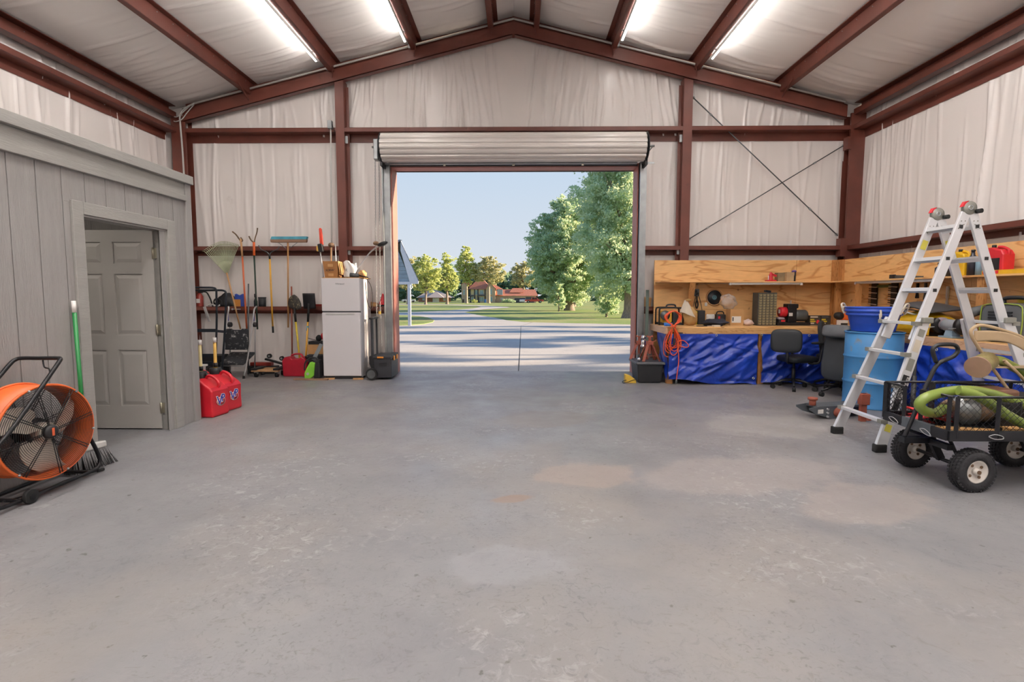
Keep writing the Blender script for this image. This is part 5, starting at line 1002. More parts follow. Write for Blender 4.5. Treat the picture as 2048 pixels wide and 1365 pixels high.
for y in (4.45, 5.6, 6.8, 7.8): B().box(4.76, 4.85, y, y + .09, 0, BZ - .03).build('leg', 'pine_z', wb2, True)
crs = creases(9, 110, 3.0, .75, .030)
def fn_s(u, v):
    y = 4.4 + 3.0 * u; return (4.69 - min(1, v * 6) * crs(y - 4.4, BZ - .1 - .7 * v) - .022 * math.sin(8 * u + 5 * v) * v - .012 * math.sin(23 * u - 9 * v) - .006 * math.sin(51 * u + 17 * v), y, BZ - .10 + (.04 + .03 * math.sin(7 * u) - BZ + .10) * v)
B().grid(fn_s, 180, 50).build('tarp_skirt', 'tarp', wb2, True)
for y in (5.95, 5.2): B().torus((4.655, y, .735), .014, .005, RY(PI / 2), 14, 6).build('grommet', 'alu', wb2, True)
# plywood backs and shelves
wsb = T('plywood_shelf', 'plywood back board and shelf above the end wall bench', 'shelf', (3.7, 8.7, BZ))
for x0, x1 in ((2.245, 4.585), (4.59, 5.26)): B().box(x0, x1, 8.905, 8.93, BZ, 1.915).build('back_panel', 'ply_x', wsb, True)
B().box(2.26, 5.26, 8.56, 8.903, 1.540, 1.560).build('shelf_board', 'ply_x', wsb, True)
B().box(2.26, 2.40, 8.54, 8.56, 1.555, 1.575).build('shelf_cleat', 'pine_x', wsb, True)
B().add([(2.735, 8.57, 1.54), (2.825, 8.57, 1.54), (2.825, 8.61, 1.54), (2.735, 8.61, 1.54), (2.745, 8.80, BZ), (2.835, 8.80, BZ), (2.835, 8.84, BZ), (2.745, 8.84, BZ)], [(0, 1, 2, 3), (7, 6, 5, 4), (0, 4, 5, 1), (1, 5, 6, 2), (2, 6, 7, 3), (3, 7, 4, 0)]).build('shelf_brace', 'pine_z', wsb, True)
B().box(5.06, 5.15, 8.58, 8.62, BZ, 1.54).build('shelf_post', 'pine_z', wsb, True); B().box(5.16, 5.255, 8.86, 8.90, BZ, 1.915).build('corner_post', 'pine_z', wsb, True)
ws2 = T('side_plywood_shelf', 'plywood back board and shelf along the right wall', 'shelf', (5.2, 6.4, BZ))
for y0, y1 in ((4.4, 6.30), (6.305, 8.86)): B().box(5.285, 5.31, y0, y1, BZ, 1.915).build('back_panel', 'ply_y', ws2, True)
B().box(4.97, 5.283, 4.4, 8.54, 1.540, 1.560).build('shelf_board', 'ply_y', ws2, True)
for y in (5.80, 7.9): B().box(5.0 , 5.04, y, y + .09, BZ, 1.54).build('shelf_post', 'pine_z', ws2, True)
B().box(5.245, 5.284, 8.75, 8.85, 1.562, 1.915).build('corner_post', 'pine_z', ws2, True)
def shelf_led(p0, p1, lab):
    t = T('shelf_light', lab, 'light', p0); d = Vector(p1) - Vector(p0); u = d.normalized()
    B().cyl((0, 0, 0), d, .013, n=8).build('tube', 'white_plastic', t)
    for a in (Vector((0, 0, 0)), d): B().obox(a, (.035, .035, .035)).build('end_cap', 'white_plastic', t)
    B().bar((0, 0, .016), d + Vector((0, 0, .016)), .03, .012).build('housing', 'white_plastic', t)
shelf_led((3.38, 8.59, 1.516), (4.51, 8.59, 1.516), 'unlit tube light under the end wall shelf'); shelf_led((5.01, 8.0, 1.516), (5.01, 6.5, 1.516), 'unlit tube light under the right wall shelf')

# ---- on the end wall shelf
SZ = 1.561
rj = T('red_bottle_jack', 'small red bottle jack on the shelf', 'jack', (4.055, 8.66, SZ)); B().lathe([(.0, 0), (.045, 0), (.045, .02), (.032, .03), (.03, .10), (.018, .12), (.018, .145), (.0, .145)], n=16).build('body', 'red_plastic', rj); B().obox((0, 0, .01), (.15, .09, .02)).build('base', 'red_plastic', rj, bev=.004); B().obox((.05, 0, .10), (.08, .03, .03), (0, .4, 0)).build('socket', 'red_plastic', rj); B().cyl((-.052, -.03, .0), (-.05, -.03, .09), .008, n=8).build('lever', 'white_plastic', rj)
for i, (x0, x1, h, lab, y) in enumerate(((4.165, 4.265, .135, 'grey-brown carton beside the red jack on the shelf', 8.70), (4.272, 4.385, .14, 'pale brown carton with lid between two items on the shelf', 8.64))):
    c = T('small_carton', lab, 'box', ((x0 + x1) / 2, y, SZ)); w = x1 - x0; B().box(-w / 2, w / 2, -.06, .06, 0, h).build('body', mat('carton_grey' if i == 0 else 'carton_pale', '8e7a5c' if i == 0 else 'b99b74', .8), c); B().box(-w / 2 - .004, w / 2 + .004, -.064, .064, h - .05, h + .003).build('lid', 'carton_grey' if i == 0 else 'carton_pale', c)
cn = T('travel_tumbler', 'black canister with purple lid on the shelf', 'canister', (4.425, 8.66, SZ)); B().lathe([(.0, 0), (.026, 0), (.031, .145), (.0, .145)], n=18).build('body', 'black_plastic', cn); B().lathe([(.0, .145), (.036, .145), (.036, .165), (.02, .18), (.0, .18)], n=18).build('lid', mat('purple', '6b4f94', .4), cn)
# ---- on the end wall bench
sw = T('jobsite_saw', 'yellow and black power saw in a tube frame at the bench end', 'power saw', (2.42, 8.58, BZ)); mat('tool_yellow', 'd9a22e', .4)
for y in (-.10, .12): B().tube(smooth_path([(-.19, y, .0), (-.19, y, .20), (-.185, y, .25), (-.15, y, .275), (.12, y, .275), (.17, y, .26), (.185, y, .22), (.185, y, .0)], 3), .0135, 8).build('frame', 'black_metal', sw)
B().obox((-.06, .02, .13), (.16, .18, .19)).build('body', 'tool_yellow', sw, bev=.015); B().lathe([(.0, 0), (.075, .0), (.078, .012), (.0, .02)], (-.10, -.10, .155), 22, RX(PI / 2)).build('guard_disc', 'galv_dark', sw); B().obox((.08, .02, .11), (.10, .18, .18)).build('motor', 'black_plastic', sw, bev=.02); B().obox((0, .0, .02), (.36, .24, .035)).build('base', 'black_plastic', sw); B().tube(smooth_path([(-.08, -.08, .28), (-.06, -.09, .32), (.05, -.09, .32), (.07, -.08, .28)]), .014, 8).build('handle', 'truck_blue', sw)
tp = T('tape_roll', 'roll of blue tape on the bench end', 'tape', (2.30, 8.22, BZ)); B().lathe([(.04, 0), (.062, 0), (.062, .05), (.04, .05), (.04, 0)], n=24).build('tape', mat('tape_blue', '2f6fc4', .5), tp); B().lathe([(.036, 0), (.04, 0), (.04, .05), (.036, .05), (.036, 0)], n=24).build('core', 'cardboard', tp)
sk = T('paper_sack', 'crumpled brown paper sack topped with white paper on the bench', 'bag', (2.69, 8.38, BZ)); mat('kraft', 'b08c58', .8, var=.12); mat('paper_white', 'c9bfae', .7, var=.06)
B().grid(lump(.11, .09, .15, 21, .07), 22, 14).build('sack', 'kraft', sk)
def wp(u, v): return (-.14 + .24 * u + .06 * v + .02 * math.sin(7 * v), -.06 + .02 * math.sin(9 * u + 4 * v) - .05 * v, .42 - .28 * (u * .75 + v * .25) - .06 * math.sin(PI * v) + .015 * math.sin(13 * u))
B().grid(lambda u, v: (-.03 + (.13 - .11 * v) * math.cos(2 * PI * u) * (1 + .15 * math.sin(6 * PI * u)) - .05 * v, -.02 + (.09 - .07 * v) * math.sin(2 * PI * u) * (1 + .12 * math.sin(10 * PI * u)), .16 + .24 * v - .05 * math.cos(2 * PI * u) * (1 - v)), 26, 10).build('white_paper', 'paper_white', sk); B().ball((-.05, -.05, .40), (.05, .03, .02)).build('twist', 'kraft', sk)
od = T('power_outlet', 'wall outlet with plugged leads on the plywood', 'outlet', (2.95, 8.90, 1.32)); B().box(-.04, .04, -.012, 0, 0, .12).build('plate', 'galv_dark', od); B().box(-.035, -.0, -.04, -.012, .06, .10).build('plug', 'black_plastic', od); B().box(.0, .03, -.035, -.012, .02, .06).build('plug', 'black_plastic', od)
for pts, nm in (([(-.01, -.03, .05), (-.05, -.05, -.10), (-.10, -.10, -.25), (-.12, -.14, -.36)], 'lead'), ([(.02, -.03, .03), (.06, -.05, -.12), (.07, -.12, -.30), (.06, -.18, -.38)], 'lead'), ([(.0, -.03, .0), (.0, -.03, -.05), (.02, -.03, -.14), (.0, -.03, -.20), (-.02, -.03, -.14), (.0, -.03, -.06)], 'coiled_lead')): B().tube(smooth_path(pts), .005 if nm == 'lead' else .011, 6).build(nm, 'black_rubber', od)
B().tube(smooth_path([(.0, -.01, .12), (.01, -.02, .18), (.06, -.03, .200), (.3, -.2, .205), (.44, -.3, .195)]), .004, 5).build('lead_white', 'cable_grey', od)
ds = T('wall_disc', 'round black disc with wooden rim hung on the plywood', 'wall disc', (3.245, 8.903, 1.16)); AY = RX(PI / 2)
B().lathe([(.0, .0), (.122, 0), (.122, .012), (.0, .012)], (0, 0, .14), 40, AY).build('face', mat('clock_face', '1f2730', .35), ds); B().lathe([(.120, .0), (.138, 0), (.138, .02), (.120, .02), (.120, 0)], (0, 0, .14), 40, AY).build('rim', 'wood_pole', ds); B().lathe([(.022, .0), (.04, 0), (.04, .003), (.022, .003), (.022, 0)], (0, -.012, .14), 20, AY).build('emblem', mat('emblem_blue', '5d8a98', .4), ds); B().box(-.012, .012, -.016, -.012, .128, .152).build('emblem_center', 'emblem_blue', ds)
tag(B().box(3.09, 3.13, 8.89, 8.904, 1.155, 1.215).build('light_switch', 'white_plastic', bev=.004), 'small white switch plate on the plywood', 'switch')
yb_ = T('battery_charger', 'black and yellow battery charger on the bench', 'charger', (2.90, 8.66, BZ)); B().obox((-.06, 0, .11), (.07, .12, .22)).build('yellow_side', mat('yel_lemon', 'c7b22e', .5), yb_, bev=.008); B().obox((.04, 0, .115), (.12, .14, .23)).build('body', 'black_plastic', yb_, bev=.012)
tag(B().lathe([(.0, 0), (.062, 0), (.066, .15), (.06, .17), (.0, .17)], (3.07, 8.56, BZ), 20).build('wipes_tub', 'white_plastic'), 'white tub with blue stripe between chargers on the bench', 'tub')
bc = T('black_radio', 'black case with red trim and handle on the bench', 'case', (3.23, 8.58, BZ)); B().obox((0, 0, .085), (.15, .12, .17)).build('body', 'black_plastic', bc, bev=.015); B().tube(smooth_path([(-.06, 0, .17), (-.04, 0, .21), (.04, 0, .21), (.06, 0, .17)]), .01, 6).build('handle', 'black_rubber', bc); B().box(-.05, -.02, -.064, -.06, .06, .14).build('stripe', 'red_plastic', bc)
tag(B().grid(lump(.19, .14, .055, 31, .14), 30, 14).build('dark_jacket', mat('cloth_navy', '1f2230', .85, var=.2), loc=(3.05, 8.32, BZ)), 'crumpled dark navy jacket on the bench', 'jacket')
cb = T('shipping_carton', 'cardboard carton with white shipping label on the bench', 'box', (3.41, 8.44, BZ)); B().box(-.10, .105, -.08, .10, 0, .255).build('carton', 'cardboard', cb); B().box(-.08, .065, -.084, -.08, .045, .145).build('label', 'white_plastic', cb); B().box(-.07, -.05, -.086, -.084, .07, .13).build('barcode', 'galv_dark', cb)
c2 = T('brown_carton', 'brown carton standing behind the dark jacket', 'box', (3.27, 8.60, BZ)) if False else None
pbx = T('plastic_wrapped_box', 'clear plastic bag round a small carton on top of cartons', 'bag', (3.33, 8.52, BZ + .258)); B().obox((-.02, .03, .115), (.16, .10, .13), (.15, .35, .1)).build('carton', 'cardboard', pbx)
m, t, p, n, k = node_mat('clear_film'); p.inputs['Base Color'].default_value = (.85, .82, .8, 1); p.inputs['Roughness'].default_value = .25; p.inputs['Transmission Weight'].default_value = .55; p.inputs['Alpha'].default_value = .55
B().grid(lump(.125, .10, .115, 8, .13), 30, 18).build('film', 'clear_film', pbx)
tag(B().grid(lump(.075, .06, .05, 14, .15), 18, 10).build('small_plastic_bag', mat('bag_pink', 'd3bcb5', .45), loc=(3.59, 8.36, BZ)), 'small knotted white plastic bag beside the shipping carton', 'bag')
oz = T('drawer_organizer', 'grey parts organizer with many small clear drawers', 'organizer', (3.86, 8.42, BZ)); mat('org_grey', '3e3d3a', .55); mat('drawer_clear', '8d8468', .25, var=.45, scale=30)
B().box(-.145, .145, -.10, .10, 0, .515).build('case', 'org_grey', oz, bev=.004)
dme = B().box(-.021, .021, -.012, 0, 0, .033).box(-.009, .009, -.019, -.012, .004, .010); d0 = None
for j in range(12):
    for i in range(5):
        loc = (-.112 + .056 * i, -.10, .018 + .0405 * j)
        if d0 is None: d0 = dme.build('drawer', 'drawer_clear', oz); d0.location = loc
        else: dup(d0, parent=oz, loc=loc)
tag(B().obox((3.90, 8.42, BZ + .535), (.10, .05, .035), (0, .1, .2)).build('marker_pack', 'truck_blue', bev=.008), 'small blue item lying on the parts organizer', 'marker')
gr = T('belt_grinder', 'red and black bench machine with motor on the bench', 'bench machine', (4.30, 8.45, BZ)); B().box(-.27, .25, -.12, .12, 0, .05).build('base', 'black_metal', gr, bev=.008); B().box(-.25, -.14, -.125, -.0, .05, .10).build('switch_box', 'black_plastic', gr); B().box(-.215, -.155, -.128, -.124, .062, .088).build('brand_plate', 'red_plastic', gr)
B().lathe([(.0, 0), (.075, 0), (.08, .02), (.08, .10), (.06, .11), (.0, .11)], (-.20, -.02, .21), 26, RY(PI / 2) @ RZ(0)).build('wheel_guard', 'red_plastic', gr); B().box(-.205, -.20, -.05, .0, .19, .25).build('warning_label', 'white_plastic', gr); B().box(-.085, -.03, -.106, -.1, .15, .20).build('label', 'white_plastic', gr)
B().box(-.09, .045, -.09, .08, .05, .29).build('column', 'black_metal', gr, bev=.01); B().box(-.10, .07, -.09, .07, .27, .34).build('motor_housing', 'black_metal', gr, bev=.012); B().box(-.028, -.014, -.02, -.006, .34, .395).build('shaft', 'alu', gr)
B().lathe([(.0, 0), (.085, 0), (.092, .02), (.092, .16), (.08, .18), (.0, .18)], (.04, -.02, .155), 26, RY(PI / 2)).build('motor', mat('motor_grey', '4a4d4e', .5, .3), gr); B().box(-.23, -.12, -.06, .04, .05, .13).build('wheel', mat('stone', '9d8f96', .8), gr, bev=.02)
for i, (x, w, lab) in enumerate(((4.64, .165, 'dark power tool carton with red picture, left of two'), (4.81, .15, 'dark power tool carton with yellow print, right of two'))):
    c = T('tool_carton', lab, 'box', (x, 8.45, BZ)); B().box(-w / 2, w / 2, -.07, .07, 0, .155).build('carton', mat('carton_dark', '37322c', .6), c)
    for j in range(3): B().box(-w / 2 + .008, -w / 2 + .07 + .02 * (j % 2), -.073, -.07, .085 - .03 * j, .105 - .03 * j).build('print_line', 'yel_lemon' if j < 2 else 'paper_white', c)
    B().box(-w / 2 + .01, w / 2 - .04, -.073, -.07, .125, .145).build('brand_strip', 'paper_white' if i == 0 else 'galv_dark', c)
    if i == 0: B().ball((.045, -.071, .06), (.025, .004, .03)).build('picture', 'red_plastic', c)
ob = T('orange_drill', 'orange and black power tool at the corner of the bench', 'power tool', (4.96, 8.22, BZ)); B().lathe([(.0, -.07), (.05, -.07), (.056, -.04), (.056, .03), (.03, .05), (.0, .05)], (-.04, 0, .16), 18, RX(PI / 2)).build('motor', 'black_rubber', ob); B().obox((.04, .03, .15), (.13, .09, .12)).build('housing', 'orange_paint', ob, bev=.02); B().obox((0, .02, .05), (.11, .09, .10)).build('grip', 'ext_red', ob, bev=.015)
wxb = T('white_carton', 'white and black printed box behind the blue tubs', 'box', (4.86, 8.04, BZ)); B().box(-.055, .055, -.05, .05, 0, .10).build('carton', 'white_plastic', wxb); B().box(-.05, .05, -.053, -.05, .01, .06).build('print', 'black_plastic', wxb)
sc2 = T('hand_tools', 'blue handled pliers lying at the bench front edge', 'pliers', (2.80, 8.10, BZ)); B().bar((-.10, 0, .008), (.06, .01, .008), .02, .012).build('handle', 'truck_blue', sc2); B().bar((.06, .01, .008), (.14, .02, .008), .014, .01).build('jaw', 'alu', sc2)
tag(B().obox((2.98, 8.06, BZ + .012), (.10, .07, .024), (0, 0, .1)).build('paper_card', 'paper_white'), 'small white card at the front edge of the bench', 'card')
# ---- orange extension cord hung on the apron
mat('cord_orange', 'e0572b', .4, var=.06); ec = T('extension_cable', 'coiled orange extension cord hanging from the bench apron', 'cord', (2.30, 7.9, .02))
rr = random.Random(5)
for i in range(9):
    a, b_, y = .115 - .008 * (i % 4), .10 - .006 * (i % 3), 7.86 + .008 * i; c = (2.28, 1.00 + .006 * (i % 3))
    pts = []
    nb = .44 + .05 * (i % 4) + rr.uniform(-.02, .04); wx = .045 + .012 * (i % 5)
    dx = rr.uniform(-.03, .04)
    pts = [(c[0] - a * .2, y, c[1] + b_), (c[0] - a, y, c[1] + .02), (c[0] - a * .75, y, c[1] - .06), (2.275 - .02 + .004 * i, y - .02, .88), (2.27 - wx + dx, y - .01, .70), (2.265 - wx * 1.1 + dx, y, nb + .05), (2.27 + dx, y, nb - .01), (2.28 + wx * 1.1 + dx, y, nb + .06), (2.285 + wx + dx, y - .01, .70), (2.285 + .004 * i, y - .02, .88), (c[0] + a * .75, y, c[1] - .06), (c[0] + a, y, c[1] + .03), (c[0] + a * .3, y, c[1] + b_)]
    B().tube(smooth_path(pts, 5, True), .0068, 6, True).build('coil', 'cord_orange', ec, True)
B().tube(smooth_path([(2.22, 7.835, .885), (2.26, 7.825, .875), (2.31, 7.835, .885), (2.33, 7.87, .89)]), .008, 6).build('binding', 'cord_orange', ec, True)
B().tube(smooth_path([(2.33, 7.86, .64), (2.42, 7.85, .67), (2.50, 7.85, .61), (2.49, 7.85, .57), (2.42, 7.85, .575), (2.35, 7.86, .60)]), .0068, 6).build('side_loop', 'cord_orange', ec, True)
B().tube(smooth_path([(2.33, 7.86, .70), (2.355, 7.86, .55), (2.37, 7.865, .35), (2.355, 7.87, .18), (2.345, 7.87, .075)]), .0068, 6).build('tail', 'cord_orange', ec, True); B().cyl((2.345, 7.87, .08), (2.343, 7.87, .02), .014, .012, n=10).build('plug', 'galv_dark', ec, True); B().box(2.275, 2.30, 7.83, 7.85, .60, .70).build('tie', 'black_rubber', ec, True)
tag(B().bar((2.24, 7.95, .78), (2.44, 7.93, .775), .02, .015).build('hook_bar', 'black_metal'), 'black hook on the bench apron holding the orange cord', 'hook')
# ---- tote with jack stands
mat('jack_rust', '8f4a38', .6, var=.2, dirt='6b5a4c', dirt_amt=.35); to = T('storage_tote', 'black plastic storage tote with grey lid beside the bench', 'tote', (2.0, 8.25, 0))
B().add([(1.82, 8.03, 0), (2.16, 8.03, 0), (2.16, 8.47, 0), (1.82, 8.47, 0), (1.79, 8.0, .29), (2.19, 8.0, .29), (2.19, 8.5, .29), (1.79, 8.5, .29)], [(0, 3, 2, 1), (4, 5, 6, 7), (0, 1, 5, 4), (1, 2, 6, 5), (2, 3, 7, 6), (3, 0, 4, 7)]).build('tub', 'black_plastic', to, True, bev=.02, seg=3)
B().box(1.765, 2.205, 7.975, 8.525, .285, .325).build('lid', mat('lid_grey', '4b4d52', .45), to, True, bev=.012)
def jack_stand(loc, rz, lab, h=.31):
    t = T('jack_stand', lab, 'jack stand', loc, rz, 'rusty jack stands on the tote')
    for sx_, sy_ in ((-1, -1), (1, -1), (1, 1), (-1, 1)): B().bar((sx_ * .13, sy_ * .10, .004), (sx_ * .03, sy_ * .025, h - .04), .045, .006, (sx_, sy_, .3)).build('leg', 'jack_rust', t)
    B().box(-.045, .045, -.04, .04, h - .06, h).build('collar', 'jack_rust', t, bev=.004); B().box(-.018, .018, -.015, .015, h - .2, h + .06).build('ratchet_bar', 'jack_rust', t); B().prism([(-.05, h + .09), (-.045, h + .06), (.045, h + .06), (.05, h + .09), (.02, h + .075), (-.02, h + .075)], -.02, .02).build('saddle', 'jack_rust', t); B().bar((.04, 0, h - .03), (.10, -.02, h + .02), .012, .012).build('release_lever', 'jack_rust', t); B().cyl((-.12, -.10, .09), (.12, -.10, .09), .004, n=5).build('brace', 'jack_rust', t)
jack_stand((2.0, 8.14, .327), RAD(8), 'rusty red jack stand on the tote, the front one'); jack_stand((1.90, 8.40, .327), RAD(-12), 'rusty red jack stand on the tote, the rear one', .29)
hb_ = T('hitch_ball', 'chrome trailer hitch ball standing among the jack stands', 'hitch ball', (1.925, 8.22, .327)); B().cyl((0, 0, 0), (0, 0, .22), .022, n=12).build('shank', 'rust', hb_); B().ball((0, 0, .36), .035, 16, 10).build('upper_ball', mat('chrome', 'cfcfd2', .12, 1.0), hb_); B().lathe([(.0, .20), (.045, .20), (.045, .23), (.03, .25), (.036, .27), (.03, .31), (.0, .33)], n=18).build('lower_ball', 'chrome', hb_)
tag(B().ball((1.83, 8.06, .36), .032, 14, 10).build('loose_hitch_ball', 'chrome'), 'small loose chrome ball on the tote corner', 'hitch ball')
wc = T('wheel_chock', 'yellow wheel chock with black cord beside the tote', 'wheel chock', (1.70, 8.08, 0)); mat('chock_yellow', 'd9b23e', .5)
B().prism([(-.085, .0), (.085, 0), (.075, .05), (.0, .11), (-.06, .13), (-.085, .13)], -.06, .06).build('wedge', 'chock_yellow', wc, bev=.006); B().tube(smooth_path([(-.07, -.065, .05), (-.13, -.08, .03), (-.12, -.09, .008), (-.05, -.08, .02), (.03, -.075, .05), (.08, -.06, .06)]), .005, 5).build('cord', 'black_rubber', wc)
# ---- corner behind the door jamb
tag(B().bar((2.12, 8.84, 1.42), (2.05, 8.55, .10), .05, .03).build('green_post', 'pole_green'), 'dark green metal post leaning between the door and the bench', 'post'); tag(B().obox((2.16, 9.07, LZ + .11), (.14, .10, .22), (0, .1, 0)).build('paper_bundle', 'cardboard', bev=.01), 'crumpled tan paper bundle on the ledge right of the door', 'paper'); tag(B().obox((2.045, 9.08, LZ + .10), (.05, .08, .2)).build('dark_bundle', 'black_plastic', bev=.01), 'dark bundle on the ledge beside the tan paper', 'bundle')
# ================================================================ chairs, drum, ladder, cart
mat('vinyl_black', '181c21', .5, var=.08, spec=.35); mat('fabric_black', '17181b', .8, var=.1); mat('leather', '262b31', .42, var=.1, spec=.4)
def rbox(b, c, d, rot, k=.25):
    """cushion: a box whose faces bulge"""
    m = Matrix.Translation(c) @ Euler(rot).to_matrix().to_4x4(); vs = []; fs = []; n = 8
    def sp(u, v, e=.48):
        cu, su, cv, sv = math.cos(u), math.sin(u), math.cos(v), math.sin(v); f = lambda q: math.copysign(abs(q) ** e, q); return (d[0] / 2 * f(cu) * f(cv), d[1] / 2 * f(su) * f(cv), d[2] / 2 * f(sv))
    return b.grid(lambda a, c_: tuple(m @ Vector(sp(2 * PI * a, PI * (c_ - .5)))), 32, 16)
def base5(t, x, y, r, zc, rot=0, mtl='black_metal'):
    for i in range(5):
        a = rot + 2 * PI * i / 5; c, s = math.cos(a), math.sin(a)
        l = B().tube([(x, y, .13), (x + c * r * .5, y + s * r * .5, .12), (x + c * r, y + s * r, .075)], [.022, .018, .014], 6).build('base_leg', mtl, t, True)
        B().cyl((x + c * r - s * .022, y + s * r + c * .022, .03), (x + c * r + s * .022, y + s * r - c * .022, .03), .03, n=12).build('caster', 'black_rubber', l).location = -Vector(t.location)
    B().cyl((x, y, .10), (x, y, .30), .024, n=10).cyl((x, y, .28), (x, y, zc), .016, n=10).build('gas_column', 'black_metal', t, True)
c1 = T('office_chair', 'black office chair with low back turned towards the bench', 'chair', (3.92, 7.58, 0)); base5(c1, 3.92, 7.57, .275, .38, .52)
rbox(B(), (3.99, 7.62, .43), (.46, .44, .10), (0, 0, .15)).build('seat', 'vinyl_black', c1, True)
rbox(B(), (3.735, 7.44, .70), (.075, .40, .33), (0, .12, 1.10)).build('backrest', 'vinyl_black', c1, True)
B().tube(smooth_path([(3.90, 7.58, .38), (3.78, 7.46, .39), (3.745, 7.415, .46), (3.75, 7.43, .60)]), .02, 8).build('back_bar', 'black_metal', c1, True)
for sx_, sy_, ex in ((.16, -.22, 'near'), (-.02, .20, 'far')):
    ax_, ay_ = 4.02 + sx_, 7.60 + sy_; ar = B().tube(smooth_path([(ax_ - .10, ay_ + (.1 if sy_ < 0 else -.1), .38), (ax_ - .02, ay_, .40), (ax_ + .01, ay_, .50), (ax_ + .04, ay_, .66)]), .017, 8).build('arm_post', 'black_metal', c1, True); rbox(B(), (ax_ + .0, ay_, .675), (.26, .07, .035), (0, 0, .1)).build('arm_pad', 'black_rubber', ar).location = -Vector(c1.location)
c2 = T('executive_chair', 'worn grey high-backed leather chair beside the blue drum', 'chair', (4.30, 7.12, 0)); base5(c2, 4.32, 7.10, .33, .40, 3.45)
rbox(B(), (4.40, 7.17, .46), (.40, .42, .12), (0, 0, .6)).build('seat', 'leather', c2, True); rbox(B(), (4.22, 7.0, .55), (.10, .42, .68), (0, .22, .62)).build('backrest', 'leather', c2, True); rbox(B(), (4.17, 6.97, .865), (.15, .38, .17), (0, .22, .62)).build('headrest', mat('leather_worn', '5a5d61', .35, var=.15), c2, True)  # headrest in a lighter grey than the seat and back
for (p, q) in (((4.24, 7.12), (4.36, 7.30)), ): B().tube(smooth_path([(p[0], p[1], .42), (p[0], p[1], .62), (p[0] + .05, p[1], .67), (q[0], q[1], .67)]), .02, 8).build('armrest', 'black_rubber', c2, True)
c3 = T('task_chair', 'black fabric chair half hidden behind the leather chair', 'chair', (4.42, 7.66, 0)); base5(c3, 4.50, 7.62, .22, .40, .1); rbox(B(), (4.52, 7.64, .45), (.38, .38, .09), (0, 0, 0)).build('seat', 'fabric_black', c3, True); rbox(B(), (4.33, 7.62, .76), (.08, .40, .42), (0, -.1, -.6)).build('backrest', 'fabric_black', c3, True); B().tube([(4.50, 7.62, .40), (4.33, 7.62, .42), (4.31, 7.61, .62)], .02, 8).build('back_bar', 'black_metal', c3, True)
for (a, b2) in (((4.18, 7.42), (4.36, 7.40)), ): B().tube(smooth_path([(4.44, 7.47, .42), (4.36, 7.46, .44), (4.33, 7.46, .66)]), .016, 8).build('arm_post', 'black_metal', c3, True); rbox(B(), (4.34, 7.46, .68), (.20, .06, .035), (0, 0, .0)).build('arm_pad', 'black_rubber', c3, True)
# ---- blue drum and tubs
mat('drum_blue', '3f7fb6', .5, var=.14, scale=4, stretch=(1, 1, .5), dirt='77705f', dirt_amt=.37, dscale=7); mat('tub_blue', '2e55c0', .38, var=.06); mat('rope_white', 'd8cfbe', .8)
DXc, DYc = 4.27, 6.42
dm = T('steel_drum', 'weathered light blue steel drum with rust', 'drum', (DXc, DYc, 0))
B().lathe([(.0, 0), (.300, 0), (.305, .012), (.298, .03), (.298, .28), (.304, .295), (.310, .305), (.304, .315), (.298, .33), (.298, .585), (.304, .60), (.310, .61), (.304, .62), (.298, .635), (.298, .895), (.0, .895)], n=48).build('shell', 'drum_blue', dm)
B().torus((0, 0, .90), .300, .009, None, 48, 8).build('rim', 'drum_blue', dm)
B().cyl((-.17, -.25, .13), (-.178, -.262, .13), .028, n=14).build('bung', 'drum_blue', dm)
def tub(z, h, r1, lab):
    t = T('plastic_tub', lab, 'tub', (DXc - .02, DYc, z), 0, 'nested blue tubs on the drum')
    B().lathe([(.0, .0), (r1 - .055, .0), (r1 - .05, .01), (r1 - .012, h - .05), (r1 + .012, h - .045), (r1 + .012, h - .02), (r1 + .004, h - .018), (r1 + .006, h), (r1 + .02, h + .004), (r1 + .016, h + .01), (r1 - .006, h), (r1 - .06, .016), (.0, .016)], n=44).build('body', 'tub_blue', t)
    for a in (2.3, -.9, -1.75): 
        c, s = math.cos(a), math.sin(a); R = r1 + .014; q = Matrix.Rotation(a, 4, 'Z')
        B().tube([q @ Vector(v) for v in smooth_path([(R, -.07, h - .03), (R + .02, -.07, h + .01), (R + .03, -.04, h + .045), (R + .03, .04, h + .045), (R + .02, .07, h + .01), (R, .07, h - .03)])] if a != -1.75 else [q @ Vector(v) for v in smooth_path([(R, -.06, h - .02), (R + .012, -.06, h - .07), (R + .012, -.06, h - .10)])], .011, 7).build('rope_handle', 'rope_white', t)
    return t
tub(.912, .235, .275, 'blue plastic tub with rope handles resting on the drum, the lower one'); tub(.975, .215, .288, 'blue plastic tub with rope handles nested in another on the drum, the upper one')
# ---- hitch coupler on the floor
mat('hitch_grey', '5a6066', .5, .3, var=.15, dirt='7a4f38', dirt_amt=.34, dscale=9)
hc = T('trailer_coupler', 'grey steel trailer coupler with rusty bolts on the floor', 'trailer coupler', (3.42, 5.86, 0), RAD(14))
B().prism([(-.34, .11), (-.26, .06), (-.05, .0), (.06, .0), (.16, .04), (.16, .125), (-.20, .145), (-.34, .13)], -.13, -.115).build('side_plate', 'hitch_grey', hc); B().prism([(-.34, .11), (-.26, .06), (-.05, .0), (.06, .0), (.16, .04), (.16, .125), (-.20, .145), (-.34, .13)], .06, .075).build('side_plate', 'hitch_grey', hc); B().box(-.22, .36, -.13, .075, .12, .14).build('top_plate', 'hitch_grey', hc); B().box(.10, .38, -.10, .05, .03, .115).build('tongue', 'black_metal', hc, bev=.006)
B().lathe([(.0, 0), (.10, 0), (.10, .012), (.0, .012)], (.06, -.13, .07), 20, RX(PI / 2) @ Matrix.Diagonal((1, .65, 1, 1))).build('rusty_disc', 'jack_rust', hc)
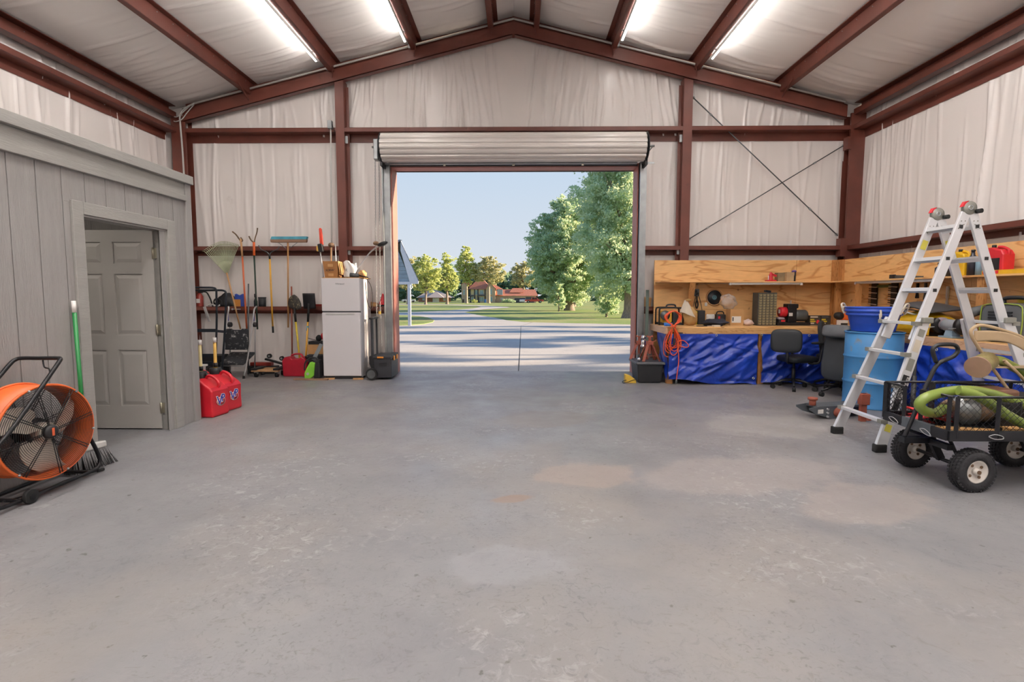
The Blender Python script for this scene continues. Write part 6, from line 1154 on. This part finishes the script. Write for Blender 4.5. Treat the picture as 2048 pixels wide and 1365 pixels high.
for i in range(3): B().cyl((-.12, -.145, .03 + .04 * i), (-.12, -.128, .03 + .04 * i), .014, n=6).build('bolt', 'alu', hc)
B().cyl((-.22, -.03, .14), (-.22, -.03, .20), .035, n=14).lathe([(.0, .2), (.05, .2), (.05, .225), (.0, .225)], (-.22, -.03, 0), 14).build('pin', 'jack_rust', hc); B().box(-.24, -.17, -.1316, -.1305, .065, .11).build('sticker', 'white_plastic', hc); B().cyl((.42, -.02, .055), (.42, .06, .055), .055, n=18).build('roller', 'black_rubber', hc)
# rusty hinge bracket standing behind the ladder foot
hk = T('rusty_bracket', 'rusty upright bracket standing before the blue drum', 'bracket', (3.66, 5.62, 0)); B().box(-.03, .03, -.025, .025, .0, .30).build('post', 'jack_rust', hk, bev=.004); B().box(-.04, .05, -.04, .04, .18, .30).build('head', 'jack_rust', hk, bev=.008); B().cyl((.02, -.05, .04), (.05, -.05, .04), .025, n=10).build('pin', 'jack_rust', hk)
# ---- multi-position ladder
ld = T('folding_ladder', 'aluminium multi-position ladder standing open beside the drum', 'ladder', (3.8, 4.8, 0)); mat('ladder_alu', 'dcdde0', .34, .4, var=.05, scale=3)
mat('sticker_black', '17171a', .5); mat('sticker_yellow', 'c9bf4e', .5); mat('hinge_grey', '8f8f88', .45, .3)
HX, HZZ = 3.81, 2.06
def leg(sgn, nm):
    dirx = -.345 if sgn < 0 else .355
    def at(z, y): return Vector((HX + sgn * .035 + dirx * (HZZ - .04 - z), y, z))
    sl = Vector((dirx, 0, -1)).normalized()
    # inner (upper) rails
    for y in (4.62, 4.965):
        B().bar(at(2.04, y), at(.95, y), .026, .078, (1, 0, 0)).build('inner_rail', 'ladder_alu', ld, True, bev=.004)
    for i, z in enumerate((1.925, 1.655, 1.385)):
        p = at(z, 0); rg = B(); mm = Matrix.Translation((p.x, 0, z)) @ RY(math.atan(-dirx) * 1.0)
        for k in range(4): rg.M = mm; rg.box(-.030 + .0155 * k, -.030 + .0155 * k + .012, 4.63, 4.955, -.016 + .003 * (k % 2), .016 + .003 * (k % 2))
        rg.box(-.028, .028, 4.63, 4.955, -.010, .010); rg.build('rung', 'ladder_alu', ld, True)
        for y in (4.605, 4.98): B().box(p.x - .014, p.x + .014, y - .004, y + .004, z - .014, z + .014).build('rung_end', 'sticker_black', ld, True)
    # outer (lower) rails flare to the feet
    ys = {4.585: 4.50, 5.0: 5.11}
    for y0, y1 in ys.items():
        p0, p1 = at(1.13, y0), at(.05, y1); B().bar(p0, p1, .034, .088, (1, 0, 0)).build('outer_rail', 'ladder_alu', ld, True, bev=.004)
        f = at(.035, y1); B().obox((f.x, f.y, .035), (.10, .055, .07), (0, math.atan(-dirx) * .0, 0)).build('foot', 'black_rubber', ld, True, bev=.008)
    for z in (1.10, .835, .57, .265):
        q = (1.13 - z) / 1.08; a = at(z, 4.585 + (4.50 - 4.585) * q); c = at(z, 5.0 + (5.11 - 5.0) * q); off = Vector((sgn * .055, 0, .0))
        rg = B().bar(a + off - Vector((0, .02, 0)), c + off + Vector((0, .02, 0)), .05, .026).build('rung', 'ladder_alu', ld, True, bev=.003)
        for e_ in (a, c): B().obox(e_ + off, (.06, .05, .034)).build('rung_bracket', 'hinge_grey', ld, True)
    B().obox(at(1.13, 4.55) + Vector((0, -.0, 0)), (.09, .03, .05)).build('lock_tab', 'hinge_grey', ld, True, bev=.008)
    return at
atL = leg(-1, 'left'); atR = leg(1, 'right')
for y in (4.62, 4.965):
    hg = B().lathe([(.0, -.02), (.053, -.02), (.057, -.012), (.057, .012), (.053, .02), (.0, .02)], (HX, y, HZZ + .02), 26, RX(PI / 2)).build('hinge', 'hinge_grey', ld, True)
    B().lathe([(.012, -.024), (.022, -.024), (.022, .024), (.012, .024), (.012, -.024)], (HX, y, HZZ + .02), 16, RX(PI / 2)).build('hinge_boss', 'galv', hg).location = -Vector(ld.location)
    B().prism([(HX - .068, HZZ + .03), (HX - .045, HZZ + .074), (HX - .015, HZZ + .08), (HX - .05, HZZ + .03)], y - .018, y + .018).build('release_tab', 'red_plastic', hg).location = -Vector(ld.location)
    B().cyl((HX + .05, y - .02, HZZ - .01), (HX + .06, y - .06, HZZ - .01), .019, n=12).build('lock_knob', 'black_rubber', hg).location = -Vector(ld.location)
    for s_, at_ in ((-1, atL), (1, atR)):
        rv = B()
        for i in range(3):
            for d_ in (-.016, .016): c = at_(1.97 - .03 * i - .0, y - .016); rv.ball((c.x + d_, c.y, c.z), .005, 6, 4)
        rv.build('rivets', 'hinge_grey', hg).location = -Vector(ld.location)
# stickers on the near rail (readable side faces the camera)
def sticker(z0, z1, m, y=4.479, w=.052, at=atL, q=None):
    qq = (lambda z: 4.585 + (4.50 - 4.585) * ((1.13 - z) / 1.08) - .0185) if q is None else (lambda z: q)
    a, c = at(z0, qq(z0)), at(z1, qq(z1)); return B().bar(a, c, .0015, w, (1, 0, 0)).build('sticker', m, ld, True)
sticker(.66, .32, 'sticker_black'); sticker(.80, .70, 'hinge_grey'); sticker(.96, .86, 'paper_white'); sticker(1.05, .99, 'hinge_grey'); sticker(.24, .18, 'sticker_yellow')
for z0, z1 in ((1.84, 1.76), ): sticker(z0, z1, 'sticker_yellow', q=4.948, w=.05); sticker(z0, z1, 'sticker_yellow', at=atR, q=4.948, w=.05)
a = atL(.49, 4.585 + (4.50 - 4.585) * ((1.13 - .49) / 1.08) - .0205); ang = math.atan2(1, .345)
for s_, sz, off in (('MULTI-TASK LADDER', .036, .012), ('MAX CAPACITY', .018, -.012)): text('sticker_lettering', s_, sz, 'logo_white', ld, Vector((a.x + off * .95, a.y - .001, a.z - off * .33)) - Vector(ld.location), (RX(PI / 2) @ RZ(ang)).to_euler(), .0004)
# ---- garden cart
ct = T('garden_cart', 'black mesh garden cart with pneumatic tyres at the right edge', 'cart', (3.5, 3.85, 0)); mat('tyre', '26262a', .8, var=.25, bump=.5, bscale=55); mat('rim_cream', 'cfc9c2', .45, var=.06, dirt='8f7f70', dirt_amt=.3); mat('cart_black', '1c1d22', .4, .2)
CX, CXE, CYN, CYF, CZ = 2.90, 4.20, 3.56, 4.19, .36
for (x0, x1, y0, y1) in ((CX, CXE, CYN - .012, CYN + .012), (CX, CXE, CYF - .012, CYF + .012), (CX - .012, CX + .012, CYN, CYF), (CXE - .012, CXE + .012, CYN, CYF)): B().box(x0, x1, y0, y1, CZ, CZ + .07).build('bed_frame', 'cart_black', ct, True, bev=.003)
B().box(CX - .015, CX + .02, 3.70, 3.98, CZ - .0, CZ + .075).build('front_plate', 'hitch_grey', ct, True)
def mesh_panel(p0, p1, z0, z1, d=.045):
    """expanded-metal diamonds between two uprights"""
    b = B(); p0, p1 = Vector(p0), Vector(p1); L = (p1 - p0).length; u = (p1 - p0) / L; h = z1 - z0; nn = int((L + h) / d)
    for i in range(-int(h / d) - 1, int(L / d) + 2):
        for s_ in (1, -1):
            x0 = i * d if s_ > 0 else i * d + h; a0, a1 = x0, x0 + s_ * h; t0, t1 = 0.0, 1.0
            lo, hi = min(a0, a1), max(a0, a1)
            if hi < 0 or lo > L: continue
            def cl(x): return (x - a0) / (a1 - a0)
            ts = sorted((max(0, min(1, cl(0))), max(0, min(1, cl(L))))); 
            if ts[1] - ts[0] < .02: continue
            q0 = p0 + u * (a0 + (a1 - a0) * ts[0]) + Vector((0, 0, z0 + h * ts[0])); q1 = p0 + u * (a0 + (a1 - a0) * ts[1]) + Vector((0, 0, z0 + h * ts[1])); b.tube([q0, q1], .0016, 4)
    return b
def side(p0, p1, posts, nm='side_panel', z1=.66, mesh=True):
    s_ = B().tube([Vector(p0) + Vector((0, 0, z1)), Vector(p1) + Vector((0, 0, z1))], .010, 6); d = Vector(p1) - Vector(p0)
    for q in posts: a = Vector(p0) + d * q; s_.bar(a + Vector((0, 0, CZ + .02)), a + Vector((0, 0, z1)), .024, .024)
    o = s_.build(nm, 'cart_black', ct, True)
    if mesh: mesh_panel(p0, p1, CZ + .07, z1 - .01).build('mesh', 'cart_black', o).location = -Vector(ct.location)
side((CX + .05, CYN, 0), (CXE, CYN, 0), (0, .22, .5, .98)); side((CX, CYF, 0), (CXE, CYF, 0), (0, .02, .27, .5, .75, 1)); side((CX, CYF - .0, 0), (CX, CYF - .22, 0), (0.02, .96)); side((CX + .02, 3.84, 0), (CX + .02, CYN, 0), (0, .9), mesh=True)
B().box(CX + .02, CXE - .02, CYN + .02, CYF - .02, CZ + .005, CZ + .012).build('deck', 'cart_black', ct, True)
def wheel(x, y, r, rot=0):
    q = Matrix.Translation((x, y, r)) @ RZ(rot) @ RX(PI / 2); b = B(q); w = .045
    b.lathe([(r * .56, -w), (r * .72, -w * 1.05), (r * .90, -w), (r * .98, -w * .65), (r, 0), (r * .98, w * .65), (r * .90, w), (r * .72, w * 1.05), (r * .56, w), (r * .56, -w)], n=40); o = b.build('tyre', 'tyre', ct, True)
    kb = B(q)
    for i in range(36):
        for j, z in enumerate((-.034, -.012, .012, .034)):
            a = 2 * PI * (i + .5 * (j % 2)) / 36; rr_ = r * (1.0 if abs(z) < .02 else .975); kb.obox((rr_ * math.cos(a), rr_ * math.sin(a), z), (.012, .016, .014), (0, 0, a))
    k_ = kb.build('tread', 'tyre', o); k_.location = -Vector(ct.location); k_['kind'] = 'stuff'
    rm = B(q).lathe([(r * .57, -.04), (r * .57, .04), (r * .50, .042), (r * .44, .028), (r * .2, .022), (.0, .022)], n=30).lathe([(.0, .05), (.022, .05), (.026, .02)], n=14).build('rim', 'rim_cream', o); rm.location = -Vector(ct.location)
    hl = B(q)
    for i in range(4): a = 2 * PI * i / 4 + .6; hl.cyl((.05 * math.cos(a), .05 * math.sin(a), .02), (.05 * math.cos(a), .05 * math.sin(a), .029), .011, n=8)
    h_ = hl.cyl((0, 0, .045), (0, 0, .056), .014, n=8).build('hub_bolts', 'rust', o); h_.location = -Vector(ct.location)
WR = .145
wheel(3.11, 3.60, WR, .10); wheel(3.09, 4.13, WR, .10); wheel(3.89, 4.16, WR); wheel(3.93, 3.58, WR)
B().cyl((3.10, 3.66, WR), (3.10, 4.07, WR), .014, n=8).bar((3.10, 3.86, WR), (3.02, 3.86, .30), .05, .03, (0, 1, 0)).bar((3.0, 3.66, .285), (3.0, 4.05, .285), .04, .04).bar((3.10, 3.66, WR), (3.04, 3.72, .33), .02, .02).build('front_axle', 'cart_black', ct, True); B().cyl((3.91, 3.64, WR), (3.91, 4.1, WR), .014, n=8).bar((3.91, 3.7, WR), (3.8, 3.7, .36), .03, .03).bar((3.91, 4.05, WR), (3.8, 4.05, .36), .03, .03).build('rear_axle', 'cart_black', ct, True)
B().tube(smooth_path([(2.82, 3.85, .31), (2.86, 3.85, .42), (2.93, 3.85, .62), (3.00, 3.85, .80), (3.045, 3.85, .86), (3.13, 3.85, .90), (3.165, 3.85, .945), (3.14, 3.85, .985), (3.06, 3.85, .99), (3.01, 3.85, .98), (2.985, 3.85, .945), (3.015, 3.85, .86)], 5), .0145, 10).build('pull_handle', 'cart_black', ct, True); B().box(2.80, 3.0, 3.82, 3.88, .27, .31).build('handle_hinge', 'cart_black', ct, True)
for (x, y, z) in ((2.875, 4.10, .40), (2.875, 3.78, .39), (3.15, 3.535, .40)): 
    dv = Vector((0, -1, -.12)) if x < 3 else Vector((1, 0, 0)); c = Vector((x, y, z)); B().tube(smooth_path([c, c + dv * .04 + Vector((0, 0, .012)), c + dv * .09, c + dv * .095 + Vector((0, 0, -.018)), c + dv * .04 + Vector((0, 0, -.02)), c + Vector((0, 0, -.004))], 3), .003, 5).build('lock_pin', 'alu', ct, True)
text('lettering', 'F', .085, 'logo_white', ct, (3.52 - 3.5 + .02, CYN - .0135 - 3.85, CZ + .035), (PI / 2, 0, 0), .0004, align='LEFT')
DK = CZ + .013
# load on the cart
mat('hose_green', '788c3c', .3, var=.06, coat=.2); hs_ = T('suction_hose', 'thick green suction hose looped over the cart with a brass strainer', 'hose', (3.3, 3.85, .48))
HP = [(3.12, 3.88, .515), (3.04, 3.83, .50), (2.95, 3.77, .505), (2.845, 3.71, .535), (2.79, 3.685, .585), (2.83, 3.68, .635), (2.95, 3.70, .665), (3.10, 3.74, .675), (3.25, 3.78, .665), (3.42, 3.82, .63), (3.60, 3.85, .575), (3.80, 3.88, .52), (4.0, 3.95, .50), (4.12, 4.02, .53), (4.13, 4.08, .60), (4.0, 4.12, .69), (3.80, 4.12, .80), (3.65, 4.06, .85), (3.50, 3.98, .855)]
B().tube(smooth_path(HP, 8), .034, 14).build('hose', 'hose_green', hs_, True)
B().tube(smooth_path([(3.03, 3.66, .69), (3.12, 3.64, .665), (3.24, 3.64, .60), (3.36, 3.64, .52), (3.50, 3.65, .455), (3.75, 3.68, .42), (4.0, 3.72, .42)], 8), .034, 14).build('return_hose', 'hose_green', hs_, True)
B().cyl((3.50, 3.985, .855), (3.33, 3.87, .822), .068, n=26).build('strainer', mat('brass_dull', '8f8558', .45, .5, var=.2, scale=60), hs_, True); B().cyl((3.34, 3.877, .824), (3.325, 3.867, .821), .078, n=26).build('strainer_cap', mat('cap_pinkish', 'a98a76', .5, .4), hs_, True); B().cyl((3.12, 3.88, .515), (3.20, 3.93, .53), .046, n=16).build('coupling', 'rust', hs_, True)
pm = T('water_pump', 'grey petrol water pump strapped on the cart deck', 'pump', (3.32, 3.92, DK)); B().ball((-.02, 0, .12), (.105, .10, .115), 20, 14).build('casing', 'galv', pm); B().cyl((.0, 0, .12), (.16, .0, .12), .085, n=20).build('engine_block', 'rust', pm); B().obox((.22, .0, .11), (.18, .22, .20)).build('engine', 'black_metal', pm, bev=.02); B().obox((.2, .02, .25), (.22, .20, .07)).build('fuel_tank', mat('tank_brown', '6b4a3a', .5), pm, bev=.02); B().box(-.16, .34, -.13, .15, 0, .02).build('skid', 'black_metal', pm); B().tube(smooth_path([(-.08, -.06, .21), (.0, -.09, .24), (.08, -.07, .23), (.10, .0, .25)]), .012, 6).build('wire_wrap', 'cable_grey', pm)
for pts in ([(-.16, .12, 0), (-.16, .12, .27), (-.12, .12, .31), (.28, .12, .28), (.34, .12, .22), (.34, .12, 0)],): B().tube(smooth_path(pts, 3), .011, 7).build('roll_bar', 'black_metal', pm)
fh = T('flat_fire_hose', 'flat red fire hose folded in the cart', 'hose', (3.11, 4.03, DK + .004))
for i, (y, z, dx) in enumerate(((.06, .012, 0), (.02, .035, .03), (-.03, .055, -.02), (.05, .078, .02))): B().grid(lambda u, v, y=y, z=z, dx=dx: (-.13 + dx + .34 * u, y - .05 + .09 * v - .06 * u, z + .02 * math.sin(5 * u + y * 40) + .008 * math.sin(PI * v)), 16, 4).build('fold', mat('hose_red', 'c2282e', .6), fh, sol=.012)
tag(B().obox((3.15, 3.74, DK + .015), (.42, .09, .028), (0, .0, -.25)).build('wood_plank', 'pine_x'), 'short wooden plank lying in the front of the cart', 'plank'); tag(B().obox((3.72, 3.80, DK + .015), (.5, .10, .028), (0, 0, .1)).build('wood_plank', 'pine_x'), 'wooden plank lying in the rear of the cart', 'plank')
dbx = T('battery_box', 'black plastic box in the rear of the cart', 'box', (3.80, 4.02, DK)); B().obox((0, 0, .10), (.24, .18, .2)).build('body', 'black_plastic', dbx, bev=.015); B().obox((0, 0, .21), (.26, .20, .03)).build('lid', 'black_plastic', dbx, bev=.008)
tag(B().cyl((3.44, 4.66, 1.2), (3.43, 4.64, 0), .018, n=10).build('pipe_post', 'cart_black'), 'black steel post standing behind the cart', 'post') if False else None
bs = T('tripod_post', 'black steel post stand between cart and ladder', 'stand', (3.55, 4.77, 0)); B().cyl((3.55, 4.77, .01), (3.55, 4.77, .95), .013, n=10).cyl((3.55, 4.77, .01), (3.55, 4.77, .62), .02, n=10).build('post', 'cart_black', bs, True); B().cyl((3.55, 4.77, 0), (3.55, 4.77, .014), .12, n=20).build('foot_plate', 'cart_black', bs, True)
# ---- tan folding chair perched on the cart load
mat('chair_tan', 'b09878', .42, var=.06); fc = T('folding_chair', 'tan metal folding chair resting on the loaded cart', 'chair', (3.75, 4.06, .60))
def bk(u, v): return (3.45 + .40 * u, 4.06 - .03 * math.sin(PI * u), 1.075 - .075 * u + .03 * math.sin(PI * u) - (.085 + .015 * math.sin(PI * u)) * v * (1 - .25 * math.sin(PI * u)))
B().grid(bk, 16, 6).build('backrest', 'chair_tan', fc, True, sol=.006)
B().tube(smooth_path([(3.74, 4.06, .62), (3.60, 4.06, .80), (3.475, 4.06, .97), (3.425, 4.06, 1.06), (3.455, 4.06, 1.105), (3.52, 4.06, 1.115), (3.66, 4.06, 1.08), (3.82, 4.06, 1.02), (3.89, 4.06, .93), (3.94, 4.08, .80), (4.03, 4.1, .62)], 5), .0125, 8).build('frame', 'chair_tan', fc, True)
B().tube([(3.66, 4.02, .85), (3.75, 4.02, .77), (3.92, 4.02, .60)], .0115, 8).build('rear_leg', 'chair_tan', fc, True); B().add([(3.60, 4.03, .80), (3.95, 4.03, .80), (3.97, 4.28, .78), (3.64, 4.28, .78)], [(0, 1, 2, 3)]).build('seat', 'chair_tan', fc, True, sol=.015); B().tube([(3.56, 4.04, .84), (3.665, 4.02, .855)], .008, 6).build('link', 'chair_tan', fc, True)
# ---- on the right wall shelf
def jug(loc, rz, mb, cap, lab, h=.27, w=.20, d=.11, lb=None):
    t = T('oil_jug', lab, 'jug', loc, rz)
    B().prism([(-w / 2, 0), (w / 2, 0), (w / 2, h * .72), (w * .36, h * .90), (w * .10, h * .93), (-w * .12, h), (-w * .42, h), (-w / 2, h * .8)], -d / 2, d / 2).build('body', mb, t, bev=.016, seg=3)
    B().cyl((-w * .28, 0, h), (-w * .28, 0, h + .03), .02, n=14).build('cap', cap, t); B().tube(smooth_path([(w * .42, 0, h * .62), (w * .46, 0, h * .86), (w * .2, 0, h * .99), (-w * .05, 0, h * 1.02)]), .014, 8).build('handle', mb, t)
    if lb: B().box(-w * .28, w * .34, -d / 2 - .003, -d / 2, h * .12, h * .6).build('label', lb, t)
mat('jug_yellow', 'd6a91f', .35); mat('jug_red', 'c5202b', .35)
RS = -PI / 2 + .35
jug((5.12, 6.235, SZ), -PI / 2, 'jug_yellow', 'black_plastic', 'yellow plastic oil jug on the right shelf', .28, .17, .12); jug((5.12, 5.78, SZ), -PI / 2, 'jug_red', 'black_plastic', 'red plastic oil jug with dark label on the right shelf', .29, .24, .13, 'sticker_black')
def bottle(loc, mb, cap, lab, r=.04, h=.2):
    t = T('bottle', lab, 'bottle', loc); B().lathe([(.0, 0), (r, 0), (r, h * .72), (r * .4, h * .86), (r * .36, h), (.0, h)], n=18).build('body', mb, t); B().lathe([(.0, h), (r * .42, h), (r * .42, h + .02), (.0, h + .02)], n=14).build('cap', cap, t)
bottle((5.10, 6.085, SZ), mat('bottle_navy', '23242e', .35), 'black_plastic', 'dark navy bottle between the yellow and red jugs', .048, .27); bottle((5.10, 5.985, SZ), mat('bottle_blue', '7f9fb0', .35), 'white_plastic', 'pale blue bottle beside the red jug', .04, .24); bottle((5.12, 6.40, SZ), 'black_plastic', 'black_plastic', 'black jug behind the yellow oil jug', .06, .27); bottle((5.08, 6.53, SZ), 'bottle_navy', 'black_plastic', 'short dark bottle left of the yellow jug', .045, .15)
lv = T('spirit_level', 'long yellow spirit level lying along the right shelf', 'level', (5.02, 5.2, SZ)); B().box(-.012, .012, -.6, .65, 0, .045).build('bar', 'jug_yellow', lv); B().box(-.014, -.012, .45, .64, .006, .04).build('badge', 'red_plastic', lv); text('lettering', 'EMPIRE', .04, 'logo_white', lv, (-.0145, .545, .023), (PI / 2, 0, -PI / 2), .0003); B().box(-.013, .013, -.05, .05, .012, .034).build('vial', 'clear_spout', lv)
for i, (y, z0, lab) in enumerate(((7.05, .02, 'dark hand saw lying on the right shelf'), )): 
    hsw = T('hand_saw', lab, 'saw', (5.05, y, SZ)); B().prism([(-.25, .002), (.25, .002), (.25, .05), (-.25, .02)], -.05, -.047, RZ(PI / 2)).build('blade', 'galv_dark', hsw); B().obox((.05, .31, .03), (.02, .12, .06)).build('handle', 'black_plastic', hsw, bev=.01)
# ---- hung on the right plywood
wrk = T('wrench_rack', 'black rack of wrenches hung on the right plywood', 'tool rack', (5.25, 7.76, 1.18))
for y in (-.22, .20):
    B().box(.0, .03, y - .055, y + .055, .0, .33).build('rail', 'black_plastic', wrk)
    for i in range(11): B().bar((-.012, y - .085, .02 + .028 * i), (-.012, y + .085, .03 + .028 * i), .012, .012, (1, 0, 0)).build('wrench', 'black_metal' if i % 3 else 'alu', wrk)
B().box(.0, .03, -.18, .16, .27, .31).build('crossbar', mat('rack_green', '5d6b3a', .5), wrk)
for i, (y, z, h, mm, lab) in enumerate(((7.12, 1.30, .2, 'black_metal', 'black pliers hanging under the right shelf'), (6.98, 1.28, .22, 'galv_dark', 'grey snips hanging under the right shelf'), (6.62, 1.15, .30, 'alu', 'long wrench hanging on the right plywood'))): tl = T('hanging_tool', lab, 'hand tool', (5.268, y, z)); B().box(-.012, .012, -.012, .012, h * .5, h).build('jaw', mm, tl); B().bar((0, -.02, 0), (0, 0, h * .55), .012, .016).bar((0, .02, 0), (0, 0, h * .55), .012, .016).build('handle', mm, tl)
# ---- on the side bench
ym = T('mower_hood', 'large yellow and dark grey plastic mower cover on the side bench', 'mower cover', (4.98, 6.62, BZ)); 
def hood(u, v): 
    a = PI * v; y = -.38 + .75 * u; r = .5 + .5 * math.sin(PI * min(1, u * .9 + .12)); return (-.23 * math.cos(a) * (.6 + .4 * r), y, .01 + .285 * math.sin(a) ** .7 * r)
B().grid(lambda u, v: hood(1 - u, v), 24, 16).build('yellow_shell', mat('mower_yellow', 'e0b31f', .3, coat=.3), ym, sol=.008)
B().grid(lambda u, v: (-.23 + .42 * v,   .40 - .80 * u, .275 + .10 * math.sin(PI * u) * math.sin(PI * (.25 + .6 * v)) + .04 * v - .03 * (1 - u) * 0), 22, 10).build('dark_cover', mat('mower_dark', '4a4b4e', .45), ym, sol=.02); B().torus((-.12, -.02, .27), .09, .010, RX(.3), 24, 6).build('hose_loop', 'cable_grey', ym); B().box(-.18, .18, -.36, .34, 0, .02).build('pan', 'black_metal', ym)
bgz = T('bench_grinder', 'grey bench grinder on the edge of the side bench', 'grinder', (4.86, 6.02, BZ)); B().box(-.07, .09, -.10, .10, 0, .02).obox((.01, 0, .05), (.10, .12, .07), taper=.8).build('base', mat('grinder_blue', '8fa6b8', .4), bgz, bev=.006); B().lathe([(.0, -.11), (.055, -.11), (.068, -.08), (.068, .08), (.055, .11), (.0, .11)], (.01, 0, .14), 22, AXY).build('motor', mat('grinder_grey', '9a9fa4', .4, .2), bgz)
for s_ in (-1, 1): w = B().lathe([(.0, -.02), (.085, -.02), (.085, .02), (.0, .02)], (.01, s_ * .155, .14), 24, AXY).build('wheel', 'stone', bgz); B().lathe([(.06, -.03), (.10, -.03), (.10, .03), (.06, .03), (.06, -.03)], (.01, s_ * .155, .14), 24, AXY, .3, PI + .9).build('guard', 'black_metal', bgz); B().bar((-.14, s_ * .15, .11), (-.06, s_ * .15, .12), .04, .008).build('tool_rest', 'alu', bgz)
text('brand_lettering', 'OK', .03, 'logo_blue', bgz, (-.062, 0, .05), (PI / 2 - .2, 0, -PI / 2), .0004) if False else None
gn = T('inverter_generator', 'black and lime green generator on the side bench', 'generator', (5.02, 5.44, BZ)); mat('gen_grey', '55585a', .45); B().prism([(-.22, .04), (.21, .04), (.235, .10), (.235, .30), (.18, .40), (-.16, .40), (-.22, .32)], -.16, .16, RZ(-PI / 2 + .1)).build('body', 'gen_grey', gn, bev=.03, seg=3); B().tube([RZ(-PI / 2 + .1) @ Vector(v) for v in smooth_path([(-.16, -.165, .06), (.17, -.165, .06), (.215, -.165, .12), (.215, -.165, .30), (.17, -.165, .385), (-.15, -.165, .385), (-.2, -.165, .31), (-.2, -.165, .1)], 3, True)], .006, 6, True).build('green_trim', mat('gen_green', '8aa03c', .45), gn)
q = RZ(-PI / 2 + .1)
for i in range(7): b = B(q); b.box(-.12, .12, -.172, -.162, .12 + .03 * i, .135 + .03 * i); b.build('vent_slat', 'black_plastic', gn)
for x in (-.15, .15): b = B(q); b.obox((x, 0, .02), (.08, .26, .04)); b.build('foot', 'black_rubber', gn)
b = B(q); b.tube(smooth_path([(-.12, 0, .40), (-.10, 0, .45), (.10, 0, .45), (.12, 0, .40)]), .02, 8); b.build('handle', 'black_plastic', gn); b = B(q); b.ball((.05, .08, .42), (.10, .06, .04)); b.build('cap', 'yel_lemon', gn)
fl_ = T('work_lamp', 'dark cylindrical work lamp in front of the generator', 'lamp', (4.88, 5.76, BZ)); B().cyl((.06, -.06, .34), (-.04, .06, .27), .042, .060, n=22).build('head', 'gen_grey', fl_); B().cyl((-.036, .055, .273), (-.046, .067, .266), .056, n=22).build('lens', 'cable_grey', fl_); B().tube([(.05, -.05, .30), (.06, -.04, .1), (.05, 0, 0)], .012, 8).build('stem', 'black_metal', fl_); B().cyl((.05, 0, 0), (.05, 0, .015), .07, n=18).build('base', 'black_metal', fl_)
rtb = T('red_tool_box', 'dark red box and spray bottle behind the ladder on the side bench', 'tool box', (5.16, 5.95, BZ)); B().obox((0, 0, .17), (.16, .26, .34)).build('body', mat('box_maroon', '8a2430', .45), rtb, bev=.012); B().box(-.09, -.08, -.1, .1, .30, .31).build('latch', 'alu', rtb)
for i in range(4): tag(B().obox((5.10, 6.20 + .07 * i, BZ + .372 if i < 0 else 1.22), (.05, .05, .07), (0, .2, .1 * i)).build('spare', 'tool_yellow'), 'x', 'x') if False else None
